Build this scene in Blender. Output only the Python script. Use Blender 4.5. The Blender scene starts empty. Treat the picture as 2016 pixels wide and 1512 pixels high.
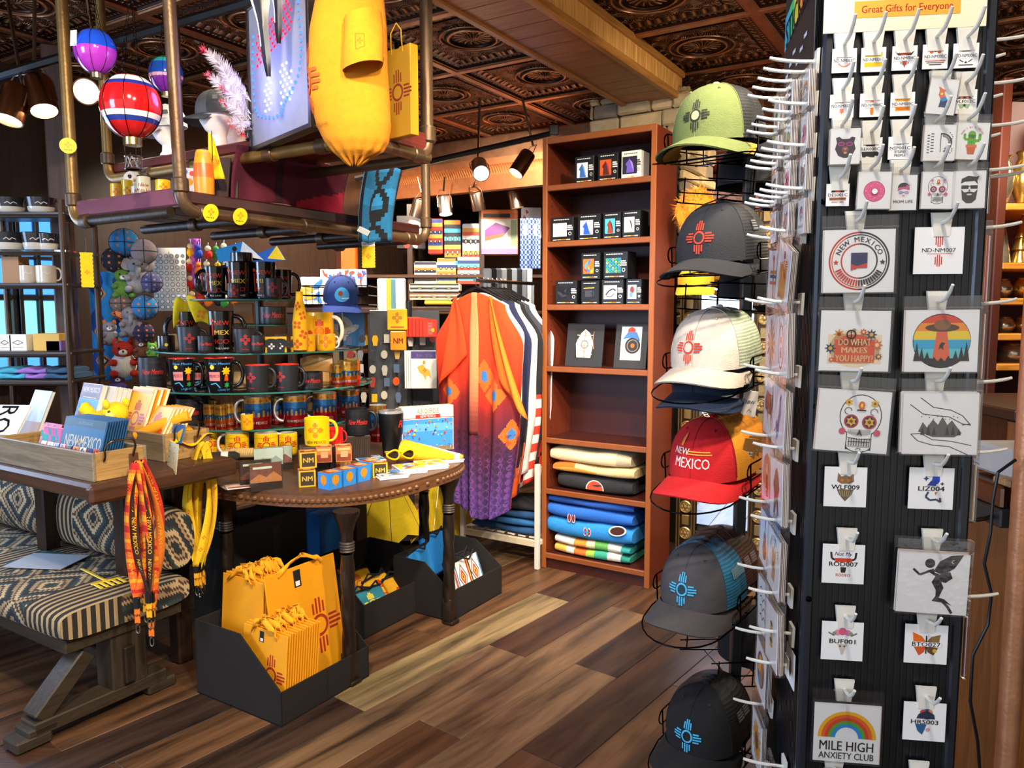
import bpy, math, random
from mathutils import Vector, Matrix
from mathutils.geometry import tessellate_polygon
R = random.Random(7)
S = bpy.context.scene
C = S.collection
# ---------------------------------------------------------------- camera, world, exposure
F = 1506.0; H = 1.5; PIT = math.radians(5.5)      # focal length in px of the 2016x1512 frame, eye height, pitch
cd = bpy.data.cameras.new('camera'); cam = bpy.data.objects.new('camera', cd); C.objects.link(cam)
cd.sensor_width = 36; cd.lens = 36 * F / 2016; cd.clip_start = .05
cam.location = (0, 0, H); cam.rotation_euler = (math.pi / 2 - PIT, 0, 0)
S.camera = cam
S.view_settings.view_transform = 'Standard'; S.view_settings.look = 'None'
S.view_settings.exposure = 0.55; S.view_settings.gamma = 1.0; S.view_settings.use_curve_mapping = False
W = bpy.data.worlds.new('world'); S.world = W; W.use_nodes = True
W.node_tree.nodes['Background'].inputs[0].default_value = (1, .97, .94, 1)
W.node_tree.nodes['Background'].inputs[1].default_value = .55
# ---------------------------------------------------------------- geometry of the place: u runs 32 deg right of the view, v to the left
AZ = math.radians(32); SA, CA = math.sin(AZ), math.cos(AZ)
RZ = math.pi / 2 - AZ                              # local x along u
def UV(u, v, z=0): return Vector((u * SA - v * CA, u * CA + v * SA, z))
def ray(px, py):
 x = (px - 1008) / F; y = -(py - 756) / F
 return Vector((x, math.cos(PIT) + y * math.sin(PIT), -math.sin(PIT) + y * math.cos(PIT)))
def P(px, py, Y):
 r = ray(px, py); return Vector((0, 0, H)) + r * (Y / r.y)
def Zp(px, py, z):
 r = ray(px, py); return Vector((0, 0, H)) + r * ((z - H) / r.z)
def At(px, z, Y):
 d = Y * math.cos(PIT) - (z - H) * math.sin(PIT); return Vector(((px - 1008) / F * d, Y, z))
def pix(q):
 z = q[2] - H; d = q[1] * math.cos(PIT) - z * math.sin(PIT); u = q[1] * math.sin(PIT) + z * math.cos(PIT)
 return 1008 + F * q[0] / d, 756 - F * u / d
def light(kind, name, loc, power, col, **k):
 l = bpy.data.lights.new(name, kind); l.energy = power; l.color = col
 o = bpy.data.objects.new(name, l); C.objects.link(o); o.location = loc
 aim = k.pop('aim', None)
 for a, b in k.items(): setattr(l, a, b)
 if aim is not None: o.rotation_euler = (Vector(aim) - Vector(loc)).to_track_quat('-Z', 'Y').to_euler()
 return o
WARM = (1, .84, .64); NEUT = (1, .93, .84); BLUE = (.5, .68, 1)
# daylight of the shop front, behind the camera on the left
light('AREA', 'shopfront_daylight', (-4.2, -.6, 2.0), 105, BLUE, shape='RECTANGLE', size=1.4, size_y=1.8, aim=(-1.4, 2.9, .5))
# ceiling spot lamps of the shop (their housings in view are built further down)
for i, (loc, aim, pw, sz) in enumerate([
 ((.3, .6, 2.85), (-.7, 3.1, .7), 300, 75), ((.9, 1.4, 2.85), (-.3, 3.6, .4), 300, 75),
 ((-.6, .9, 2.85), (-1.3, 3.4, 1.1), 330, 75), ((.2, .2, 2.8), (.75, 1.9, 1.1), 90, 70),
 ((.5, -.5, 2.8), (.85, 1.1, 1.2), 34, 75), ((.1, 2.0, 2.85), (.55, 4.1, 1.0), 360, 70),
 ((-.1, 2.9, 2.85), (-.2, 4.3, .8), 250, 75), ((-.9, 3.2, 2.9), (-1.2, 3.9, 1.2), 170, 90),
 ((-1.2, 5.0, 2.85), (-1.8, 5.6, 1.3), 420, 110), ((.1, 5.6, 2.85), (-.2, 7.4, 1.4), 420, 100),
 ((-1.0, 5.8, 2.85), (-1.4, 7.2, 1.3), 320, 110), ((2.2, 4.0, 2.8), (2.0, 5.6, 1.2), 300, 110),
 ((1.2, 2.2, 2.9), (1.1, 3.8, .6), 220, 80), ((3.0, 2.6, 2.8), (3.3, 4.6, 1.3), 240, 100),
 ((1.0, 2.6, 2.85), (1.0, 4.4, 1.8), 170, 80)]):
 light('SPOT', 'spot_beam', loc, pw * .5, WARM if i % 3 else NEUT, spot_size=math.radians(sz), spot_blend=.7, shadow_soft_size=.07, aim=aim)
# ---------------------------------------------------------------- colour and material helpers
def hx(s):
 if not isinstance(s, str): return s
 s = s.lstrip('#')
 if len(s) == 3: s = ''.join(c * 2 for c in s)
 o = []
 for i in (0, 2, 4):
  c = int(s[i:i + 2], 16) / 255
  o.append(c / 12.92 if c <= .04045 else ((c + .055) / 1.055) ** 2.4)
 return (*o, 1)
MATS = {}
class NT:
 def __init__(s, name):
  s.m = bpy.data.materials.new(name); s.m.use_nodes = True; s.t = s.m.node_tree; s.t.nodes.clear()
  s.out = s.n('ShaderNodeOutputMaterial')
 def n(s, t, **k):
  o = s.t.nodes.new(t)
  for a, b in k.items():
   if a.startswith('i_'): o.inputs[a[2:].replace('_', ' ')].default_value = b
   elif a[0] == 'i' and a[1:].isdigit(): o.inputs[int(a[1:])].default_value = b
   else: setattr(o, a, b)
  return o
 def l(s, a, b): s.t.links.new(a, b)
 def math(s, op, a, b=None, clamp=False):
  o = s.n('ShaderNodeMath', operation=op, use_clamp=clamp)
  for i, x in enumerate((a, b)):
   if x is None: continue
   if hasattr(x, 'links'): s.l(x, o.inputs[i])
   else: o.inputs[i].default_value = x
  return o.outputs[0]
 def mix(s, fac, a, b, mode='MIX'):
  o = s.n('ShaderNodeMix', data_type='RGBA', blend_type=mode)
  for i, x in ((0, fac), (6, a), (7, b)):
   if hasattr(x, 'links'): s.l(x, o.inputs[i])
   else: o.inputs[i].default_value = x
  return o.outputs[2]
 def ramp(s, fac, stops, interp='LINEAR'):
  o = s.n('ShaderNodeValToRGB'); o.color_ramp.interpolation = interp
  e = o.color_ramp.elements
  while len(e) < len(stops): e.new(.5)
  for q, (p, c) in zip(e, stops): q.position = p; q.color = hx(c)
  s.l(fac, o.inputs[0]); return o.outputs[0]
 def noise(s, vec, scale, detail=2, rough=.5, dist=0):
  o = s.n('ShaderNodeTexNoise', i_Scale=scale, i_Detail=detail, i_Roughness=rough, i_Distortion=dist); s.l(vec, o.inputs['Vector']); return o.outputs[0]
 def coord(s, scale=(1, 1, 1), rnd=True):
  tc = s.n('ShaderNodeTexCoord'); mp = s.n('ShaderNodeMapping'); mp.inputs['Scale'].default_value = scale
  s.l(tc.outputs['Object'], mp.inputs[0])
  if rnd:
   oi = s.n('ShaderNodeObjectInfo'); s.rnd = oi.outputs['Random']
   m = s.n('ShaderNodeVectorMath', operation='SCALE'); m.inputs[0].default_value = (37, 53, 71); s.l(oi.outputs['Random'], m.inputs['Scale']); s.l(m.outputs[0], mp.inputs['Location'])
  return mp.outputs[0]
 def bsdf(s, col, rough=.5, metal=0, bump=None, bs=.3, bd=.01, **k):
  b = s.n('ShaderNodeBsdfPrincipled')
  for nm, x in (('Base Color', col), ('Roughness', rough), ('Metallic', metal)):
   if hasattr(x, 'links'): s.l(x, b.inputs[nm])
   else: b.inputs[nm].default_value = x
  for a, x in k.items(): b.inputs[a.replace('_', ' ')].default_value = x
  if bump is not None:
   bp = s.n('ShaderNodeBump', i_Strength=bs, i_Distance=bd); s.l(bump, bp.inputs['Height']); s.l(bp.outputs[0], b.inputs['Normal'])
  s.l(b.outputs[0], s.out.inputs[0]); return b
def attr_mat(name, rough, metal=0, var=.12, vs=30, bs=0, bsc=200, **k):
 t = NT(name); a = t.n('ShaderNodeAttribute', attribute_name='Col'); v = t.coord()
 nz = t.noise(v, vs, 3)
 f = t.math('ADD', t.math('MULTIPLY', nz, 2 * var), 1 - var)
 col = t.mix(1.0, a.outputs[0], f, 'MULTIPLY')
 t.bsdf(col, rough, metal, t.noise(v, bsc, 2) if bs else None, bs, .003, **k)
 MATS[name] = t.m
attr_mat('matte', .6); attr_mat('paper', .55, var=.04); attr_mat('cloth', .92, var=.16, vs=60, bs=.5, bsc=420)
attr_mat('gloss', .12, var=.03, Coat_Weight=.4); attr_mat('satin', .35, var=.06); attr_mat('metal', .28, 1.0, var=.1)
attr_mat('pipe', .42, .55, var=.25, vs=25, bs=.3, bsc=90); attr_mat('iron', .38, .75, var=.25, vs=20, bs=.3, bsc=60)
attr_mat('plush', .95, var=.22, vs=90, bs=1.0, bsc=260); attr_mat('stone', .85, var=.35, vs=14, bs=.9, bsc=22)
attr_mat('foil', .22, .85, var=.3, vs=45, bs=.25, bsc=60)
def wood_mat(name, sc, contrast=.55, rough=.4, bs=.25):
 t = NT(name); a = t.n('ShaderNodeAttribute', attribute_name='Col'); v = t.coord(sc)
 n1 = t.noise(v, 1, 5, .6, 1.2); n2 = t.noise(v, 5, 3, .6)
 g = t.math('ADD', t.math('MULTIPLY', n1, .7), t.math('MULTIPLY', n2, .3))
 f = t.math('ADD', t.math('MULTIPLY', t.math('SUBTRACT', g, .5), contrast * 4), 1)
 t.bsdf(t.mix(1.0, a.outputs[0], f, 'MULTIPLY'), rough, 0, g, bs, .004); MATS[name] = t.m
wood_mat('wood_x', (2.5, 40, 40)); wood_mat('wood_y', (40, 2.5, 40)); wood_mat('wood_z', (40, 40, 2.5)); wood_mat('cherry_z', (30, 30, 1.2), .16, .45, .05); wood_mat('cherry_y', (30, 1.2, 30), .16, .45, .05)
def emit_mat(name, st):
 t = NT(name); a = t.n('ShaderNodeAttribute', attribute_name='Col'); e = t.n('ShaderNodeEmission', i_Strength=st)
 t.l(a.outputs[0], e.inputs[0]); t.l(e.outputs[0], t.out.inputs[0]); MATS[name] = t.m
emit_mat('led', 2.6); emit_mat('lamp', 14); emit_mat('screen', .9); emit_mat('daylight', 1.1)
def clear_mat(name, tint, gl, rough):
 t = NT(name); tr = t.n('ShaderNodeBsdfTransparent'); tr.inputs[0].default_value = hx(tint)
 g = t.n('ShaderNodeBsdfGlossy'); g.inputs['Roughness'].default_value = rough
 v = t.coord(); nz = t.noise(v, 38, 3); bp = t.n('ShaderNodeBump', i_Strength=.35 if name == 'film' else .02, i_Distance=.004); t.l(nz, bp.inputs['Height']); t.l(bp.outputs[0], g.inputs['Normal'])
 lw = t.n('ShaderNodeLayerWeight', i_Blend=.35); mx = t.n('ShaderNodeMixShader'); t.l(t.math('ADD', t.math('MULTIPLY', lw.outputs[1], .5), gl, True), mx.inputs[0])
 t.l(tr.outputs[0], mx.inputs[1]); t.l(g.outputs[0], mx.inputs[2]); t.l(mx.outputs[0], t.out.inputs[0]); MATS[name] = t.m
clear_mat('film', '#fafafa', .045, .12); clear_mat('glass', '#e8f4f0', .06, .03)
# ---------------------------------------------------------------- mesh helpers
def smooth01(x): x = max(0, min(1, x)); return x * x * (3 - 2 * x)
def rotm(ax, ang): return Matrix.Rotation(ang, 4, ax)
def trm(x, y, z): return Matrix.Translation((x, y, z))
class MB:
 def __init__(s): s.v = []; s.f = []; s.c = []; s.M = None
 def add(s, vs, fs, col):
  k = len(s.v)
  if s.M is not None: vs = [s.M @ Vector(p) for p in vs]
  s.v += [tuple(p) for p in vs]; s.f += [tuple(i + k for i in f) for f in fs]
  s.c += [hx(c) for c in col] if isinstance(col, list) else [hx(col)] * len(fs)
  return s
 def box(s, x0, x1, y0, y1, z0, z1, col, b=0):
  if b <= 0:
   v = [(x, y, z) for x in (x0, x1) for y in (y0, y1) for z in (z0, z1)]
   return s.add(v, [(0, 1, 3, 2), (4, 6, 7, 5), (0, 4, 5, 1), (2, 3, 7, 6), (0, 2, 6, 4), (1, 5, 7, 3)], col)
  b = min(b, (x1 - x0) * .49, (y1 - y0) * .49, (z1 - z0) * .49)
  v = []; ix = {}
  lo = (x0, y0, z0); hi = (x1, y1, z1)
  for a in range(3):
   for q in range(8):
    sg = [(q >> i) & 1 for i in range(3)]
    p = [(hi[i] if sg[i] else lo[i]) if i == a else (hi[i] - b if sg[i] else lo[i] + b) for i in range(3)]
    ix[a, q] = len(v); v.append(tuple(p))
  f = []
  for a in range(3):
   o = [i for i in range(3) if i != a]
   for sgn in (0, 1):
    q = [(sgn << a) | (i << o[0]) | (j << o[1]) for i, j in ((0, 0), (1, 0), (1, 1), (0, 1))]
    f.append(tuple(ix[a, k] for k in q))
   for i in (0, 1):
    for j in (0, 1):
     q0 = (i << o[0]) | (j << o[1]); q1 = q0 | (1 << a)
     f.append((ix[o[0], q0], ix[o[0], q1], ix[o[1], q1], ix[o[1], q0]))
  for q in range(8): f.append((ix[0, q], ix[1, q], ix[2, q]))
  return s.add(v, f, col)
 def tube(s, pts, r, col, n=8, closed=False):
  pts = [Vector(p) for p in pts]; m = len(pts); rs = r if isinstance(r, (list, tuple)) else [r] * m
  vs = []; fs = []; up = None
  for i, p in enumerate(pts):
   if closed: d = pts[(i + 1) % m] - pts[i - 1]
   else: d = pts[min(i + 1, m - 1)] - pts[max(i - 1, 0)]
   d.normalize()
   if up is None:
    up = Vector((0, 0, 1)) if abs(d.z) < .9 else Vector((1, 0, 0))
   a = d.cross(up); a = a.normalized() if a.length > 1e-6 else Vector((1, 0, 0)); bb = a.cross(d).normalized(); up = bb
   for k in range(n):
    t = 2 * math.pi * k / n; vs.append(p + a * (rs[i] * math.cos(t)) + bb * (rs[i] * math.sin(t)))
  for i in range(m if closed else m - 1):
   j = (i + 1) % m
   for k in range(n):
    q = (k + 1) % n; fs.append((i * n + k, i * n + q, j * n + q, j * n + k))
  if not closed: fs.append(tuple(range(n - 1, -1, -1))); fs.append(tuple((m - 1) * n + k for k in range(n)))
  return s.add(vs, fs, col)
 def lathe(s, prof, col, n=24, M=None, caps=True):
  vs = []; fs = []; cc = []
  for r, z in prof:
   for k in range(n): t = 2 * math.pi * k / n; vs.append((r * math.cos(t), r * math.sin(t), z))
  for i in range(len(prof) - 1):
   for k in range(n):
    q = (k + 1) % n; fs.append((i * n + k, i * n + q, (i + 1) * n + q, (i + 1) * n + k)); cc.append(col[i] if isinstance(col, list) else col)
  if caps:
   if prof[0][0] > 1e-5: fs.append(tuple(range(n - 1, -1, -1))); cc.append(col[0] if isinstance(col, list) else col)
   if prof[-1][0] > 1e-5: fs.append(tuple((len(prof) - 1) * n + k for k in range(n))); cc.append(col[-1] if isinstance(col, list) else col)
  if M is not None: vs = [M @ Vector(p) for p in vs]
  return s.add(vs, fs, cc)
 def ball(s, c, r, col, n=14, m=9):
  if not isinstance(r, (tuple, list)): r = (r, r, r)
  pr = [(math.sin(math.pi * i / m), -math.cos(math.pi * i / m)) for i in range(m + 1)]
  M = trm(*c) @ Matrix.Diagonal((r[0], r[1], r[2], 1))
  return s.lathe([(max(a, 1e-4), b) for a, b in pr], col, n, M, caps=False)
 def grid(s, fn, nu, nv, col, wrap=False):
  vs = [fn(i / nu, j / nv) for j in range(nv + 1) for i in range(nu + (0 if wrap else 1))]
  w = nu if wrap else nu + 1; fs = []; cc = []
  for j in range(nv):
   for i in range(nu):
    q = (i + 1) % w if wrap else i + 1
    fs.append((j * w + i, j * w + q, (j + 1) * w + q, (j + 1) * w + i)); cc.append(col((i + .5) / nu, (j + .5) / nv) if callable(col) else col)
  return s.add(vs, fs, cc)
 def sheet(s, fn, nu, nv, col, th=.004):
  """a closed thin solid: surface fn plus a second skin th behind it"""
  P0 = [[Vector(fn(i / nu, j / nv)) for i in range(nu + 1)] for j in range(nv + 1)]
  def nrm(i, j):
   a = P0[j][min(i + 1, nu)] - P0[j][max(i - 1, 0)]; b = P0[min(j + 1, nv)][i] - P0[max(j - 1, 0)][i]
   c = a.cross(b); return c.normalized() if c.length > 1e-9 else Vector((0, 0, 1))
  w = nu + 1; N = w * (nv + 1)
  vs = [P0[j][i] for j in range(nv + 1) for i in range(w)] + [P0[j][i] - nrm(i, j) * th for j in range(nv + 1) for i in range(w)]
  fs = []; cc = []
  for j in range(nv):
   for i in range(nu):
    k = (j * w + i, j * w + i + 1, (j + 1) * w + i + 1, (j + 1) * w + i); c = col((i + .5) / nu, (j + .5) / nv) if callable(col) else col
    fs += [k, tuple(N + q for q in reversed(k))]; cc += [c, c]
  rim = [(i, i + 1) for i in range(nu)] + [(j * w + nu, (j + 1) * w + nu) for j in range(nv)] + [(nv * w + i + 1, nv * w + i) for i in range(nu)] + [((j + 1) * w, j * w) for j in range(nv)]
  c = col(.5, .5) if callable(col) else col
  for a, b in rim: fs.append((b, a, N + a, N + b)); cc.append(c)
  return s.add(vs, fs, cc)
 def prism(s, poly, z0, z1, col, M=None):
  n = len(poly); vs = [(x, y, z0) for x, y in poly] + [(x, y, z1) for x, y in poly]
  fs = [(i, (i + 1) % n, n + (i + 1) % n, n + i) for i in range(n)]
  if n <= 4: tr = [tuple(range(n))]
  else: tr = [tuple(t) for t in tessellate_polygon([[Vector((x, y, 0)) for x, y in poly]])]
  fs += [tuple(reversed(t)) for t in tr] + [tuple(n + i for i in t) for t in tr]
  if M is not None: vs = [M @ Vector(p) for p in vs]
  return s.add(vs, fs, col)
 def decal(s, polys, fn, step=None, lift=.00015):
  """flat print: coloured 2D polygons laid on a surface by fn(x, y, lift)"""
  lay = 1; last = None
  for pts, c in polys:
   if last is not None and c != last: lay += 1
   last = c
   ps = [pts]
   if len(pts) > 4:
    ps = [[pts[i] for i in t] for t in tessellate_polygon([[Vector((x, y, 0)) for x, y in pts]])]
   if step:
    q = []
    for p in ps:
     q += strips(p, step, 0)
    ps = []
    for p in q: ps += strips(p, step, 1)
   for p in ps:
    s.add([fn(x, y, lift * lay) for x, y in p], [tuple(range(len(p)))], c)
  return s
 def build(s, name, mat='matte', parent=None, loc=None, rot=None, smooth=True, label=None, cat=None, group=None, kind=None, ang=.6):
  me = bpy.data.meshes.new(name); me.from_pydata(s.v, [], s.f)
  at = me.color_attributes.new('Col', 'FLOAT_COLOR', 'CORNER')
  buf = []
  for f, c in zip(s.f, s.c): buf += list(c) * len(f)
  at.data.foreach_set('color', buf)
  me.materials.append(MATS[mat] if isinstance(mat, str) else mat)
  if smooth: me.shade_smooth(); me.set_sharp_from_angle(angle=ang)
  o = bpy.data.objects.new(name, me); C.objects.link(o)
  if parent: o.parent = parent
  if loc is not None: o.location = loc
  if rot is not None: o.rotation_euler = rot if isinstance(rot, (tuple, list)) else (0, 0, rot)
  tag(o, label, cat, group, kind); return o
def strips(p, st, ax):
 lo = math.floor(min(q[ax] for q in p) / st); hi = math.ceil(max(q[ax] for q in p) / st)
 if hi - lo <= 1: return [p]
 out = []
 for k in range(lo, hi):
  a, b = k * st, (k + 1) * st; q = p
  for lim, sg in ((a, 1), (b, -1)):
   r = []
   for i in range(len(q)):
    A, B = q[i - 1], q[i]; da, db = sg * (A[ax] - lim), sg * (B[ax] - lim)
    if (da >= 0) != (db >= 0):
     t = da / (da - db); r.append((A[0] + (B[0] - A[0]) * t, A[1] + (B[1] - A[1]) * t))
    if db >= 0: r.append(B)
   q = r
   if len(q) < 3: break
  if len(q) >= 3: out.append(q)
 return out
def tag(o, label=None, cat=None, group=None, kind=None):
 for k, x in (('label', label), ('category', cat), ('group', group), ('kind', kind)):
  if x: o[k] = x
 return o
def thing(name, label, cat, loc=(0, 0, 0), rz=0, group=None, rot=None):
 o = bpy.data.objects.new(name, None); C.objects.link(o); o.empty_display_size = .05
 o.location = loc; o.rotation_euler = rot if rot else (0, 0, rz); return tag(o, label, cat, group)
def dup(root, loc, rz=None, label=None, rot=None, scale=None):
 def cp(o, par):
  c = o.copy(); C.objects.link(c); c.parent = par
  for ch in o.children: cp(ch, c)
  return c
 r = cp(root, None); r.location = loc
 if rz is not None: r.rotation_euler = (0, 0, rz)
 if rot is not None: r.rotation_euler = rot
 if scale: r.scale = (scale,) * 3
 if label: r['label'] = label
 return r
def inst(o, name, parent, loc, rot=None, scale=None):
 c = bpy.data.objects.new(name, o.data); C.objects.link(c); c.parent = parent; c.location = loc
 if rot is not None: c.rotation_euler = rot
 if scale: c.scale = scale
 return c
# ---------------------------------------------------------------- 2D print helpers (polygons with a colour)
def rc(x0, y0, x1, y1, c): return [([(x0, y0), (x1, y0), (x1, y1), (x0, y1)], c)]
def dc(x, y, r, c, n=18, ry=None): return [([(x + r * math.cos(6.28319 * i / n), y + (ry or r) * math.sin(6.28319 * i / n)) for i in range(n)], c)]
def rg(x, y, r0, r1, c, n=28, a0=0, a1=360):
 o = []
 for i in range(n):
  a, b = math.radians(a0 + (a1 - a0) * i / n), math.radians(a0 + (a1 - a0) * (i + 1) / n)
  o.append(([(x + r0 * math.cos(a), y + r0 * math.sin(a)), (x + r1 * math.cos(a), y + r1 * math.sin(a)), (x + r1 * math.cos(b), y + r1 * math.sin(b)), (x + r0 * math.cos(b), y + r0 * math.sin(b))], c))
 return o
def pg(pts, c): return [(list(pts), c)]
def ln(pts, w, c, close=False):
 o = []; pts = list(pts) + ([pts[0]] if close else [])
 for (x0, y0), (x1, y1) in zip(pts, pts[1:]):
  d = math.hypot(x1 - x0, y1 - y0) or 1; ex, ey = -(y1 - y0) / d * w / 2, (x1 - x0) / d * w / 2
  o.append(([(x0 + ex, y0 + ey), (x0 - ex, y0 - ey), (x1 - ex, y1 - ey), (x1 + ex, y1 + ey)], c))
 return o
def star(x, y, r, c, n=5, k=.42, a0=90): return [([(x + (r if i % 2 == 0 else r * k) * math.cos(math.radians(a0) + math.pi * i / n), y + (r if i % 2 == 0 else r * k) * math.sin(math.radians(a0) + math.pi * i / n)) for i in range(2 * n)], c)]
def T(polys, s=1, dx=0, dy=0, rot=0, sx=1):
 c, q = math.cos(math.radians(rot)), math.sin(math.radians(rot))
 return [([(dx + s * (x * sx * c - y * q), dy + s * (x * sx * q + y * c)) for x, y in p], k) for p, k in polys]
def zia(c, s=1, x=0, y=0, rot=0, fill=None, w=.036, sx=1):
 o = rg(0, 0, .145, .2, c, 20)
 if fill: o += dc(0, 0, .145, fill)
 for k in range(4):
  r = []
  for i, off in enumerate((-.12, -.04, .04, .12)): r += rc(.22, off - w / 2 - .005, .5 if i in (1, 2) else .42, off + w / 2 + .005, c)
  o += T(r, rot=90 * k)
 return T(o, s, x, y, rot, sx)
_tc = {}
def tx(txt, h, c, x=0, y=0, bold=0, shear=0, sx=1, al='C', rot=0, w=None):
 """lettering as polygons; h = cap height, w = fit to this width"""
 k = (txt, shear)
 if k not in _tc:
  cu = bpy.data.curves.new('t', 'FONT'); cu.body = txt; cu.resolution_u = 2; cu.shear = shear
  ob = bpy.data.objects.new('t', cu); me = ob.to_mesh()
  vs = [(v.co.x, v.co.y) for v in me.vertices]; fs = [tuple(p.vertices) for p in me.polygons]
  ob.to_mesh_clear(); bpy.data.objects.remove(ob); bpy.data.curves.remove(cu)
  x0 = min(v[0] for v in vs); x1 = max(v[0] for v in vs)
  _tc[k] = ([[vs[i] for i in f] for f in fs], x0, x1)
 fs, x0, x1 = _tc[k]; s = h / .69
 if w: sx = w / ((x1 - x0) * s)
 ox = {'C': (x0 + x1) / 2, 'L': x0, 'R': x1}[al]
 o = []
 for d in ((-bold, bold) if bold else (0,)): o += [([((px - ox + d) * s * sx, py * s - h / 2) for px, py in f], c) for f in fs]
 return T(o, 1, x, y, rot)
def arc_tx(txt, h, c, x, y, r, a_mid, step, inward=False):
 o = []; n = len(txt)
 for i, ch in enumerate(txt):
  if ch == ' ': continue
  a = a_mid - (i - (n - 1) / 2) * step if not inward else a_mid + (i - (n - 1) / 2) * step
  o += tx(ch, h, c, x + r * math.cos(math.radians(a)), y + r * math.sin(math.radians(a)), .01, rot=a - 90 if not inward else a + 90)
 return o
def flat(M): return lambda x, y, z: M @ Vector((x, y, z))
def xz(yy=0, ox=0, oz=0): return lambda x, y, z: Vector((ox + x, yy - z, oz + y))      # a print on a face that looks towards -y
# ================================================================ THE SETTING
def struct(mb, name, mat, **k): return mb.build(name, mat, kind='structure', **k)
# ---- floor
def plank_material():
 t = NT('floor_planks'); v = t.coord((1.1, 9, 9)); r = t.rnd
 n1 = t.noise(v, 1.0, 7, .62, 1.6); n2 = t.noise(v, 6, 4, .6, .4)
 wv = t.n('ShaderNodeTexWave', wave_type='BANDS', bands_direction='Y', i_Scale=.22, i_Distortion=16, i_Detail=5, i_Detail_Scale=.8, i_Detail_Roughness=.6); t.l(v, wv.inputs[0])
 base = t.ramp(r, [(0, '#5e3e28'), (.2, '#4c3223'), (.42, '#6e4c31'), (.6, '#463227'), (.78, '#7a5d42'), (.93, '#998058'), (1, '#ad9268')], 'CONSTANT')
 g = t.math('ADD', t.math('MULTIPLY', n1, .62), t.math('ADD', t.math('MULTIPLY', wv.outputs[1], .16), t.math('MULTIPLY', n2, .27)))
 f = t.math('MULTIPLY', t.math('SUBTRACT', g, .27), 2.7, False)
 f = t.math('MAXIMUM', f, .16)
 col = t.mix(1.0, base, f, 'MULTIPLY')
 t.bsdf(col, .42, 0, g, .35, .004); return t.m
MATS['plank'] = plank_material()
fl = struct(MB().box(-7, 7, -2.5, 12, -.06, -.004, '#4a3020'), 'floor', 'wood_x')
PA = math.radians(38); pd = Vector((math.sin(PA), math.cos(PA), 0)); pw = Vector((-math.cos(PA), math.sin(PA), 0))
pm = None; PWD = .205; PL = 1.38
for k in range(-14, 24):
 off = (k * .47) % 1 * PL
 for j in range(-2, 7):
  c = pw * (k * PWD + 1.0) + pd * (j * PL + off)
  if c.y < 1.6 or c.y > 7 or abs(c.x) > 3.6: continue
  q = pix(c)
  if not (-260 < q[0] < 2300 and q[1] < 2100): continue
  if pm is None:
   pm = MB().box(-PL / 2 + .001, PL / 2 - .001, -PWD / 2 + .001, PWD / 2 - .001, -.012, 0, '#6b4a2e', .0018).build('plank', 'plank', fl, c, math.pi / 2 - PA)
  else: inst(pm, 'plank', fl, c, (0, 0, math.pi / 2 - PA))
# ---- ceiling: pressed-metal tiles
def tile_material():
 t = NT('pressed_tin'); tc = t.n('ShaderNodeTexCoord'); o = tc.outputs['Object']
 sp = t.n('ShaderNodeSeparateXYZ'); t.l(o, sp.inputs[0]); X, Y = sp.outputs[0], sp.outputs[1]
 ax, ay = t.math('ABSOLUTE', X), t.math('ABSOLUTE', Y); m = t.math('MAXIMUM', ax, ay)
 rr = t.math('SQRT', t.math('ADD', t.math('MULTIPLY', X, X), t.math('MULTIPLY', Y, Y)))
 ang = t.math('ARCTAN2', Y, X)
 def band(v, lo, hi): return t.math('MULTIPLY', t.math('GREATER_THAN', v, lo), t.math('LESS_THAN', v, hi))
 vo = t.n('ShaderNodeTexVoronoi', i_Scale=10.5, i_Randomness=.55); t.l(o, vo.inputs['Vector'])
 scroll = t.math('ADD', t.math('MULTIPLY', t.math('SINE', t.math('MULTIPLY', vo.outputs['Distance'], 62)), .5), .5)
 pet = t.math('ADD', t.math('MULTIPLY', t.math('SINE', t.math('ADD', t.math('MULTIPLY', ang, 16), t.math('MULTIPLY', rr, 40))), .5), .5)
 rings = t.math('ADD', t.math('MULTIPLY', t.math('SINE', t.math('MULTIPLY', rr, 150)), .5), .5)
 along = t.math('MINIMUM', ax, ay)
 bead = t.math('ADD', t.math('MULTIPLY', t.math('SINE', t.math('MULTIPLY', along, 210)), .5), .5)
 egg = t.math('ADD', t.math('MULTIPLY', t.math('SINE', t.math('MULTIPLY', along, 120)), .5), .5)
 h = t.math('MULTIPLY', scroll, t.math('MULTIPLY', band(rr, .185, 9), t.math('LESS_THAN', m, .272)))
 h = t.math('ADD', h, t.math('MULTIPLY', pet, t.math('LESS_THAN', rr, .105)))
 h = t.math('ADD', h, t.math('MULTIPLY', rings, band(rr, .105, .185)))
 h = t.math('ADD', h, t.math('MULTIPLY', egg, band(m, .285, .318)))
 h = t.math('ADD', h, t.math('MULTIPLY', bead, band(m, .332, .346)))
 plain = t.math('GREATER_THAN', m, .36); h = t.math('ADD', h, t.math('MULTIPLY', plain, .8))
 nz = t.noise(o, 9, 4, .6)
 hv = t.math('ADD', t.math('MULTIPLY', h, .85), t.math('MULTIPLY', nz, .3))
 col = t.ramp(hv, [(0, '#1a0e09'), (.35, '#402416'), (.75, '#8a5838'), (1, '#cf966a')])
 t.bsdf(col, .34, .72, h, 1.0, .02); return t.m
MATS['tin'] = tile_material()
CZ = 2.95; TS = .79
ce = struct(MB().box(-9, 9, -2, 14, CZ + .05, CZ + .12, '#17110d'), 'ceiling', 'matte')
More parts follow.
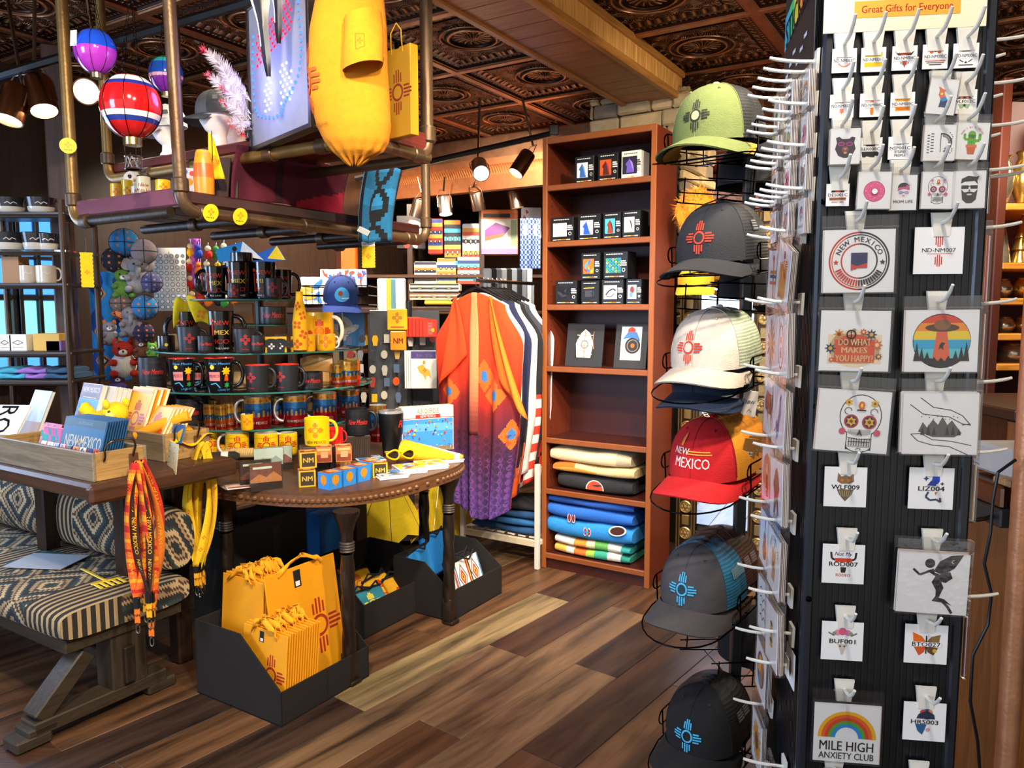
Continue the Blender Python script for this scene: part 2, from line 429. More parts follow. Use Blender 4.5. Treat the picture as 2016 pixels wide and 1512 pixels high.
def tile_mesh():
 mb = MB(); prof = [(.395, .0), (.375, .0), (.37, .006), (.362, .006), (.352, .018), (.325, .02), (.30, .03), (.28, .034), (.272, .028), (.262, .034)]
 vs = []; fs = []
 for r, z in prof: vs += [(-r, -r, z), (r, -r, z), (r, r, z), (-r, r, z)]
 for i in range(len(prof) - 1):
  for k in range(4): q = (k + 1) % 4; fs.append((i * 4 + k, (i + 1) * 4 + k, (i + 1) * 4 + q, i * 4 + q))
 n = len(prof) * 4; fs.append((n - 4, n - 3, n - 2, n - 1)); mb.add(vs, fs, '#5a3822')
 mb.lathe([(.19, .034), (.188, .024), (.178, .019), (.165, .026), (.15, .026), (.138, .016), (.125, .016), (.115, .028), (.05, .03), (.035, .02), (.001, .016)], '#5a3822', 32, caps=False)
 mb.box(-.395, .395, -.395, .395, .034, .045, '#2a1a10')
 return mb
tm = None
def tiles(u0, v0, nu, nv, skip=lambda u, v: False, z=CZ):
 global tm
 for i in range(nu):
  for j in range(nv):
   u, v = u0 + i * TS, v0 + j * TS
   if skip(u, v): continue
   q = UV(u, v, z); a = pix(q)
   if q.y < 1.2 or not (-420 < a[0] < 2440 and a[1] > -420): continue
   if tm is None: tm = tile_mesh().build('ceiling_tile', 'tin', ce, q, RZ)
   else: inst(tm, 'ceiling_tile', ce, q, (0, 0, RZ))
tiles(3.56 - 4 * TS, 2.48, 11, 6)                        # left of the beam
tiles(3.56 - 4 * TS, 1.46 - 6 * TS, 11, 7)               # right of the beam
# ---- timber beam with boarded soffit and side
BU0, BU1, BV0, BV1, BZ = -.5, 4.72, 1.70, 2.06, 2.80
bm = struct(MB().box(BU0, BU1, BV0 + .02, BV1 - .02, BZ + .012, CZ + .04, '#5a3a20'), 'trim_1', 'wood_x', rot=RZ)
bs_ = bw_ = None
n = int((BU1 - BU0) / .145)
for i in range(n):
 u = BU0 + (i + .5) * (BU1 - BU0) / n; w = (BU1 - BU0) / n / 2 - .0012
 if bs_ is None:
  bs_ = MB().box(-w, w, -.155, .155, 0, .014, '#9a6230', .003).build('soffit_board', 'wood_y', bm, (u, (BV0 + BV1) / 2, BZ))
  bw_ = MB().box(-w, w, 0, .02, 0, .105, '#e2a85c', .003).build('side_board', 'wood_z', bm, (u, BV0 + .004, BZ + .03))
 else:
  inst(bs_, 'soffit_board', bm, (u, (BV0 + BV1) / 2, BZ)); inst(bw_, 'side_board', bm, (u, BV0 + .004, BZ + .03))
for (a, b, z0, z1, c) in ((BV0 - .012, BV0 + .03, BZ - .012, BZ + .03, '#b57c3c'), (BV1 - .03, BV1 + .012, BZ - .012, BZ + .03, '#a06a34'), (BV0 - .016, BV0 + .02, CZ - .02, CZ + .02, '#b57c3c')):
 MB().box(BU0, BU1, a, b, z0, z1, c, .006).build('moulding', 'wood_x', bm)
# ---- stone pier behind the bookcase and rough stone wall beside it
pier = struct(MB().box(4.66, 5.2, 1.66, 2.28, 0, 2.86, '#3a3024'), 'trim_2', 'stone', rot=RZ)
def stones(par, face, a0, a1, z0, z1, at, rows=.085, cols=('#b39a74', '#c8ab7c', '#96825f', '#d0b486', '#8a7a66', '#b39c76')):
 rr = random.Random(int(a0 * 100) + int(at * 77)); z = z0; k = 0
 while z < z1 - .02:
  h = min(rows * rr.uniform(.7, 1.35), z1 - z); a = a0 - rr.uniform(0, .06)
  while a < a1:
   w = rr.uniform(.13, .3); p0, p1 = max(a, a0), min(a + w, a1)
   if p1 - p0 > .02:
    d = rr.uniform(.015, .05); c = rr.choice(cols); g = .003
    mb = MB()
    if face == 'u': mb.box(-d, .02, p0 - (p0 + p1) / 2 + g, (p1 - p0) / 2 - g, g - h / 2, h / 2 - g, c, .011); l = (at, (p0 + p1) / 2, z + h / 2)
    else: mb.box(-(p1 - p0) / 2 + g, (p1 - p0) / 2 - g, -d, .02, g - h / 2, h / 2 - g, c, .011); l = ((p0 + p1) / 2, at, z + h / 2)
    mb.v = [(x + rr.uniform(-.004, .004), y + rr.uniform(-.004, .004), zz + rr.uniform(-.004, .004)) for x, y, zz in mb.v]
    mb.build('stone', 'stone', par, l)
   a += w
  z += h; k += 1
stones(pier, 'u', 1.62, 2.30, 2.42, 2.86, 4.66); stones(pier, 'v', 4.62, 5.2, 1.1, 2.86, 1.66)
# ---- walls
wl = struct(MB().box(-1, 9, 5.0, 5.15, 0, 3, '#2c1d15'), 'wall_left', 'wood_z', rot=RZ)
wb = struct(MB().box(7.4, 7.55, -5, 5.1, 0, 3, '#5a3a24'), 'wall_back', 'wood_z', rot=RZ)
wr = struct(MB().box(-1, 7.5, -4.6, -4.45, 0, 3, '#5b3520'), 'wall_right', 'wood_z', rot=RZ)
sf = struct(MB().box(5.5, 7.4, 1.4, 5.0, 2.62, 2.95, '#5e3b26'), 'trim_3', 'tin', rot=RZ)      # dropped soffit over the back wall
# ribbed copper valance
mb = MB()
nr = 120; v0, v1 = 2.1, 5.0
for i in range(nr):
 a, b = v0 + (v1 - v0) * i / nr, v0 + (v1 - v0) * (i + 1) / nr
 for q0, q1, rr_ in ((a, (a + b) / 2, 0), ((a + b) / 2, b, .006)):
  pr = [(-.02 - rr_ + .09 * (1 - math.cos(t * .5)), .17 * math.sin(t * .5) - .03) for t in (0, .8, 1.6, 2.4, 3.14)]
  vs = [(5.42 - x, q, 2.55 + z) for q in (q0, q1) for x, z in pr]
  mb.add(vs, [(k, k + 1, 6 + k, 5 + k) for k in range(4)], '#d98a4e')
mb.box(5.42, 5.5, v0, v1, 2.5, 2.76, '#a5623a')
struct(mb, 'trim_4', 'pipe', rot=RZ)
# ================================================================ BOOKCASE AND WHAT STANDS ON IT
RB = -AZ                                            # local x to the right, local y away from the viewer along u
def hit(o, rz, px, py, yl=0.0):
 """where the sight line of a pixel meets the plane local-y = yl of a frame at o turned by rz; gives local x, z"""
 n = Vector((-math.sin(rz), math.cos(rz), 0)); ex = Vector((math.cos(rz), math.sin(rz), 0))
 c = Vector((0, 0, H)); r = ray(px, py); q = c + r * (((Vector(o) - c).dot(n) + yl) / r.dot(n))
 return (q - Vector(o)).dot(ex), q.z - o[2]
BO = UV(3.79, 2.165)
def bpos(x, y, z): return BO + Vector((math.cos(RB) * x - math.sin(RB) * y, math.sin(RB) * x + math.cos(RB) * y, z))
BWd, BD, BH = .665, .31, 2.45
bk = thing('bookcase', 'tall reddish-brown wooden bookcase with seven shelves', 'bookcase', BO, RB)
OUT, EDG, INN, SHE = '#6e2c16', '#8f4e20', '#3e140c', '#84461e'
for x in (0, BWd - .024):
 sp = MB().box(x, x + .024, .012, BD, 0, BH, OUT, .002).build('side_panel', 'cherry_z', bk)
 MB().box(x - .003, x + .027, 0, .013, 0, BH, EDG, .003).build('edge_strip', 'cherry_z', sp)
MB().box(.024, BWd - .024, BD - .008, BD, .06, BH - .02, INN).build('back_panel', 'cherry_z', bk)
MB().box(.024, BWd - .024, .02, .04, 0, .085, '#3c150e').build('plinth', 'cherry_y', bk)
tp = MB().box(.024, BWd - .024, .012, BD - .008, BH - .026, BH, OUT, .002).build('top_panel', 'cherry_y', bk)
MB().box(.024, BWd - .024, 0, .013, BH - .034, BH, EDG, .003).build('edge_strip', 'cherry_y', tp)
shz = []
for py in (347, 466, 599, 729, 880, 988, 1124):
 z = hit(BO, RB, 1262, py)[1]; shz.append(z)
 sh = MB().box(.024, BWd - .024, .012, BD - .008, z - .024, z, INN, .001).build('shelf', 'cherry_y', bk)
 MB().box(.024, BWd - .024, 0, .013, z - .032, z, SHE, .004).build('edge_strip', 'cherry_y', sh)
pins = MB()
for x in (.0245, BWd - .0245):
 for y in (.06, .25):
  for k in range(54): pins.box(x - .0012, x + .0012, y - .003, y + .003, .15 + k * .042, .156 + k * .042, '#1c0a06')
pins.build('peg_hole', 'matte', bk, kind='stuff')
def mug_box(loc, rz, w, h, d, art, label, window=.62, white=False, body='#141414'):
 t = thing('mug_box', label, 'box', loc, rz, 'boxed mugs on the bookcase')
 b = MB().box(-w / 2, w / 2, 0, d, 0, h, '#e8e4e0' if white else body, .002).build('carton', 'satin', t)
 mw = w * window; off = (w - mw) / 2 * (-.55)
 mp = MB(); a = []
 a += rc(off - mw / 2, h * .18, off + mw / 2, h * .80, '#1d1d20')
 a += [([(off + x * mw * .92, h * .49 + y * h * .55) for x, y in p], c) for p, c in art]
 tcol = '#222' if white else '#eee'
 for k in range(7): a += rc(-w * .36 + k * w * .1, h * .885, -w * .36 + k * w * .1 + w * .075, h * .915, tcol)
 if window < .75:
  for k, (yy, ww) in enumerate(((.62, .2), (.55, .24), (.47, .24))): a += rc(w * .24, h * yy, w * (.24 + ww), h * (yy + .045), tcol)
  a += rg(w * .36, h * .32, w * .05, w * .07, tcol, 12)
 for k, cc in enumerate(('#eee', '#e9c53a', '#e0702a', '#f5e6b0')): a += rc(-w * .4 + k * w * .2, h * .07, -w * .4 + k * w * .2 + w * .18, h * .1, cc)
 mp.decal(a, xz()); mp.build('print', 'satin', t); return t
def blob_art(cols, seed):
 rr = random.Random(seed); o = rc(-.5, -.5, .5, .5, cols[0])
 for k in range(9):
  c = cols[1 + k % (len(cols) - 1)]; x, y = rr.uniform(-.35, .35), rr.uniform(-.35, .35); w = rr.uniform(.08, .2); a = rr.uniform(0, 180)
  o += [([(max(-.5, min(.5, q)), max(-.5, min(.5, r))) for q, r in p], cc) for p, cc in T(dc(0, 0, w * 1.5, c, 9, w * .6), 1, x, y, a)]
 return o
def horse(c1, c2):
 return pg([(-.25, -.48), (-.2, -.05), (-.32, .05), (-.26, .16), (-.08, .34), (-.04, .46), (.02, .36), (.18, .2), (.28, -.1), (.34, -.48)], c1) + pg([(.0, .36), (.18, .2), (.28, -.1), (.3, -.45), (.16, -.1), (.08, .15)], c2)
BX = [  # px centre, py base, px width, px height, shelf row, art, label, options
 (1151, 352, 42, 54, 0, rc(-.5, -.5, .5, .5, '#e9eef6') + horse('#3a6fc0', '#8db4e6'), 'black mug carton with a pale blue horse picture, top shelf of the bookcase', {}),
 (1197, 349, 43, 55, 0, rc(-.5, -.5, .5, .5, '#d8581c') + horse('#5a2416', '#8a3a68'), 'black mug carton with a fiery orange horse picture, top shelf of the bookcase', {}),
 (1243, 345, 41, 54, 0, rc(-.5, -.5, .5, .5, '#2a2340') + horse('#6a5ac8', '#a58ae0'), 'white-sided mug carton with a purple horse picture, top shelf of the bookcase', dict(window=.74, white=True)),
 (1107, 472, 52, 50, 1, blob_art(['#dfe6e4', '#c4d4d2', '#9fb8ba', '#f2f4f0'], 2), 'black mug carton showing a pale grey-white mug, second shelf of the bookcase', dict(window=.66)),
 (1160, 470, 50, 53, 1, rc(-.5, -.5, .5, .5, '#c9d2e8') + horse('#2b56c4', '#5c86e8') + horse('#3d6bd8', '#eef')[1:], 'black mug carton with a bright blue horse on white, second shelf of the bookcase', {}),
 (1205, 468, 38, 53, 1, rc(-.5, -.5, .5, .5, '#49b5e0') + horse('#8e3a18', '#5a1c10'), 'black mug carton with a chestnut horse on turquoise, second shelf of the bookcase', {}),
 (1243, 466, 38, 54, 1, rc(-.5, -.5, .5, .5, '#d9d4cc') + horse('#f0ece6', '#3c3834'), 'black mug carton with a white horse on cream, second shelf of the bookcase', {}),
 (1115, 600, 50, 50, 2, blob_art(['#121214', '#1c1c20', '#333', '#0a0a0a'], 4), 'black mug carton showing a dark mug, left end of the third shelf of the bookcase', dict(window=.66)),
 (1162, 599, 40, 48, 2, rc(-.5, -.5, .5, .5, '#17171a') + rc(-.3, -.3, .2, .2, '#3a3a3e') + ln([(.2, .1), (.36, .1), (.36, -.2), (.2, -.2)], .06, '#3a3a3e') + ln([(-.4, .36), (.4, .4)], .06, '#e9b83a'), 'grey-bordered carton with a drawn mug, third shelf of the bookcase', dict(window=.8)),
 (1206, 598, 47, 50, 2, rc(-.5, -.5, .5, .5, '#dcd9cc') + ln([(-.35, -.2), (-.1, .1), (.2, .25), (.4, .1)], .1, '#26221e') + ln([(-.3, -.35), (.1, -.3), (.3, -.1)], .06, '#26221e'), 'black mug carton with a black swirl on a cream mug, third shelf of the bookcase', dict(window=.66)),
 (1248, 597, 32, 50, 2, rc(-.5, -.5, .5, .5, '#e6e2de') + dc(0, .15, .25, '#7a2c1c') + dc(-.1, -.2, .2, '#5c86b8'), 'black mug carton with a rider picture, right end of the third shelf of the bookcase', {}),
 (1163, 550, 42, 54, 3, blob_art(['#e8681c', '#2a6fc0', '#f2a32c', '#c23a14', '#3a90d8'], 7), 'black mug carton with orange and blue feathers, stacked on the third shelf of the bookcase', {}),
 (1212, 549, 52, 54, 3, rc(-.5, -.5, .5, .5, '#1c6f8c') + sum([T(rg(0, 0, .045, .075, ['#e8d83a', '#59d04a', '#3aa8e8'][(i + j) % 3], 8) + dc(0, 0, .025, '#102'), 1, -.4 + i * .2, -.4 + j * .2) for i in range(5) for j in range(5)], []), 'black mug carton with a green-blue diamond lattice, stacked on the third shelf of the bookcase', dict(window=.7)),
]
for px, py, w, h, row, art, lab, kw in BX:
 x, z = hit(BO, RB, px, py, .05); sc = 4.2 / F
 zz = shz[row] if row < 3 else shz[2] + 50 * sc * .985 + .0005
 x = max(.026 + w * sc / 2, min(BWd - .026 - w * sc / 2, x))
 mug_box(bpos(x, .045, zz), RB, w * sc * .98, h * sc * .97, .115, art, lab, **kw)
# framed mats leaning on the fourth shelf
def mat_frame(px, w, h, art, label):
 x, _ = hit(BO, RB, px, 720, .1); x = min(x, BWd - .026 - w / 2)
 t = thing('matted_print', label, 'picture', bpos(x, .09, shz[3]), rot=(-.16, 0, RB))
 MB().box(-w / 2, w / 2, 0, .006, 0, h, '#262628', .001).build('mat_board', 'paper', t)
 MB().decal(art, xz(-.0005)).build('print', 'paper', t)
fe = rc(-.06, .045, .06, .215, '#1e1c1a') + pg([(-.045, .05), (-.055, .13), (-.025, .19), (0, .212), (.03, .19), (.052, .13), (.042, .05)], '#d8d4c8')
for k in range(5): fe += ln([(-.05, .07 + k * .027), (0, .055 + k * .03), (.05, .07 + k * .027)], .006, '#9a958a')
fe += rg(0, .125, .018, .024, '#6a655c', 14) + ln([(0, .05), (0, .2)], .004, '#b0752c') + ln([(.055, .2), (.05, .15), (.058, .1)], .004, '#b98a6a')
mat_frame(1149, .232, .245, fe, 'black matted print of a white feather shape on the fourth shelf of the bookcase')
sg = rc(-.06, .045, .06, .23, '#b9c8d6') + pg([(-.06, .045), (.06, .045), (.06, .11), (0, .09), (-.06, .12)], '#e4d8c4') + dc(.01, .125, .045, '#23201e') + rg(.01, .125, .03, .034, '#8a7a6a', 16) + dc(.01, .125, .012, '#d85a24') + dc(0, .205, .022, '#c24a2c') + pg([(-.05, .16), (-.02, .2), (.03, .2), (.055, .15), (.01, .17)], '#3a6ea8')
mat_frame(1240, .19, .25, sg, 'black matted print with a round dark shield at right of the fourth shelf')
# folded plush blankets
def folded(loc, rz, w, d, layers, name, label, cat='blanket', seed=0, prints=None, mat='plush', group=None):
 """layers: list of (height, colour or colour function of x along the front 0..1 and angle 0..1)"""
 t = thing(name, label, cat, loc, rz, group); rr = random.Random(seed); z = 0
 for k, (h, col) in enumerate(layers):
  mb = MB(); ph = rr.uniform(0, 6); iw = rr.uniform(-.012, .012)
  def fn(a, b, z=z, h=h, ph=ph, iw=iw):
   th = 2 * math.pi * a; e = .55
   c, s = math.cos(th), math.sin(th); yy = math.copysign(abs(c) ** e, c); zz = math.copysign(abs(s) ** e, s)
   bul = 1 - .25 * abs(2 * b - 1) ** 6
   xx = (b - .5) * w + iw
   return (xx, d / 2 + yy * (d / 2 - .004) * (1 - .05 * abs(2 * b - 1) ** 8) + .006 * math.sin(7 * b + ph), z + h / 2 + zz * h / 2 * bul + .006 * math.sin(9 * b + ph) * (1 if zz > 0 else 0))
  mb.grid(fn, 20, 18, (lambda a, b, col=col: col(b, a)) if callable(col) else col, wrap=True)
  for b in (0, 1): mb.add([fn(i / 20, b) for i in range(20)], [tuple(range(20))], col(b, .5) if callable(col) else col)
  mb.build('fold', mat, t, ang=1.2); z += h * .97
 if prints: MB().decal(prints, xz(-.001)).build('pattern', mat, t)
 return t
sc = 4.2 / F
folded(bpos(.305, .03, shz[5]), RB, .46, .26, [(.10, lambda x, a: '#26272c' if a > .1 else '#303036')], 'folded_blanket', 'black plush blanket with an orange half-sun under the cream blanket', prints=T(rg(.02, 0, 0, .05, '#d9472a', 18, 0, 180) + rg(.02, 0, .05, .056, '#d8d0c4', 18, 0, 180), 1, 0, .022), seed=1)
folded(bpos(.3, .015, shz[5] + .1), RB, .50, .27, [(.06, lambda x, a: '#e0a040' if x < .55 and .5 < a < .8 else ('#d86a1c' if x < .3 else '#d9c08a')), (.085, lambda x, a: '#e8d3a6' if x < .85 else '#c2b294')], 'folded_blanket', 'cream and amber plush blanket folded on top of the black blanket', seed=2)
folded(bpos(.3, .025, shz[6]), RB, .47, .27, [(.055, lambda x, a: ['#e8b04a', '#e7e0d2', '#d9702c', '#9fc24a', '#3aa88c', '#e9e2d6', '#2a8a7a'][int(x * 6.9)]), (.055, lambda x, a: ['#e2ded8', '#f0e6d6', '#e8963a', '#e7d9b2', '#6ab85a', '#d9e0d6', '#2f9a9a'][int(x * 6.9)])], 'folded_blanket', 'tie-dye style white, orange and green blanket at the bottom of the bookcase', seed=3)
def hoof(x, y, s): return T(dc(-.3, 0, .26, '#e9dcd6', 12, .62) + dc(.3, 0, .26, '#e9dcd6', 12, .62) + dc(-.28, 0, .2, '#8a2a20', 12, .5) + dc(.28, 0, .2, '#8a2a20', 12, .5), s, x, y)
bl = folded(bpos(.3, .01, shz[6] + .107), RB, .53, .28, [(.11, '#2a8ad8'), (.085, '#2668c8'), (.05, '#1d4ea6')], 'folded_blanket', 'bright blue plush blanket printed with red hoof prints', seed=4)
for a in (hoof(-.11, .12, .045), hoof(-.01, .055, .04), T(dc(.19, .05, .055, '#e9e2dc', 14, .03) + dc(.19, .05, .045, '#4a2420', 14, .023), rot=12)): MB().decal(a, xz(-.001)).build('hoof_print', 'plush', bl)
for a in ((-.09, .06, .036), (.05, .07, .04), (.1, .18, .034)): MB().decal(hoof(*a), lambda x, y, z: Vector((x, y, .238 + z))).build('hoof_print', 'plush', bl)
# ================================================================ STICKER SPINNER RACK (right foreground)
RR = math.radians(-8); RO = Vector((.432, 1.1, 0)); RW = hit(RO, RR, 1934, 611)[0]; RD = .25; RT = 2.06
def rpos(x, y, z): return RO + Vector((math.cos(RR) * x - math.sin(RR) * y, math.sin(RR) * x + math.cos(RR) * y, z))
rk = thing('sticker_rack', 'tall black spinner rack covered with sticker hooks and white tags', 'display rack', RO, RR)
BK = '#0b0c0f'
def ridged(mb, x0, x1, y, z0, z1, sgn):
 mb.box(x0, x1, min(y, y + sgn * .004), max(y, y + sgn * .004), z0, z1, BK)
 n = int((x1 - x0) / .009)
 for i in range(n): a = x0 + (i + .3) * (x1 - x0) / n; mb.box(a, a + .0035, min(y, y - sgn * .0012), max(y, y - sgn * .0012), z0, z1, '#101116')
mb = MB(); ridged(mb, .012, RW - .012, .004, .02, RT, 1); mb.build('front_panel', 'satin', rk)
mb = MB(); mb.M = rotm('Z', -math.pi / 2); ridged(mb, -RD + .01, -.01, .004, .02, RT, 1); mb.build('side_panel', 'satin', rk)
mb = MB(); mb.M = trm(RW, 0, 0) @ rotm('Z', math.pi / 2); ridged(mb, .01, RD - .01, .004, .02, RT, 1); mb.build('side_panel', 'satin', rk)
MB().box(.012, RW - .012, RD - .01, RD - .004, .02, RT, BK).build('rear_panel', 'satin', rk)
for x, y in ((0, 0), (RW - .016, 0), (0, RD - .016), (RW - .016, RD - .016)): MB().box(x, x + .016, y, y + .016, 0, RT + .01, '#1a1d24', .004).build('corner_post', 'satin', rk)
for py in (20, 397, 800, 1180):
 x, z = hit(RO, RR, 1612, py); mb = MB(); mb.ball((.008, -.001, z), (.0045, .003, .0045), '#0c0d10', 10, 6); mb.build('screw', 'metal', rk)
# header card
hx0, hz0 = hit(RO, RR, 1618, 70); hx1, _ = hit(RO, RR, 1936, 60)
a = rc(0, 0, hx1 - hx0, .2, '#f6e7c2'); w = hx1 - hx0
a += pg([(.09 * w, .051), (.42 * w, .052), (.83 * w, .048), (.83 * w, .2), (.09 * w, .2)], '#d5262c')
a += pg([(.5 * w, .049), (.83 * w, .058), (.83 * w, .07), (.55 * w, .056)], '#a01822')
a += rc(.19 * w, .018, .84 * w, .040, '#f2a72e') + tx('Great Gifts for Everyone', .0095, '#c8371c', .515 * w, .029, .016, w=.56 * w)
mb = MB().box(0, w, -.001, .001, 0, .2, '#f6e7c2'); mb.decal(a, xz(-.0012)); mb.build('header_card', 'paper', rk, (hx0, -.006, hz0))
# hook prototypes: a moulded plate with an upturned prong; tags hang below
def hook_mesh(L=.05, rise=.02, s=1):
 mb = MB(); v = [(-.0145 * s, 0, .017 * s), (.0145 * s, 0, .017 * s), (.0105 * s, 0, -.017 * s), (-.0105 * s, 0, -.017 * s)]
 v += [(x * .95, -.004, z * .95) for x, _, z in v]
 mb.add(v, [(0, 1, 2, 3), (7, 6, 5, 4), (0, 4, 5, 1), (1, 5, 6, 2), (2, 6, 7, 3), (3, 7, 4, 0)], '#e8e3d6')
 mb.tube([(0, -.003, .002), (0, -L * .35, .003), (0, -L * .62, .004 + rise * .1), (0, -L * .85, .004 + rise * .55), (0, -L, .004 + rise)], [.0026, .0026, .0026, .0026, .0022], '#e9e6dc', 7)
 return mb
hk = hook_mesh().build('hook', 'satin', rk, (0, 0, -5)); hkL = hook_mesh(.066, .006).build('hook', 'satin', rk, (0, 0, -5))
used_hooks = []
def put_hook(x, y, z, rz=0, long=False):
 pr = hkL if long else hk
 if pr not in used_hooks: used_hooks.append(pr); pr.location = (x, y, z); pr.rotation_euler = (0, 0, rz); return pr
 return inst(pr, 'hook', rk, (x, y, z), (0, 0, rz))
def tag_card(hook, dz, w, art, dx=0):
 a = rc(-.5, -.5, .5, .5, '#f1efec') + art
 mb = MB().box(-w / 2, w / 2, -.001, 0, -w / 2, w / 2, '#f1efec'); mb.decal(T(a, w), xz(-.0011), lift=.0001)
 mb.build('tag_card', 'paper', hook, (dx, -.0015, dz))
WHT = '#f1efec'; INK = '#26221f'
def packet(x, y, z, rz, w, h, art, label, n=3, tilt=0, lean=0, cardc=WHT, grp='sticker packets on the spinner rack', edges=('#e9dcd0', '#d9c3b4', '#efe6de')):
 """a clear bag holding a printed card, hung from the rack; x, y, z = bag centre in rack space"""
 t = thing('sticker_packet', label, 'sticker', rpos(x, y, z), rot=(lean, tilt, RR + rz), group=grp)
 ch = h * .80; cz = -h * .08
 for k in range(n):
  rr = random.Random(len(label) + k); ox, oz = (rr.uniform(-.02, .02) * w, rr.uniform(-.015, .015) * w) if k else (0, 0); yy = k * .0022
  mb = MB().box(-w * .465 + ox, w * .465 + ox, yy, yy + .0009, cz - ch / 2 + oz, cz + ch / 2 + oz, cardc if k == 0 else edges[k % len(edges)])
  if k == 0: mb.decal(T(art, w * .9, 0, cz), xz(-.00005), lift=.00008)
  mb.build('sticker_card', 'paper', t)
 e = n * .0022 + .0006
 f = MB().box(-w / 2, w / 2, -.0016, e, -h / 2, h / 2, '#fff'); f.build('clear_bag', 'film', t)
 MB().box(-w / 2, w / 2, -.0022, -.0015, h * .34, h * .36, '#dfe3e6').build('seal_strip', 'film', t)
 return t
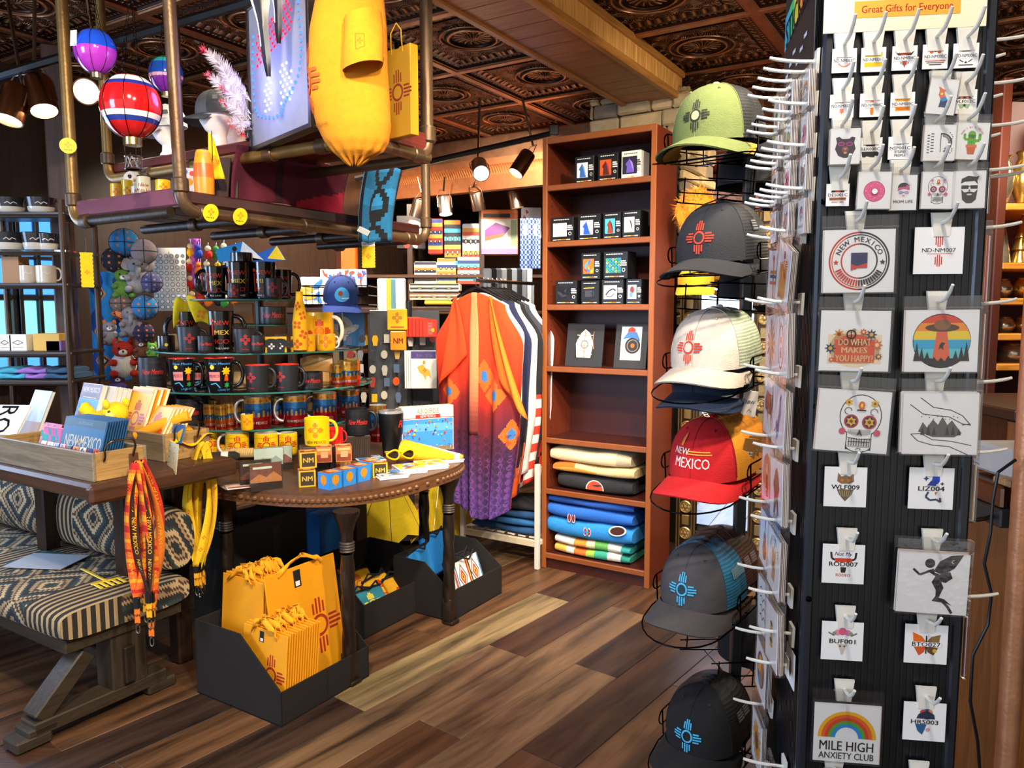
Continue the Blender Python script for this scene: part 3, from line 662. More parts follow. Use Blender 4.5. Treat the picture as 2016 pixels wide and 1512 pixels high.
# ---- art of the tags and stickers (unit squares)
def code(s, w=.86, h=.13, y=0): return rc(-.46, y - h * .85, .46, y + h * .85, WHT) + tx(s, h, INK, 0, y, .012, w=w)
def bars(c, y0, y1, n=4, x=0, sp=.07, w=.045): return sum([rc(x + (i - (n - 1) / 2) * sp - w / 2, y0 + (.04 if i in (0, n - 1) else 0), x + (i - (n - 1) / 2) * sp + w / 2, y1 - (.04 if i in (0, n - 1) else 0), c) for i in range(n)], [])
NM = [(-.4, .42), (.4, .42), (.4, -.36), (-.12, -.36), (-.14, -.42), (-.3, -.42), (-.3, -.47), (-.4, -.47)]
def nm(c, s=1, x=0, y=0): return T(pg(NM, c), s, x, y)
TAGS = {
 'r11': rg(0, .02, .24, .3, '#e88a6a', 20) + rg(0, .02, .31, .33, '#9aa', 20, 20, 160) + code('ND-NM003C'),
 'r12': rc(-.36, .1, .36, .3, '#f0c414') + rc(-.36, -.3, .36, -.1, '#f0c414') + code('ND-NM001C'),
 'r13': pg([(-.4, .28), (0, .12), (.4, .28), (.25, .1), (-.25, .1)], '#26221f') + dc(0, .24, .11, '#d8481c') + pg([(-.3, .2), (.3, .2), (0, .1)], '#d8481c') + bars('#7d7a78', -.28, -.1, 5) + pg([(-.1, -.12), (.1, -.12), (0, -.4)], '#b23c1c') + code('ND-NM004C'),
 'r14': dc(-.15, .2, .08, '#e0641c') + dc(0, .25, .07, '#3a2a20') + dc(.15, .2, .08, '#e0641c') + code('ND-NM005C') + rc(-.4, -.19, .4, -.16, '#c8471c') + rc(-.35, -.26, .35, -.23, '#8a6a5a') + rc(-.25, -.34, .25, -.31, INK),
 'r15': pg([(-.08, .4), (.08, .4), (0, .3)], INK) + ln([(-.3, .28), (-.16, .36)], .03, INK) + ln([(.3, .28), (.16, .36)], .03, INK) + pg([(-.2, .16), (0, .24), (.2, .16)], '#57534e') + code('ND-NM006C') + ln([(-.25, -.16), (-.1, -.26)], .03, INK) + ln([(.25, -.16), (.1, -.26)], .03, INK) + pg([(-.06, -.3), (.06, -.3), (0, -.22)], INK) + rc(-.28, -.4, .28, -.36, '#57534e'),
 'r21': bars('#e0663a', .08, .36, 3, sp=.055) + bars('#e0663a', -.34, -.08, 3, sp=.055) + code('ND-NM007C'),
 'r22': dc(0, .24, .075, '#ec7a14', 12, .2) + dc(0, -.24, .075, '#ec7a14', 12, .2) + rc(-.3, .1, .3, .13, '#ec7a14') + rc(-.3, -.13, .3, -.1, '#ec7a14') + code('ND-NM008C'),
 'r23': rc(-.3, .08, .3, .26, '#f09a14') + dc(.14, .3, .08, '#e8761c', 12) + rc(-.3, -.28, .3, -.1, '#f09a14') + rc(-.25, -.24, .25, -.14, '#d86a1c') + code('ND-NM009C'),
 'r25': pg([(-.3, .4), (-.2, .2), (-.36, .1), (.36, .1), (.2, .2), (.3, .4), (.08, .22), (-.08, .22)], '#4a2a1a') + dc(-.12, .18, .06, '#d8845a') + dc(.12, .18, .06, '#d8845a') + code('WLF012C') + pg([(-.24, -.12), (.24, -.12), (.14, -.34), (0, -.2), (-.14, -.34)], '#9ab88a') + dc(0, -.16, .05, INK),
 'r32': dc(0, .2, .22, '#2c2a28', 14, .14) + pg([(-.38, -.12), (.3, -.12), (.4, -.2), (.34, -.32), (.2, -.3), (.16, -.4), (-.16, -.32), (-.24, -.4), (-.34, -.36)], '#1e1c1a') + code('BER008C', .8),
 'r33': rc(-.3, .2, .3, .36, '#d8542a') + tx('NO', .13, INK, 0, .15, .01) + code('NSP001C', .86) + tx('STUPID', .1, INK, 0, -.17, .01) + tx('PEOPLE', .1, INK, 0, -.32, .01),
 'r41': rg(0, .06, .15, .3, '#2c2420', 14, 0, 180) + rg(0, .06, .0, .15, '#c23a1c', 12, 0, 180) + code('DES001C', .84) + rc(-.36, -.24, .36, -.12, '#d87a2c') + rc(-.36, -.2, .36, -.16, INK) + tx('DESERT VIBES', .06, INK, 0, -.32, .01),
 'A2': bars('#d3361f', .08, .34, 4, sp=.042, w=.024) + bars('#d3361f', -.34, -.09, 4, sp=.042, w=.024) + rc(-.24, -.075, .28, -.065, '#d3361f') + rc(-.34, -.05, .34, .07, WHT) + tx('ND-NM007', .085, INK, 0, .01, .008, w=.68),
 'D1': pg([(-.18, .36), (-.1, .26), (0, .3), (.1, .26), (.18, .36), (.2, .14), (.1, .08), (-.1, .08), (-.2, .14)], '#8a6a4a') + dc(-.08, .17, .04, '#d87a1c') + dc(.08, .17, .04, '#d87a1c') + pg([(-.2, -.06), (.2, -.06), (.14, -.2), (0, -.36), (-.14, -.2)], '#6a5a40') + sum([ln([(-.14 + k * .06, -.08), (-.1 + k * .04, -.24)], .014, '#c2a878') for k in range(6)], []) + tx('WLF009', .11, INK, 0, 0, .012, w=.66),
 'D2': dc(.1, .22, .09, '#2a4ab8', 12, .12) + pg([(-.1, .07), (.0, .2), (.12, .14), (.1, .06)], '#25408f') + star(-.12, .24, .07, '#2c3a6a', 4) + star(.24, .12, .05, INK, 4) + ln([(-.06, -.08), (-.12, -.2), (-.02, -.28), (.12, -.26), (.22, -.32), (.2, -.22)], .045, '#4a4a5a') + pg([(.08, -.08), (.14, -.08), (.1, -.16)], '#d86a2c') + tx('LIZ004', .11, INK, 0, 0, .012, w=.58),
 'E1': ln([(-.2, .1), (-.28, .14), (-.3, .3)], .05, INK) + ln([(.2, .1), (.28, .14), (.3, .3)], .05, INK) + tx('Not My', .1, INK, 0, .26, .008, .3, w=.42) + rc(-.2, .05, .2, .15, '#d8401f') + pg([(-.07, -.08), (.07, -.08), (.05, -.22), (-.05, -.22)], INK) + tx('RODEO', .07, '#e0652c', 0, -.28, .012, w=.34) + tx('ROD007', .11, INK, 0, 0, .012, w=.68),
 'F1': sum([dc(x, .2 + y, r, c, 10) for x, y, r, c in ((-.12, .02, .08, '#e88aa0'), (0, .05, .1, '#e05a7a'), (.13, .02, .08, '#d878a8'), (-.2, .0, .05, '#7a9a6a'), (.2, 0, .05, '#7a9a6a'))], []) + ln([(-.2, .14), (-.34, .22)], .03, '#7a665e') + ln([(.2, .14), (.34, .22)], .03, '#7a665e') + pg([(-.12, -.07), (.12, -.07), (.06, -.2), (.02, -.34), (-.02, -.34), (-.06, -.2)], '#cdbcb0') + dc(-.05, -.13, .025, '#6a5048') + dc(.05, -.13, .025, '#6a5048') + tx('BUF001', .11, INK, 0, 0, .012, w=.62),
 'F2': pg([(0, .05), (-.1, .2), (-.32, .3), (-.3, .06)], '#e86a14') + pg([(0, -.05), (-.28, -.08), (-.16, -.3), (-.04, -.2)], '#d8541c') + pg([(0, .05), (.12, .2), (.33, .26), (.3, .06)], '#8a6a3a') + pg([(0, -.05), (.28, -.08), (.18, -.28), (.04, -.2)], '#6a4a2a') + dc(.2, -.16, .05, '#d8a83a') + ln([(0, -.24), (0, .22)], .03, INK) + rc(-.36, -.06, .36, .06, WHT) + tx('BTO027', .11, INK, 0, 0, .012, w=.66),
 'G2': dc(.05, .2, .14, '#3a4a6a') + dc(-.04, .24, .08, '#c23a3a') + dc(.12, .26, .06, '#e07a5a') + pg([(-.2, .08), (.24, .08), (.22, .2), (.05, .3), (-.15, .2)], '#24304a') + pg([(-.22, -.06), (.05, -.06), (.0, -.22), (-.05, -.34), (-.16, -.24)], '#2c5a8a') + dc(.08, -.2, .05, '#d89aa0') + tx('HRS003', .11, INK, 0, 0, .012, w=.64),
}
def skull(flor):
 o = dc(0, .12, .33, INK, 24, .36) + rc(-.2, -.44, .2, -.1, INK) + dc(0, -.38, .2, INK, 16, .1) + dc(0, .12, .315, '#f4f2ee', 24, .345) + rc(-.185, -.4, .185, -.1, '#f4f2ee') + dc(0, -.38, .185, '#f4f2ee', 16, .085)
 for s in (-1, 1):
  o += dc(s * .14, .03, .115, '#b53048', 16) + dc(s * .14, .03, .09, '#2a2024', 16) + star(s * .14, .03, .085, flor, 6, .6) + dc(s * .14, .03, .03, '#7a4a1c', 8)
  o += star(s * .2, .34, .07, flor, 6, .6) + dc(s * .2, .34, .02, '#7a4a1c', 8) + dc(s * .27, -.14, .055, '#d0506a', 10) + rg(s * .2, .2, .05, .06, INK, 10, 0, 270)
 o += pg([(-.045, -.2), (0, -.09), (.045, -.2), (0, -.17)], INK) + dc(0, .3, .05, '#e0642c', 10, .07) + dc(0, .3, .02, '#f0c83a', 8, .035) + ln([(-.07, .22), (.07, .22)], .02, INK)
 o += ln([(-.17, -.3), (.17, -.3)], .012, INK) + sum([rc(-.16 + k * .04, -.37, -.15 + k * .04, -.24, INK) for k in range(9)], []) + ln([(-.18, -.24), (0, -.26), (.18, -.24)], .012, INK) + rg(0, -.44, .03, .04, INK, 10, 0, 180)
 return o
hipster = dc(0, .1, .26, '#f2efea', 18, .3) + pg([(-.28, .2), (-.26, .36), (-.05, .46), (.2, .42), (.3, .46), (.24, .3), (.27, .16), (.16, .28), (-.16, .26)], '#2a2422') + rc(-.26, .02, -.03, .14, INK) + rc(.03, .02, .26, .14, INK) + rc(-.03, .09, .03, .12, INK) + pg([(-.04, -.06), (0, .02), (.04, -.06)], '#554a44') + pg([(-.26, 0), (-.16, -.1), (0, -.07), (.16, -.1), (.26, 0), (.22, -.34), (.08, -.46), (-.08, -.46), (-.22, -.34)], '#3c2e28') + dc(0, -.17, .09, '#d8cfc6', 12, .03)
momlife = dc(0, .2, .22, '#3a2c2a', 16, .2) + dc(0, .0, .2, '#f0e2d8', 16, .2) + pg([(-.24, .06), (-.2, .2), (.2, .26), (.24, .1), (0, .14)], '#c8568a') + star(.16, .24, .11, '#d878a8', 4, .4, 45) + dc(-.1, .0, .09, '#8a9ac8', 12, .07) + dc(.12, .0, .09, '#b8a0c8', 12, .07) + ln([(-.02, .02), (.03, .02)], .02, INK) + dc(0, -.12, .05, '#d88a9a', 10, .03) + tx('MOM LIFE', .11, INK, 0, -.36, .01, w=.74)
donut = dc(0, -.04, .34, '#a83a5a', 24) + dc(0, -.04, .325, '#e85a8a', 24) + sum([T(rc(-.02, -.006, .02, .006, ['#f4c8d8', '#f09ab8', '#fbe6ee'][k % 3]), 1, .21 * math.cos(k * 2.4) * (1 + .3 * (k % 2)), -.04 + .21 * math.sin(k * 2.4) * (1 + .3 * (k % 2)), k * 47) for k in range(22)], []) + dc(0, -.04, .105, '#a83a5a', 16) + dc(0, -.04, .09, WHT, 16)
cactus = rc(-.12, -.12, .12, .2, '#6ab02c') + dc(0, .2, .12, '#6ab02c', 14, .13) + ln([(.1, .0), (.24, .02), (.24, .2)], .09, '#6ab02c') + dc(.24, .2, .045, '#6ab02c') + ln([(-.1, .04), (-.22, .06), (-.22, .2)], .08, '#6ab02c') + dc(-.22, .2, .04, '#6ab02c') + sum([ln([(x, -.1), (x, .26)], .008, '#3a7a1c') for x in (-.06, 0, .06)], []) + rg(0, 0, .03, .04, INK, 8, 200, 340) + rc(-.17, -.2, .17, -.12, '#d8743a') + pg([(-.14, -.2), (.14, -.2), (.1, -.42), (-.1, -.42)], '#c8602c') + arc_tx("DON'T BE A PRICK", .05, '#d8586a', 0, .1, .34, 90, 9)
taco = rg(.08, 0, .28, .33, INK, 20, -80, 100) + ln([(.03, .33), (.03, -.33)], .025, INK) + rg(.08, 0, .2, .27, '#8a857e', 18, -70, 90) + sum([rc(-.42 + (k % 2) * .12, -.36 + k * .05, -.34 + (k % 2) * .14, -.33 + k * .05, INK) for k in range(14)], []) + sum([dc(.36 + .06 * math.sin(k), -.36 + k * .07, .02, INK, 6) for k in range(11)], [])
bear = pg([(-.3, .12), (-.34, .3), (-.22, .34), (-.12, .26), (.12, .26), (.22, .34), (.34, .3), (.3, .12), (.36, -.1), (.24, -.34), (.05, -.42), (-.05, -.42), (-.24, -.34), (-.36, -.1)], '#3a2430') + dc(-.14, .08, .12, '#c8407a', 12, .08) + dc(.14, .08, .12, '#c8407a', 12, .08) + dc(-.14, .08, .09, '#4a3060', 12, .055) + dc(.14, .08, .09, '#4a3060', 12, .055) + dc(0, -.12, .13, '#6a4a50', 14, .12) + pg([(-.08, -.06), (.08, -.06), (0, -.16)], '#e86a5a') + dc(0, -.24, .06, '#e8a03a', 10, .04)
wolf = pg([(-.1, -.42), (-.06, -.1), (-.16, .06), (-.14, .2), (-.2, .38), (-.05, .3), (.08, .24), (.04, .16), (.1, .02), (.22, -.14), (.3, -.32), (.2, -.42), (-.02, -.4)], '#1c3a6a') + pg([(-.06, -.08), (-.15, .06), (-.14, .2), (-.2, .38), (-.05, .3), (.08, .24), (.04, .16), (.1, .02)], '#e8741c') + dc(-.05, .1, .045, '#fbe7a0', 10) + pg([(-.06, -.1), (.1, .02), (.2, -.12), (.0, -.2)], '#3a8ac8')
nmround = rg(0, 0, .42, .445, '#c8301c', 40, 90, 270) + rg(0, 0, .42, .445, INK, 40, -90, 90) + rg(0, 0, .39, .405, '#d8642c', 30, 120, 290) + rg(0, 0, .39, .405, INK, 30, -70, 120) + rg(0, 0, .25, .27, '#c8301c', 30, 90, 270) + rg(0, 0, .25, .27, INK, 30, -90, 90) + arc_tx('NEW MEXICO', .075, '#2c2420', 0, 0, .33, 90, 14.5) + star(-.34, -.02, .045, '#c8301c') + star(.34, -.02, .045, INK) + nm('#2a2c5a', .3) + T(pg([(-.4, -.15), (-.1, -.25), (.4, -.1), (.4, -.36), (-.12, -.36), (-.14, -.42), (-.3, -.42), (-.3, -.47), (-.4, -.47)], '#c8402c'), .3) + sum([T(rc(-.012, .29, .012, .38, '#c8301c' if k < 10 else INK), rot=115 + k * 6.6) for k in range(20)], [])
happy = dc(0, -.12, .38, '#efd9b0', 20, .3) + rc(-.4, -.36, .4, .1, '#efd9b0') + rc(-.3, -.34, .3, .02, '#d8501f') + dc(0, .0, .24, '#d8501f', 16, .1) + tx('DO WHAT', .1, '#f2d9a0', 0, -.02, .02, w=.48) + tx('MAKES', .09, '#f2d9a0', 0, -.145, .02, w=.38) + tx('YOU HAPPY?', .1, '#f2d9a0', 0, -.275, .02, w=.56) + sum([star(x, y, r, c, 8, .5) + dc(x, y, r * .35, c2, 8) for x, y, r, c, c2 in ((-.24, .1, .09, '#e08a2c', '#7a3a14'), (.24, .1, .09, '#2c3a50', '#e0a03a'), (-.36, -.12, .09, '#23384a', '#e0a03a'), (.33, -.06, .09, '#d8643a', '#f0d090'), (-.34, -.3, .05, '#c8401f', '#f0d090'), (.36, -.24, .06, '#8a4a2c', '#f0d090'), (.12, .14, .06, '#c8401f', '#f0d090'), (-.02, .17, .03, '#2c3a50', '#e8b050'))], []) + rg(-.06, .1, .055, .075, '#2c2420', 14) + ln([(-.06, .03), (-.06, .17)], .015, '#2c2420')
def band_disc(r, bands):
 o = []
 for y0, y1, c in bands:
  for k in range(4):
   a, b = y0 + (y1 - y0) * k / 4, y0 + (y1 - y0) * (k + 1) / 4; wa, wb = math.sqrt(max(0, r * r - a * a)), math.sqrt(max(0, r * r - b * b)); o += pg([(-wa, a), (wa, a), (wb, b), (-wb, b)], c)
 return o
ufo = dc(0, 0, .41, '#1f1c1a', 32) + band_disc(.4, [(.27, .4, '#d8431c'), (.15, .27, '#f0901c'), (.02, .15, '#f0cf2a'), (-.12, .02, '#2aa8d0'), (-.26, -.12, '#5cc4cc'), (-.4, -.26, '#1c1c1c')]) + pg([(-.07, .16), (.07, .16), (.13, -.3), (-.13, -.3)], '#e0643a') + dc(0, .2, .24, '#5a3218', 18, .06) + dc(0, .24, .12, '#8a5a2c', 14, .08) + pg([(-.03, -.06), (.0, -.02), (.05, -.03), (.02, -.08), (.03, -.14), (-.01, -.1), (-.04, -.13)], '#1c1816') + sum([pg([(x - .045, -.3), (x + .045, -.3), (x, y)], '#14120f') for x, y in ((-.35, -.02), (-.28, -.1), (-.2, -.16), (-.1, -.24), (0, -.25), (.1, -.22), (.2, -.14), (.28, -.08), (.35, -.0))], [])
hands = sum([ln(p, .012, INK) for p in ([(-.28, .38), (-.1, .24), (.14, .2), (.3, .12), (.42, -.02), (.3, .0), (.12, .1), (-.1, .12)], [(-.42, .28), (-.24, .14), (-.1, .12)], [(.3, -.02), (.4, .0)], [(-.4, -.16), (-.3, -.26), (-.1, -.32), (.14, -.34), (.4, -.46)], [(-.4, -.16), (-.26, -.15), (-.1, -.24), (.16, -.26), (.44, -.32)])], []) + pg([(-.3, -.12), (-.24, .02), (-.18, -.06), (-.1, .06), (-.03, -.02), (.03, .1), (.1, -.02), (.16, .05), (.24, -.06), (.3, -.14), (.2, -.2), (-.1, -.2)], '#5a554e') + sum([pg([(x - .03, -.17), (x + .03, -.17), (x, -.17 + h)], '#24211e') for x, h in ((-.24, .12), (-.16, .16), (-.08, .12), (.1, .14), (.18, .16), (.26, .1))], []) + sum([dc(-.26 + k * .055, .1 + .03 * math.sin(k * 1.7) - .002 * k, .008, INK, 6) for k in range(10)], [])
fairy = dc(-.06, .32, .075, '#241c22', 14) + pg([(-.1, .2), (.0, .24), (.03, .12), (-.02, .02), (.05, -.1), (.05, -.2), (.0, -.28), (.2, -.3), (.3, -.34), (.18, -.24), (.1, -.22), (.16, -.06), (.1, .08), (.08, .16)], '#241c22') + ln([(-.05, .2), (-.2, .13), (-.3, .22)], .035, '#241c22') + pg([(.0, .2), (.08, .36), (.24, .46), (.42, .48), (.36, .36), (.3, .26), (.14, .14)], '#2e2228') + pg([(.06, .14), (.24, .2), (.28, .1), (.18, .02), (.1, .04)], '#241c22') + ln([(.12, -.24), (.24, -.36), (.3, -.46)], .04, '#241c22') + rg(.28, .36, .02, .03, '#e8e0d8', 8, 60, 280)
rainbow = sum([rg(0, -.08, .18 + k * .055, .235 + k * .055, c, 24, 0, 180) for k, c in enumerate(('#2a8ad8', '#4aa83a', '#d8401c', '#e8641c', '#f0b41c'))], []) + tx('MILE HIGH', .16, INK, 0, -.22, .01, w=.84) + tx('ANXIETY CLUB', .11, INK, 0, -.39, .008, w=.86)
def fpos(px, py): return hit(RO, RR, px, py)
PXM = 1.1 / F                                         # metres per pixel on the front panel
for key, hp, tp_, w in (('r11', (1660, 92), (1660, 122), 44), ('r12', (1717, 88), (1717, 120), 44), ('r13', (1778, 83), (1778, 117), 44), ('r14', (1840, 79), (1838, 114), 44), ('r15', (1901, 78), (1898, 112), 44),
 ('r21', (1657, 180), (1655, 211), 43), ('r22', (1716, 176), (1714, 209), 43), ('r23', (1775, 173), (1774, 207), 43), ('r25', (1898, 168), (1895, 202), 43),
 ('r32', (1713, 263), (1711, 295), 42), ('r33', (1772, 261), (1769, 293), 42), ('r41', (1651, 353), (1647, 385), 42),
 ('A2', (1851, 443), (1845, 494), 88), ('D1', (1668, 910), (1662, 957), 80), ('D2', (1835, 914), (1830, 960), 82), ('E1', (1665, 1060), (1658, 1108), 80), ('F1', (1662, 1212), (1656, 1259), 80), ('F2', (1822, 1220), (1820, 1265), 80), ('G2', (1820, 1370), (1817, 1417), 80)):
 x, z = fpos(*hp); h_ = put_hook(x, -.003, z); tx_, tz = fpos(*tp_)
 tag_card(h_, tz - z, w * PXM, TAGS[key], tx_ - x)
FP = [  # hook px, bag box px, art, label, cards, tilt
 ((1848, 166), (1820, 148, 1874, 232), wolf, 'small bagged sticker of a howling orange and blue wolf', 2, .12),
 ((1655, 250), (1626, 246, 1684, 330), bear, 'small bagged sticker of a bear wearing pink sunglasses', 5, 0),
 ((1838, 245), (1808, 238, 1868, 323), taco, 'small bagged sticker with a black-and-white taco drawing', 4, .02),
 ((1902, 240), (1868, 233, 1934, 320), cactus, 'small bagged sticker of a smiling green cactus in a pot', 3, .05),
 ((1712, 335), (1680, 328, 1744, 416), donut, 'small bagged sticker of a pink doughnut', 4, .02),
 ((1770, 340), (1744, 334, 1796, 418), momlife, 'small bagged MOM LIFE sticker with a pink headband', 2, 0),
 ((1835, 335), (1804, 328, 1864, 416), skull('#d8a0c0'), 'small bagged sugar skull sticker in the small-sticker rows', 4, .02),
 ((1900, 333), (1864, 326, 1926, 415), hipster, 'small bagged sticker of a bearded skull in dark glasses', 4, 0),
 ((1682, 440), (1613, 428, 1754, 579), nmround, 'large bagged sticker with a round NEW MEXICO seal', 3, -.01),
 ((1678, 598), (1607, 585, 1746, 732), happy, 'large bagged DO WHAT MAKES YOU HAPPY sticker with flowers', 2, .01),
 ((1842, 597), (1772, 583, 1917, 734), ufo, 'large bagged round sticker of a flying saucer over pines', 2, -.01),
 ((1672, 752), (1602, 738, 1746, 890), [(p, c) for p, c in T(skull('#e8b02c'), .92, .1, -.03)], 'large bagged sugar skull sticker with yellow flower eyes', 2, .05),
 ((1838, 752), (1764, 742, 1912, 893), hands, 'large bagged sticker of two hands sheltering a forest', 5, -.01),
 ((1832, 1062), (1755, 1050, 1894, 1202), fairy, 'large bagged sticker with a dark fairy silhouette', 5, .02),
 ((1660, 1356), (1595, 1345, 1727, 1496), rainbow, 'large bagged rainbow MILE HIGH ANXIETY CLUB sticker', 2, 0),
 ((1640, 1508), (1588, 1498, 1722, 1650), band_disc(.35, [(-.35, 0, '#3a6a8a'), (0, .35, '#e0a050')]), 'clear sticker bag cut off by the lower edge, under the rainbow sticker', 2, 0),
 ((1806, 1516), (1745, 1508, 1880, 1660), band_disc(.35, [(-.35, 0, '#4a7a4a'), (0, .35, '#b0c0d0')]), 'clear sticker bag cut off by the lower edge, right of the rainbow sticker', 2, 0)]
for hp, (x0, y0, x1, y1), art, lab, n, tl in FP:
 x, z = fpos(*hp); put_hook(x, -.003, z)
 ax, az = fpos(x0, y0); bx, bz = fpos(x1, y1)
 packet((ax + bx) / 2, -.0125 - n * .0022, (az + bz) / 2, 0, bx - ax, az - bz, art, lab, n, tl)
# ---- left face: rows of hooks with packets seen almost edge-on
ys = (.028, .076, .124, .172, .22)
LX = [(lambda z: z)(fpos(1660, py)[1]) for py in (92, 178, 262, 350)]
lart = [rainbow, cactus, wolf, donut, nmround, ufo, bear, hipster, taco, momlife]
row_n = ('top', 'second', 'third', 'fourth'); col_n = ('frontmost', 'second', 'third', 'fourth', 'rearmost')
avo = dc(0, 0, .26, '#6a8a2c', 16, .36) + dc(0, -.02, .21, '#e0d87a', 16, .3) + dc(0, -.08, .12, '#8a5a2c', 12)
for r, z in enumerate(LX):
 for c, y in enumerate(ys):
  put_hook(-.001, y, z - .012, -math.pi / 2, True)
  art = avo if (r, c) == (1, 1) else lart[(r * 3 + c * 7) % 10]
  packet(-.016 - .012 * (c % 2), y, z - .045, -math.pi / 2, .043, .062, art, 'small sticker packet, %s hook of the %s row on the rack\'s left side' % (col_n[c], row_n[r]), 5, grp='sticker packets on the left side of the rack')
zl = [fpos(1680, py)[1] for py in (448, 598, 750, 905, 1058, 1212, 1360)]
nmz = T(nm('#f2a41c', .72, -.02, -.12) + nm('#e8941c', .6, -.02, -.12), 1) + zia('#d8541c', .5, .08, .2, 15, '#f2a41c') + tx('NEW MEXICO', .09, '#c84a1c', -.02, -.38, .01, w=.5)
thund = rc(-.06, -.4, .06, .4, '#d8642c') + sum([rc(-.3, y, .3, y + .06, c) for y, c in ((.1, '#e08a2c'), (.02, '#2c5a7a'), (-.1, '#d8542c'))], []) + dc(0, .38, .07, '#c8401c')
sunf = sum([T(dc(.26, 0, .16, '#e8a41c', 8, .06), rot=k * 24) for k in range(15)], []) + dc(0, 0, .17, '#5a3414')
bee = sum([T(dc(0, 0, .11, c, 12, .05), 1, 0, .2 - k * .075) for k, c in enumerate(('#2c2420', '#e8a81c', '#2c2420', '#e8a81c', '#2c2420', '#e8a81c'))], []) + dc(.16, .1, .12, '#d8d8dc', 10, .06)
words4 = sum([ln([(-.3, y), (-.15, y + .05), (-.05, y - .05), (.1, y + .05), (.3, y)], .03, INK) for y in (.3, .12, -.06, -.24)], [])
oval = rg(0, 0, .22, .25, '#8a4a2c', 24) ; oval = [([(x * .8, y * 1.6) for x, y in p], c) for p, c in oval] + rc(-.06, .06, .06, .16, '#d8b090') + rc(-.04, -.2, .04, -.02, '#6a6a70')
roadr = pg([(-.1, -.42), (.05, -.3), (.1, -.1), (.2, .1), (.14, .3), (.2, .44), (.04, .36), (.0, .1), (-.08, -.05), (-.2, -.12)], '#2a6ab0') + ln([(-.3, -.3), (.0, -.1)], .03, '#7a4a3a')
bison = pg([(-.4, .1), (-.25, .32), (.0, .28), (.3, .3), (.38, .1), (.28, -.05), (.26, -.4), (.16, -.1), (-.06, -.12), (-.1, -.4), (-.2, -.1), (-.38, -.06)], '#8a4a1c') + pg([(-.4, .1), (-.25, .32), (.0, .28), (-.1, .0), (-.3, -.05)], '#d8541c')
mand = sum([T(dc(.24, 0, .15, c, 8, .05), rot=k * 30) for k, c in enumerate(('#c89a5a', '#8a5a5a') * 6)], []) + dc(0, 0, .12, '#d8a03a') + bars('#a8484a', .3, .46) + bars('#a8484a', -.46, -.3)
badr = band_disc(.42, [(-.42, -.2, '#e8c06a'), (-.2, .1, '#e08a3a'), (.1, .42, '#d8642c')]) + pg([(-.1, -.42), (-.1, 0), (.1, 0), (.14, -.42)], '#1c1a1c') + dc(0, .12, .09, '#e8c8a8') + tx('END RP', .14, '#fff', 0, -.34, .02, w=.7)
bigfoot = pg([(-.2, -.42), (-.16, -.1), (-.24, .1), (-.1, .34), (.05, .42), (.16, .3), (.26, .05), (.18, -.1), (.24, -.42), (.1, -.4), (.04, -.2), (-.06, -.42)], '#5a3424') + tx('NOPE', .1, INK, 0, -.46, .01)
guitar = dc(0, -.2, .2, '#c8541c', 14) + dc(0, .02, .14, '#c8541c', 14) + rc(-.035, .02, .035, .44, '#4a2a1a') + dc(0, -.08, .07, INK, 10) + T(zia('#d8301c', .3), 1, 0, -.2)
icecof = pg([(-.16, .2), (.16, .2), (.12, -.34), (-.12, -.34)], '#c89a6a') + rc(-.18, .2, .18, .25, '#c8c8cc') + ln([(.02, .25), (.08, .44)], .03, '#5aa06a') + arc_tx('JUST CALL ME', .08, INK, 0, .08, .36, 90, 13) + dc(0, -.06, .08, '#7a4a2a')
fox = band_disc(.4, [(-.4, .4, '#e9e4de')]) + pg([(-.05, .35), (.2, .2), (.24, -.1), (.05, -.38), (-.2, -.2), (-.1, .05)], '#24211f') + ln([(-.05, .2), (.1, .05), (.05, -.2)], .04, '#8a8680')
rainb = dc(0, 0, .36, '#24405a', 20) + pg([(-.3, -.1), (-.1, .3), (.1, .3), (.0, -.1)], '#e8b03a') + pg([(0, -.3), (.1, .25), (.25, .2), (.2, -.25)], '#d8642c') + pg([(-.2, -.3), (-.1, -.05), (.1, -.1), (.1, -.34)], '#3a90b0')
LP = [(nmz, thund, 'a yellow state map with a sun symbol', 'an upright thunderbird'), (oval, mand, 'an oval cartouche', 'a gold and maroon sun mandala'), (roadr, bison, 'a blue running bird', 'an orange bison'),
      (bigfoot, badr, 'a shaggy brown beast', 'a man on an orange sunset'), (icecof, guitar, 'an iced coffee cup', 'a guitar'), (bee, words4, 'a striped bee', 'four lines of script'), (None, rainb, '', 'a dark rainbow disc')]
for r, z in enumerate(zl):
 for c, y in enumerate((.068, .186)):
  put_hook(-.001, y, z, -math.pi / 2, True); art = LP[r][c]
  if art is None: continue
  t = packet(-.03 if c == 0 else -.022, y, z - .055, -math.pi / 2, .098, .118, art, 'sticker packet showing %s on the rack\'s left side' % LP[r][2 + c], 5, tilt=(.3 if (r, c) == (0, 0) else .06 * (-1) ** r), grp='sticker packets on the left side of the rack')
for y, z, art, nm_ in ((.186, zl[6] - .13, sunf, 'a sunflower'), (.068, zl[6] - .17, fox, 'a dark curled animal')):
 put_hook(-.001, y, z, -math.pi / 2, True); packet(-.025, y, z - .055, -math.pi / 2, .098, .118, art, 'sticker packet showing %s low on the rack\'s left side' % nm_, 4, grp='sticker packets on the left side of the rack')
h_ = put_hook(-.001, .05, zl[6] + .06, -math.pi / 2, True); tag_card(h_, -.05, .056, T(fox, .8))
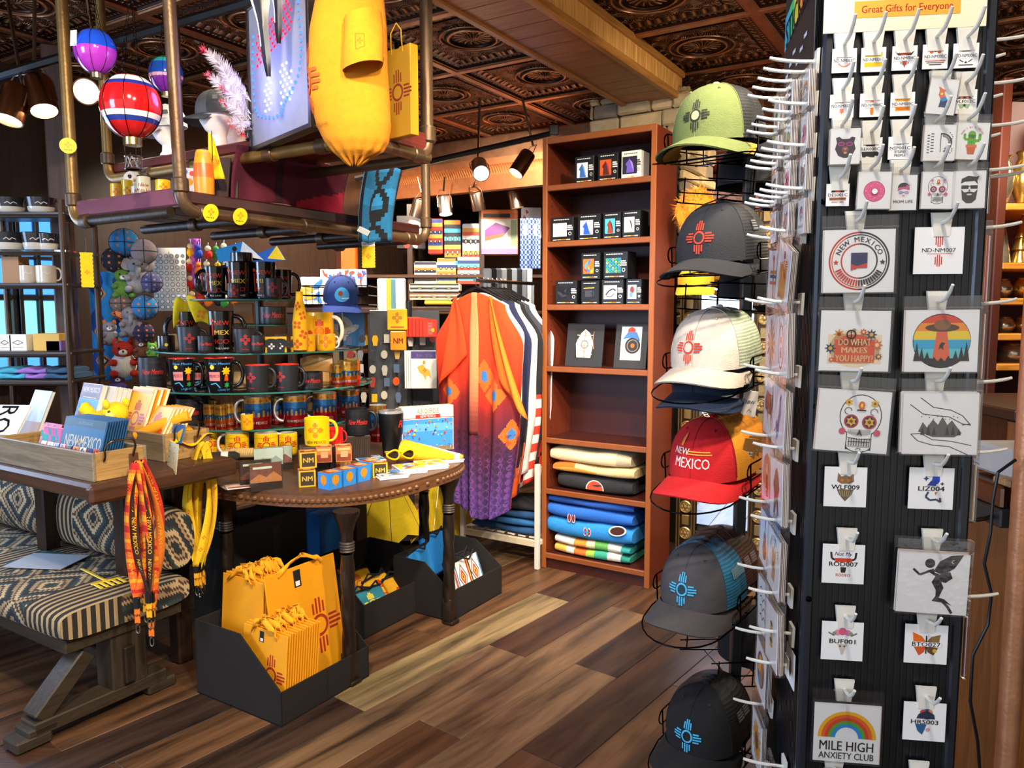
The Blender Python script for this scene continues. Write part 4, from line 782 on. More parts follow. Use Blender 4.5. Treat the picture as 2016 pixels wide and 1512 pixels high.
# side header
w_ = .2
a = rc(0, 0, w_, .16, '#1a1a1e')
for k, c in enumerate(('#2aa8d0', '#3ac07a', '#e8d03a', '#f0902c', '#d83a6a', '#8a4ac8')): a += pg([(k * w_ / 6, .07 + k * .008), ((k + 1) * w_ / 6, .078 + k * .008), ((k + 1) * w_ / 6, .13 + k * .006), (k * w_ / 6, .125 + k * .006)], c)
a += tx('STICKERS', .04, '#14141a', w_ / 2, .105, .02, w=.18, rot=8) + sum([rc(.02 + k * .025, .02 + (k % 3) * .012, .04 + k * .025, .026 + (k % 3) * .012, '#ccd') for k in range(6)], [])
mb = MB().box(0, w_, -.001, .001, 0, .16, '#1a1a1e'); mb.decal(a, xz(-.0012)); mb.build('header_card', 'paper', rk, (-.006, .23, hz0 - .02), -math.pi / 2)
# ---- right face: hooks and stacks seen edge-on
for r, z in enumerate(LX):
 for y in (.04, .13): put_hook(RW + .001, y, z + .01, math.pi / 2, True)
sky = [['#e86a3a', '#d8486a', '#e8a03a', '#c83a4a'], ['#8a4a5a', '#c86a3a', '#5a6a3a', '#e0c04a'], ['#b03a4a', '#d8783a', '#8a8a3a', '#5a3a6a'], ['#a03030', '#d8a050', '#5a4a3a', '#8a3a3a'], ['#c8603a', '#8a3a5a', '#c8b050', '#703a3a']]
for r, (py, ht) in enumerate(((372, .05), (515, .115), (670, .115), (830, .115), (965, .10), (1270, .12))):
 z = fpos(1930, py)[1];
 put_hook(RW + .001, .05, z + ht * .42, math.pi / 2, True)
 if r == 0: packet(RW + .012, .05, z, math.pi / 2, .045, .062, wolf, 'small white sticker packet on the rack\'s right side', 6, grp='sticker packets on the right side of the rack', edges=('#d9dde6', '#c8ccd8', '#eef'))
 else: packet(RW + .012, .062, z, math.pi / 2, .098, ht, band_disc(.4, [(-.4, 0, sky[r - 1][0]), (0, .4, sky[r - 1][1])]), '%s stack of colourful sticker packets on the rack\'s right side' % ('', 'first', 'second', 'third', 'fourth', 'lowest')[r], 8, grp='sticker packets on the right side of the rack', edges=tuple(sky[r - 1]))
# ================================================================ CAP RACK AND CAPS
def mesh_material():
 t = NT('cap_mesh'); a = t.n('ShaderNodeAttribute', attribute_name='Col'); v = t.coord((1, 1, 1), False)
 sp = t.n('ShaderNodeSeparateXYZ'); t.l(v, sp.inputs[0])
 ang = t.math('ARCTAN2', sp.outputs[1], sp.outputs[0])
 s1 = t.math('SINE', t.math('MULTIPLY', ang, 150)); s2 = t.math('SINE', t.math('MULTIPLY', sp.outputs[2], 900))
 h = t.math('ADD', t.math('MULTIPLY', t.math('MAXIMUM', s1, s2), .5), .5)
 n = t.noise(v, 40, 3)
 f = t.math('ADD', t.math('MULTIPLY', h, t.math('ADD', n, .45)), .25)
 t.bsdf(t.mix(1.0, a.outputs[0], f, 'MULTIPLY'), .6, 0, h, .5, .002); MATS['capmesh'] = t.m
mesh_material()
def crown_pt(az, t, a=.093, b=.106, h=.128, p=2.5, lift=0):
 """az 0 = front (-y), t 0..1 from rim to top"""
 ph = t * math.pi / 2; rho = max(math.cos(ph), 0) ** (2 / p); zz = math.sin(ph) ** (2 / p)
 fr = 1 + .05 * math.cos(az) * (1 - zz)
 return Vector(((a * rho * fr + lift) * math.sin(az), -(b * rho * fr + lift) * math.cos(az), h * zz + lift * zz))
def cap(loc, front, back, brim, label, art=None, rot=(.1, 0, -.7), s=1.1, seam=None, button=None, mesh=True, under=None, patch=True, grp='caps on the wire cap rack', stitch=None):
 t = thing('baseball_cap', label, 'cap', loc, rot=rot, group=grp); t.scale = (s, s, s)
 A = math.radians(62)
 MB().grid(lambda u, v: crown_pt(-A + 2 * A * u, v * .985), 18, 10, front).build('front_panel', 'cloth', t, ang=2)
 MB().grid(lambda u, v: crown_pt(A + (2 * math.pi - 2 * A) * u, v * .985), 26, 10, back).build('mesh_back' if mesh else 'back_panel', 'capmesh' if mesh else 'cloth', t, ang=2)
 MB().ball((0, 0, .1285), (.009, .009, .006), button or front, 10, 6).build('button', 'cloth', t)
 def br(u, v):
  x = (2 * u - 1); az = x * math.radians(74); q = crown_pt(az, .0)
  ex = .094 * math.sin(x * 1.45) * 1.02; ey = -(.085 + .088 * math.cos(x * 1.42) ** .75) if abs(x) < 1 else -.085
  ey = -.03 - .152 * max(math.cos(x * 1.5), 0) ** .55
  X = q.x + (ex - q.x) * v; Yy = q.y + (ey - q.y) * v
  return Vector((X, Yy, .006 - 2.6 * X * X - .02 * v))
 bm_ = MB().sheet(br, 18, 6, brim, .0035).build('brim', 'cloth', t, ang=1.4)
 if stitch:
  sm_ = MB()
  for k in (.3, .45, .6, .75, .9): sm_.tube([br(.06 + .88 * i / 20, k) + Vector((0, 0, .0006)) for i in range(21)], .0006, stitch, 4)
  sm_.build('stitching', 'cloth', bm_)
 sm = MB()
 for az in (0,) if mesh else (0, 1.05, -1.05): sm.tube([crown_pt(az, .02 + .95 * k / 10, lift=.0004) for k in range(11)], .0009, seam or front, 5)
 for az in (A, -A): sm.tube([crown_pt(az, .02 + .95 * k / 10, lift=.0004) for k in range(11)], .0012, seam or front, 5)
 sm.build('seam_stitching', 'cloth', t)
 for az in (.6, -.6):
  q = crown_pt(az, .62, lift=.0006); MB().ball(q, .0032, seam or '#333', 8, 5).build('eyelet', 'cloth', t)
 if art:
  MB().decal(art, lambda x, y, z: crown_pt(x / .098, max(.01, min(.95, math.asin(min(1, max(0, (y + .055) / .128) ** 1.25)) / (math.pi / 2))), lift=.001 + z), .01, lift=.0004).build('embroidery', 'cloth', t, ang=2)
 if patch and mesh:
  MB().decal(rc(-.016, -.012, .016, .012, patch if isinstance(patch, str) else '#3a3a3c') + sum([rc(-.012, -.009 + k * .006, .012, -.006 + k * .006, '#77777a') for k in range(4)], []), lambda x, y, z: crown_pt(1.55 + x / .098, .33 + y / .17, lift=.0012 + z), .01).build('side_label', 'cloth', t, ang=2)
 return t
CY = 1.95; pole = At(1437, 0, 2.02)
cr = thing('cap_rack', 'black wire cap rack with tiered holders on a square post', 'display rack', pole)
MB().box(-.014, .014, -.014, .014, .02, 2.0, '#101114', .003).build('post', 'satin', cr)
mb = MB()
for k in range(4):
 a = k * math.pi / 2 + .5; mb.box(-.012, .012, -.012, .012, 0, .02, '#101114'); mb.tube([(0, 0, .02), (.26 * math.cos(a), .26 * math.sin(a), .015)], .012, '#101114', 6)
mb.build('base', 'satin', cr)
NRM = (.1, 0, -.7)
def holder(loc, rot=NRM, s=1.1, far=False):
 M = Matrix.Translation(Vector(loc) - pole) @ Matrix.Rotation(rot[2], 4, 'Z') @ Matrix.Rotation(rot[0], 4, 'X') @ Matrix.Scale(s, 4)
 mb = MB(); mb.M = M; w = .0019; K = '#0c0d0f'
 mb.tube([(.105, .17, -.03)] + [(.105, -.06, -.032)] + [(.1 * math.cos(a), -.09 - .1 * math.sin(a), -.034 - .012 * math.sin(a)) for a in [math.pi * k / 12 for k in range(13)]] + [(-.105, -.06, -.032), (-.105, .17, -.03)], w, K, 6)
 for sx in (1, -1):
  x = .107 * sx; n = 6
  pts = [(x, .17, .03), (x, -.03, .035)] + [(x, -.03 - .018 * math.sin(math.pi * k / n), .017 + .018 * math.cos(math.pi * k / n)) for k in range(n + 1)] + [(x, .17, -.004)]
  mb.tube(pts, w, K, 6)
  for y in (-.03, .06, .15): mb.tube([(x, y, .035), (x, y, -.03)], w, K, 6)
 for y in (-.05, .02, .1): mb.tube([(-.105, y, -.032), (.105, y, -.032)], w, K, 6)
 c = M.inverted() @ Vector((0, 0, (Vector(loc) - pole).z - .05)); mb.tube([(0, .1, -.032), tuple(c)], .003, K, 6)
 mb.build('cap_holder', 'metal', cr)
def capz(px, py): return P(px, py, CY)
def back_off(k, d=.03, rot=NRM):
 z = rot[2]; return Vector((-math.sin(z), math.cos(z), .12)) * (k * d)
# green
L = capz(1412, 284); holder(L)
cap(L, '#626d3a', '#17181a', '#5e6936', 'olive green cap with a black sun emblem and black mesh back', T(zia('#1c1c1a', .066, fill='#a3ad78'), 1, 0, -.002), seam='#66713e', button='#8f9468', patch=False)
cap(L + back_off(1.25), '#24262a', '#17181a', '#c8942e', 'dark cap with a tan brim edge nested behind the olive green cap', patch=False)
# black with red sun
L = capz(1418, 512); holder(L)
cap(L, '#212227', '#1a1b1e', '#202126', 'black cap with a red-orange sun emblem and black mesh back', T(zia('#e03c24', .07, fill='#212227'), 1, 0, -.002), patch='#26272a')
cap(L + back_off(1.1), '#1d1e22', '#2e2c28', '#1c1d20', 'black cap nested behind the cap with the red-orange emblem', patch=False)
# beige
L = capz(1406, 725); holder(L)
cap(L + Vector((0, 0, .012)), '#cdbfae', '#b9c4a6', '#b8ab9b', 'beige cap with a red sun emblem and pale green mesh back', T(zia('#d8361f', .07, fill='#cdbfae'), 1, -.012, -.004), seam='#b5a797', button='#cfc2b2', patch=False, under=True)
cap(L + back_off(1.2) + Vector((0, 0, .012)), '#cdbfae', '#b9c4a6', '#b8ab9b', 'beige cap nested behind the beige cap with the red emblem', seam='#b5a797', patch=False)
t = cap(L + Vector((0, 0, -.05)), '#182436', '#182436', '#16243c', 'navy cap with NEW MEXICO lettered on its brim, under the beige cap', mesh=False, s=1.06)
def brim_map(x, y, z): return Vector((x, -.15 + y, .0035 - 2.6 * x * x - .018 + z))
MB().decal(arc_tx('NEW MEXICO', .013, '#e8e6e2', .0, -.08, .085, 78, 9) + T(dc(-.055, .01, .022, '#c8402c', 12, .014) + dc(-.05, .012, .014, '#3aa0b8', 10, .007), 1), brim_map, .02, lift=.0006).build('lettering', 'cloth', t)
# red and yellow
L = capz(1402, 925); holder(L)
nmx = tx('NEW', .014, '#f0e6d8', -.03, .012, .012) + tx('MEXICO', .022, '#f0e6d8', 0, -.012, .01, w=.088) + rc(-.012, .006, .05, .0085, '#f0a838') + rc(-.012, .0115, .046, .014, '#f0a838') + pg([(-.036, .022), (-.028, .022), (-.026, .042), (-.03, .05), (-.036, .036)], '#e8843a')
cap(L, '#c8161c', '#e0921c', '#d01a1e', 'red cap lettered NEW MEXICO with a yellow back', nmx, seam='#a80f16', button='#c8161c', mesh=False, patch=False)
for k in range(1, 5):
 t = cap(L + back_off(k, .026), '#d8901c' if k % 2 else '#e09a22', '#d8881a', '#c4161c', '%s yellow-backed cap nested behind the red NEW MEXICO cap' % ('', 'first', 'second', 'third', 'fourth')[k], seam='#b87412', button='#c8161c', mesh=False, patch=False)
 if k in (1, 2, 3):
  hg = MB().box(-.026, .026, -.001, .001, -.045, 0, '#b07a3c', .0006); hg.decal(rc(-.014, -.04, .014, -.031, '#f4f2ee') + sum([rc(-.01 + i * .005, -.038, -.007 + i * .005, -.033, '#333') for i in range(5)], []), xz(-.0012))
  hg.build('hang_tag', 'paper', t, crown_pt(1.45, .35, lift=.012), (.1, .25, 1.35))
# charcoal and blue
L = capz(1384, 1168); holder(L)
cap(L, '#4a4546', '#2a78a0', '#433f40', 'charcoal cap with a sky-blue sun emblem and teal mesh back', T(zia('#4ab4e0', .072, fill='#1c3a4a'), 1, 0, -.004), seam='#37424a', button='#403c3d', patch='#5a93b0', stitch='#8fa0a8')
cap(L + back_off(1), '#3c3838', '#26688c', '#3c3838', 'teal mesh cap nested behind the charcoal cap', patch='#5a93b0')
for k in (2, 3): cap(L + back_off(k * 1.25), '#4a2e20', '#4a2c1e', '#3e281c', '%s brown mesh cap nested behind the charcoal cap' % ('', '', 'first', 'second')[k], patch='#6a4a3a')
# black with blue sun
L = capz(1394, 1440); holder(L)
cap(L, '#131315', '#111113', '#121214', 'black cap with a sky-blue sun emblem, lowest on the rack', T(zia('#46b6e6', .07, fill='#101418'), 1, 0, -.008), patch='#2e2e30', s=1.12)
cap(L + back_off(1.2), '#131315', '#111113', '#121214', 'black cap nested behind the lowest cap with the blue emblem', patch='#2e2e30')
# caps on the far side of the rack
for (px, py, c, lab) in ((1492, 372, '#15161a', 'black cap on the far side of the rack below the olive cap'), (1492, 590, '#17171a', 'black cap on the far side of the rack with grey lettering'), (1490, 1290, '#101012', 'plain black cap on the far side of the rack near the bottom')):
 q = P(px, py, 2.12); holder(q, (.05, 0, 1.7)); cap(q, c, c, c, lab, tx('47', .045, '#5a5a5c', 0, 0, .02) if 'grey' in lab else None, rot=(.05, 0, 1.7), mesh=False)
# hang tag on the rack
q = P(1476, 795, 1.98); t = thing('price_tag', 'white hanging tag with a small logo beside the red cap', 'tag', q, rot=(0, .12, .1))
mb = MB().box(-.02, .02, -.001, .001, -.034, .034, '#f0efea', .0006); mb.decal(tx('SBW', .009, INK, 0, .004, .01, .2) + ln([(-.006, -.022), (0, -.014), (.006, -.022)], .0015, '#8a8a8a'), xz(-.0012)); mb.build('card', 'paper', t)
MB().tube([(0, 0, .03), (.004, .005, .06), (.01, .02, .085)], .0008, '#222', 5).build('string', 'matte', t)
# ================================================================ STANDING MIRROR WITH BRONZE FRAME
MO = UV(4.13, 1.475); MW, MH = .52, 2.02
mr = thing('standing_mirror', 'tall standing mirror in a dark bronze frame cast with rosettes', 'mirror', MO, RB)
t_ = NT('mirror_glass'); t_.bsdf((.82, .84, .85, 1), .02, 1.0, t_.noise(t_.coord(), 3, 2), .02, .002); MATS['mirror'] = t_.m
MB().box(.1, MW - .1, .012, .018, .3, MH - .1, '#ccc').build('glass', 'mirror', mr)
BRZ = '#5a4426'
for x0 in (0, MW - .115):
 st = MB(); st.box(x0, x0 + .115, 0, .03, .12, MH, '#33261a', .004)
 for a in (.004, .02, .092, .108): st.tube([(x0 + a + .001, -.003, .13), (x0 + a + .001, -.003, MH - .01)], .0045, '#7a6038', 6)
 st.build('frame_stile', 'iron', mr)
for z0 in (.12, MH - .1):
 st = MB(); st.box(.1, MW - .1, .002, .028, z0, z0 + .14 if z0 < 1 else MH, '#33261a', .004); st.tube([(.1, -.001, z0 + .01), (MW - .1, -.001, z0 + .01)], .005, '#7a6038', 6); st.tube([(.1, -.001, z0 + .09), (MW - .1, -.001, z0 + .09)], .005, '#7a6038', 6)
 st.build('frame_rail', 'iron', mr)
MB().box(.08, MW - .08, .03, .04, .14, MH - .02, '#241a12').build('backing', 'matte', mr)
ro = MB(); RM = rotm('X', math.pi / 2)
ro.lathe([(.036, 0), (.036, .008), (.031, .012), (.027, .006), (.012, .006), (.009, .012), (.001, .014)], '#a08450', 16, RM, caps=False)
for k in range(6): a = k * math.pi / 3; ro.ball((.019 * math.cos(a), -.008, .019 * math.sin(a)), (.0065, .004, .0065), '#b89a60', 6, 4)
rs = None; bs2 = None
for x in (.0575, MW - .0575):
 for k in range(12):
  q = (x, -.001, .24 + k * .152)
  if rs is None:
   rs = ro.build('rosette', 'iron', mr, q); bs2 = MB().box(-.022, .022, -.008, 0, -.03, .03, '#8a6e40', .008).build('boss', 'iron', mr, (q[0], q[1], q[2] + .076))
  else: inst(rs, 'rosette', mr, q); inst(bs2, 'boss', mr, (q[0], q[1], q[2] + .076))
for x in (.05, MW - .05):
 wl_ = MB(); wl_.tube([(x + .06 * math.cos(a), .015, .062 + .06 * math.sin(a)) for a in [2 * math.pi * k / 20 for k in range(20)]], .006, '#3a2e20', 6, closed=True)
 for k in range(6): a = k * math.pi / 3; wl_.tube([(x, .015, .062), (x + .058 * math.cos(a), .015, .062 + .058 * math.sin(a))], .0035, '#3a2e20', 5)
 wl_.build('scroll_wheel', 'iron', mr)
# fur pelt over the mirror corner
q = P(1372, 418, 4.05); mb = MB(); rr = random.Random(5)
def fur(u, v):
 th = 2 * math.pi * u; ph = math.pi * v; r = .1 * (1 + .1 * math.sin(5 * th + 3 * ph))
 return Vector((1.05 * r * math.sin(ph) * math.cos(th), .5 * r * math.sin(ph) * math.sin(th), -1.1 * r * math.cos(ph)))
mb.grid(fur, 24, 16, lambda u, v: '#d8841c' if v > .3 else '#c89a4a', wrap=True)
for k in range(900):
 u, v = rr.random(), rr.uniform(.08, .95); p0 = fur(u, v); d = (p0.normalized() + Vector((rr.uniform(-.6, .6), rr.uniform(-.3, .3), rr.uniform(-1.0, .3)))).normalized() * rr.uniform(.015, .04); w = Vector((.002, 0, .001))
 mb.add([p0 - w, p0 + w, p0 + d], [(0, 1, 2)], rr.choice(['#e8921c', '#d07812', '#f0ac3a', '#b8680e']))
mb.build('fur_pelt', 'plush', None, q, label='fluffy orange fur hanging behind the black cap', cat='fur', smooth=False)
q = P(1370, 556, 4.0); cap(q, '#e0a41c', '#d8981a', '#e0a41c', 'plain yellow cap hanging in front of the mirror', rot=(.3, 0, -.3), s=1.0, mesh=False, grp=None)
# ================================================================ HANGING PIPE SHELVES
def uvthing(name, label, cat, u, v, z, group=None): return thing(name, label, cat, UV(u, v, z), RZ, group)
PIP = '#6a5138'; PIPG = '#8a6a38'
def loc_of(t, q): return t.matrix_basis.inverted() @ Vector(q)
def pipe(t, pts, r=.021, col=PIP, name='pipe'):
 return MB().tube([loc_of(t, p) for p in pts], r, col, 12).build(name, 'pipe', t)
def fitting(t, q, d, r=.028, L=.05, col='#5c4630'):
 d = Vector(d).normalized(); return MB().tube([loc_of(t, Vector(q) - d * L / 2), loc_of(t, Vector(q) - d * L * .4), loc_of(t, Vector(q) + d * L * .4), loc_of(t, Vector(q) + d * L / 2)], [r * .85, r, r, r * .85], col, 12).build('pipe_fitting', 'pipe', t)
def bend(a, c, b, n=6):
 """round corner from a through corner c to b"""
 a, c, b = Vector(a), Vector(c), Vector(b)
 return [(1 - t) ** 2 * a + 2 * t * (1 - t) * c + t * t * b for t in [k / n for k in range(n + 1)]]
LU0, LU1, LV0, LV1, LZ = 1.66, 3.0, 2.37, 3.04, 1.87
ls = uvthing('hanging_shelf', 'lower hanging pipe shelf with a dark red board over the mugs', 'shelf', (LU0 + LU1) / 2, (LV0 + LV1) / 2, LZ)
hu, hv = (LU1 - LU0) / 2, (LV1 - LV0) / 2
for k in range(4):
 y0 = -hv + .02 + k * (2 * hv - .04) / 4; MB().box(-hu + .02, hu - .02, y0 + .002, y0 + (2 * hv - .04) / 4 - .002, .0, .045, '#3a1712', .006).build('board', 'wood_x', ls)
MB().box(-hu - .004, -hu + .02, -hv + .015, hv - .005, -.012, .05, '#7a4a5a', .006).build('end_board', 'gloss', ls)  # mauve puts the purple reflection on the dark red wood into its colour
up = Vector((0, 0, 1)); du = UV(1, 0) ; dv = UV(0, 1)
A_ = UV(LU0, LV1, LZ - .03); B_ = UV(LU0, LV0, LZ - .03); C_ = UV(LU1, LV0, LZ - .03); D_ = UV(LU1, LV1, LZ - .03)
def pole_top(px, py, q): t = P(px, py, q.y); d = (t - q).normalized(); return q + d * ((CZ + .04 - q.z) / d.z)
for q, tp, e in ((A_, pole_top(121, 0, A_), -dv), (B_, pole_top(333, 0, B_), du), (C_, C_ + up * 1.12, -du), (D_, D_ + up * 1.12, -dv)):
 pipe(ls, bend(q + e * .07, q, q + (tp - q).normalized() * .07) + [tp], .0215, PIPG if q is A_ else PIP); fitting(ls, q + (tp - q).normalized() * .085, tp - q); fitting(ls, q + e * .085, e)
pipe(ls, [B_ + du * .06, C_ - du * .06]); pipe(ls, [A_ - dv * .06, B_ + dv * .06], .019, '#3e3024')
for k in (.18, .42, .66, .9): fitting(ls, B_ + (C_ - B_) * k, du)
for k in (.2, .45, .7, .93):
 a = B_ + (C_ - B_) * k - up * .006; pipe(ls, [a - dv * 0 + dv * .05, a + dv * (LV1 - LV0 - .03)], .019, '#3a2e24'); fitting(ls, a + dv * .3, dv, .026)
UU0, UU1, UV0, UV1, UZ = 1.97, 2.33, 1.83, 3.32, 2.10
us = uvthing('hanging_shelf', 'upper hanging pipe shelf holding caps, a light-up sign and a yellow shirt', 'shelf', (UU0 + UU1) / 2, (UV0 + UV1) / 2, UZ)
hu, hv = (UU1 - UU0) / 2, (UV1 - UV0) / 2
for k in range(3):
 x0 = -hu + .01 + k * (2 * hu - .02) / 3; MB().box(x0 + .002, x0 + (2 * hu - .02) / 3 - .002, -hv + .01, hv - .01, 0, .04, '#5a1f16', .005).build('board', 'wood_y', us)
MB().box(-hu + .005, hu, -hv - .012, -hv + .01, -.01, .055, '#6a2216', .004).build('end_board', 'wood_x', us)
a, b, c, d = UV(UU0, UV0, UZ - .03), UV(UU0, UV1, UZ - .03), UV(UU1, UV0, UZ - .03), UV(UU1, UV1, UZ - .03)
pipe(us, [a, b - dv * .06], .0215, PIPG)
for k in (.12, .3, .62, .8): fitting(us, a + (b - a) * k, dv)
pipe(us, [c, d - dv * .06]); pipe(us, [a, c]); pipe(us, bend(b - dv * .07, b, b + up * .07) + [b + up * .85], .02, PIPG); fitting(us, b + up * .09, up)
pipe(us, bend(d - dv * .07, d, d + up * .07) + [d + up * .85], .02)
pipe(us, bend(c - du * .07, c, c + up * .07) + [c + up * .85], .0225); fitting(us, c + up * .085, up, .032, .06); fitting(us, c - du * .07, du)
# round yellow sun stickers on the pipes
def dot_sticker(q, n, label, r=.026):
 n = Vector(n).normalized(); t = thing('round_sticker', label, 'sticker', q, rot=n.to_track_quat('Z', 'Y').to_euler(), group='round yellow stickers on the pipes')
 mb = MB().lathe([(r, -.001), (r, .001)], '#f2e21c', 24); mb.decal(T(zia('#d8741c', r * .9), 1, 0, r * .12) + sum([rc(-r * .5 + k * r * .2, -r * .6, -r * .38 + k * r * .2, -r * .45, '#7a6a1c') for k in range(5)], []), flat(Matrix.Translation((0, 0, .001)))); mb.build('disc', 'paper', t)
 t.scale = (1, 1, 1)
toward = Vector((.35, -.93, -.1))
q = P(134, 287, 2.97); dot_sticker(q, Vector((.5, -.85, 0)), 'round yellow sticker on the left vertical pipe', .029)
for px, py in ((398, 419), (471, 428)):
 q = B_ + (C_ - B_) * (.072 if px < 420 else .165); q = q - dv * .03 - du * .004; dot_sticker(q, -dv - up * .25, 'round yellow sticker on the front pipe, %s of the two' % ('left' if px < 420 else 'right'), .031)
# ---------------------------------------------------------------- hanging glass balloons
def balloon(px, py, Y, R_, bands, label, chain_top, basket=True):
 c = P(px, py, Y); t = thing('balloon_lantern', label, 'ornament', c, group='hanging hot-air balloon lanterns')
 n = 16; prof = []
 for k in range(n + 1):
  f = k / n; ph = math.pi * f * .86 + .12
  r = R_ * math.sin(ph) ** .8 * (1 if f < .5 else 1 - .25 * ((f - .5) * 2) ** 1.6)
  prof.append((max(r, .28 * R_ if f > .8 else .02), R_ * 1.08 * math.cos(ph)))
 cols = []
 for k in range(n):
  f = (k + .5) / n; cols.append([b[1] for b in bands if f <= b[0]][0])
 MB().lathe(prof, cols, 28).build('envelope', 'gloss', t, ang=1)
 w = MB()
 for k in range(8):
  a = 2 * math.pi * (k + .3) / 8; w.tube([(r * 1.01 * math.cos(a), r * 1.01 * math.sin(a), z) for r, z in prof], .0011 * R_ / .08, '#3a2a20', 5)
 w.build('wire_rib', 'metal', t)
 zb = prof[-1][1]
 MB().lathe([(.3 * R_, zb + .006), (.3 * R_, zb - .02 * R_ / .08), (.27 * R_, zb - .02 * R_ / .08)], '#b09a6a', 18).build('collar', 'metal', t)
 if basket:
  b = MB(); h = R_ * .42; z0 = zb - R_ * 1.05
  for k in range(10):
   a = 2 * math.pi * k / 10; b.tube([(.27 * R_ * math.cos(a), .27 * R_ * math.sin(a), z0), (.27 * R_ * math.cos(a + .63), .27 * R_ * math.sin(a + .63), z0 + h)], .0016, '#a89a8a', 5); b.tube([(.27 * R_ * math.cos(a), .27 * R_ * math.sin(a), z0), (.27 * R_ * math.cos(a - .63), .27 * R_ * math.sin(a - .63), z0 + h)], .0016, '#a89a8a', 5)
  for z in (z0, z0 + h): b.tube([(.27 * R_ * math.cos(a), .27 * R_ * math.sin(a), z) for a in [2 * math.pi * k / 16 for k in range(16)]], .0028, '#9a8a7a', 5, closed=True)
  b.lathe([(.001, z0), (.26 * R_, z0)], '#5a4a3a', 14); b.build('basket', 'metal', t)
  s = MB()
  for k in range(4): a = 2 * math.pi * (k + .5) / 4; s.tube([(.28 * R_ * math.cos(a), .28 * R_ * math.sin(a), zb), (.27 * R_ * math.cos(a), .27 * R_ * math.sin(a), z0 + h)], .0012, '#2a221c', 5)
  s.build('suspension_wire', 'metal', t, kind='stuff')
 ch = MB(); tp = P(*chain_top, Y) - c; L0 = Vector((0, 0, R_ * 1.05))
 for sx in (-1, 1):
  st = L0 + Vector((sx * R_ * .3, 0, -.01)); m = int((tp - st).length / .016)
  for k in range(m): q = st + (tp - st) * (k + .5) / m; ch.tube([q + Vector((.004 * math.cos(a), .004 * math.sin(a) if k % 2 else 0, .009 * math.sin(a))) for a in [2 * math.pi * i / 8 for i in range(8)]], .0012, '#2a2420', 4, closed=True)
 ch.build('chain', 'metal', t); return t
b1 = balloon(188, 103, 2.75, .069, [(.52, '#1f4fd0'), (1, '#b83ac0')], 'blue and violet glass hot-air balloon lantern', (180, -30), False)
MB().box(-.02, .02, -.001, .001, -.025, .025, '#f2f0ea').build('price_tag', 'paper', b1, (-.045, -.052, .03), (0, .15, -.6))
balloon(258, 212, 2.55, .094, [(.12, '#c81c20'), (.22, '#f0e6e0'), (.31, '#232f86'), (.62, '#d0181c'), (.70, '#f0e4dc'), (.76, '#2a3a8a'), (1, '#c81a1c')], 'large red glass balloon lantern with white and blue bands', (258, -30))
balloon(327, 148, 2.95, .061, [(.2, '#1f7a2c'), (.34, '#2a9ab0'), (.55, '#1c4ab0'), (.65, '#e0a8c0'), (1, '#7a2a9a')], 'small green, blue and purple glass balloon lantern', (325, -20), False)
# ---------------------------------------------------------------- on the upper shelf
ztop = UZ + .04
def head(u, v, z, label, s=1, rz=RZ - 1.9):
 t = thing('mannequin_head', label, 'mannequin', UV(u, v, z), rz)
 prof = [(.062, 0), (.06, .012), (.047, .03), (.045, .07), (.06, .10), (.076, .145), (.083, .19), (.078, .23), (.055, .262), (.02, .276), (.001, .277)]
 mb = MB().lathe(prof, '#e8ded4', 22); mb.v = [(x * .92, y * (1.12 if zz > .09 else 1) - (.012 if zz > .09 else 0) - (.014 * max(0, 1 - abs(zz - .15) / .03) if y < -.06 and abs(x) < .02 else 0), zz) for x, y, zz in mb.v]
 mb.build('foam_head', 'matte', t); t.scale = (s, s, s); return t
head(2.02, 2.63, ztop, 'white foam mannequin head wearing a grey cap on the upper shelf', .66)
cap(UV(2.02, 2.63, ztop + .125), '#4a4c50', '#2a2c30', '#3a3c40', 'grey cap with a small orange emblem on the foam head', T(zia('#d8641c', .03), 1, 0, 0), rot=(.1, 0, -1.25), s=.76, grp=None)
head(2.02, 2.95, ztop, 'white foam mannequin head wearing a white cap behind the red balloon', .62)
cap(UV(2.02, 2.95, ztop + .115), '#e6e0d8', '#dcd8cc', '#8f9290', 'white cap with a red emblem on the foam head behind the red balloon', T(zia('#d8301c', .04), 1, 0, 0), rot=(.1, 0, -1.25), s=.74, grp=None)
head(2.2, 2.75, ztop, 'white foam mannequin head wearing a black cap at the back of the upper shelf', .85)
cap(UV(2.2, 2.75, ztop + .18), '#1c1a1a', '#17161a', '#1a1818', 'black cap with a tan patch at the back of the upper shelf', rc(-.03, -.02, .03, .025, '#b88a4a') + ln([(-.02, -.01), (0, .015), (.02, -.01)], .006, '#2a1c10'), rot=(.05, 0, -1.1), s=.85, grp=None)
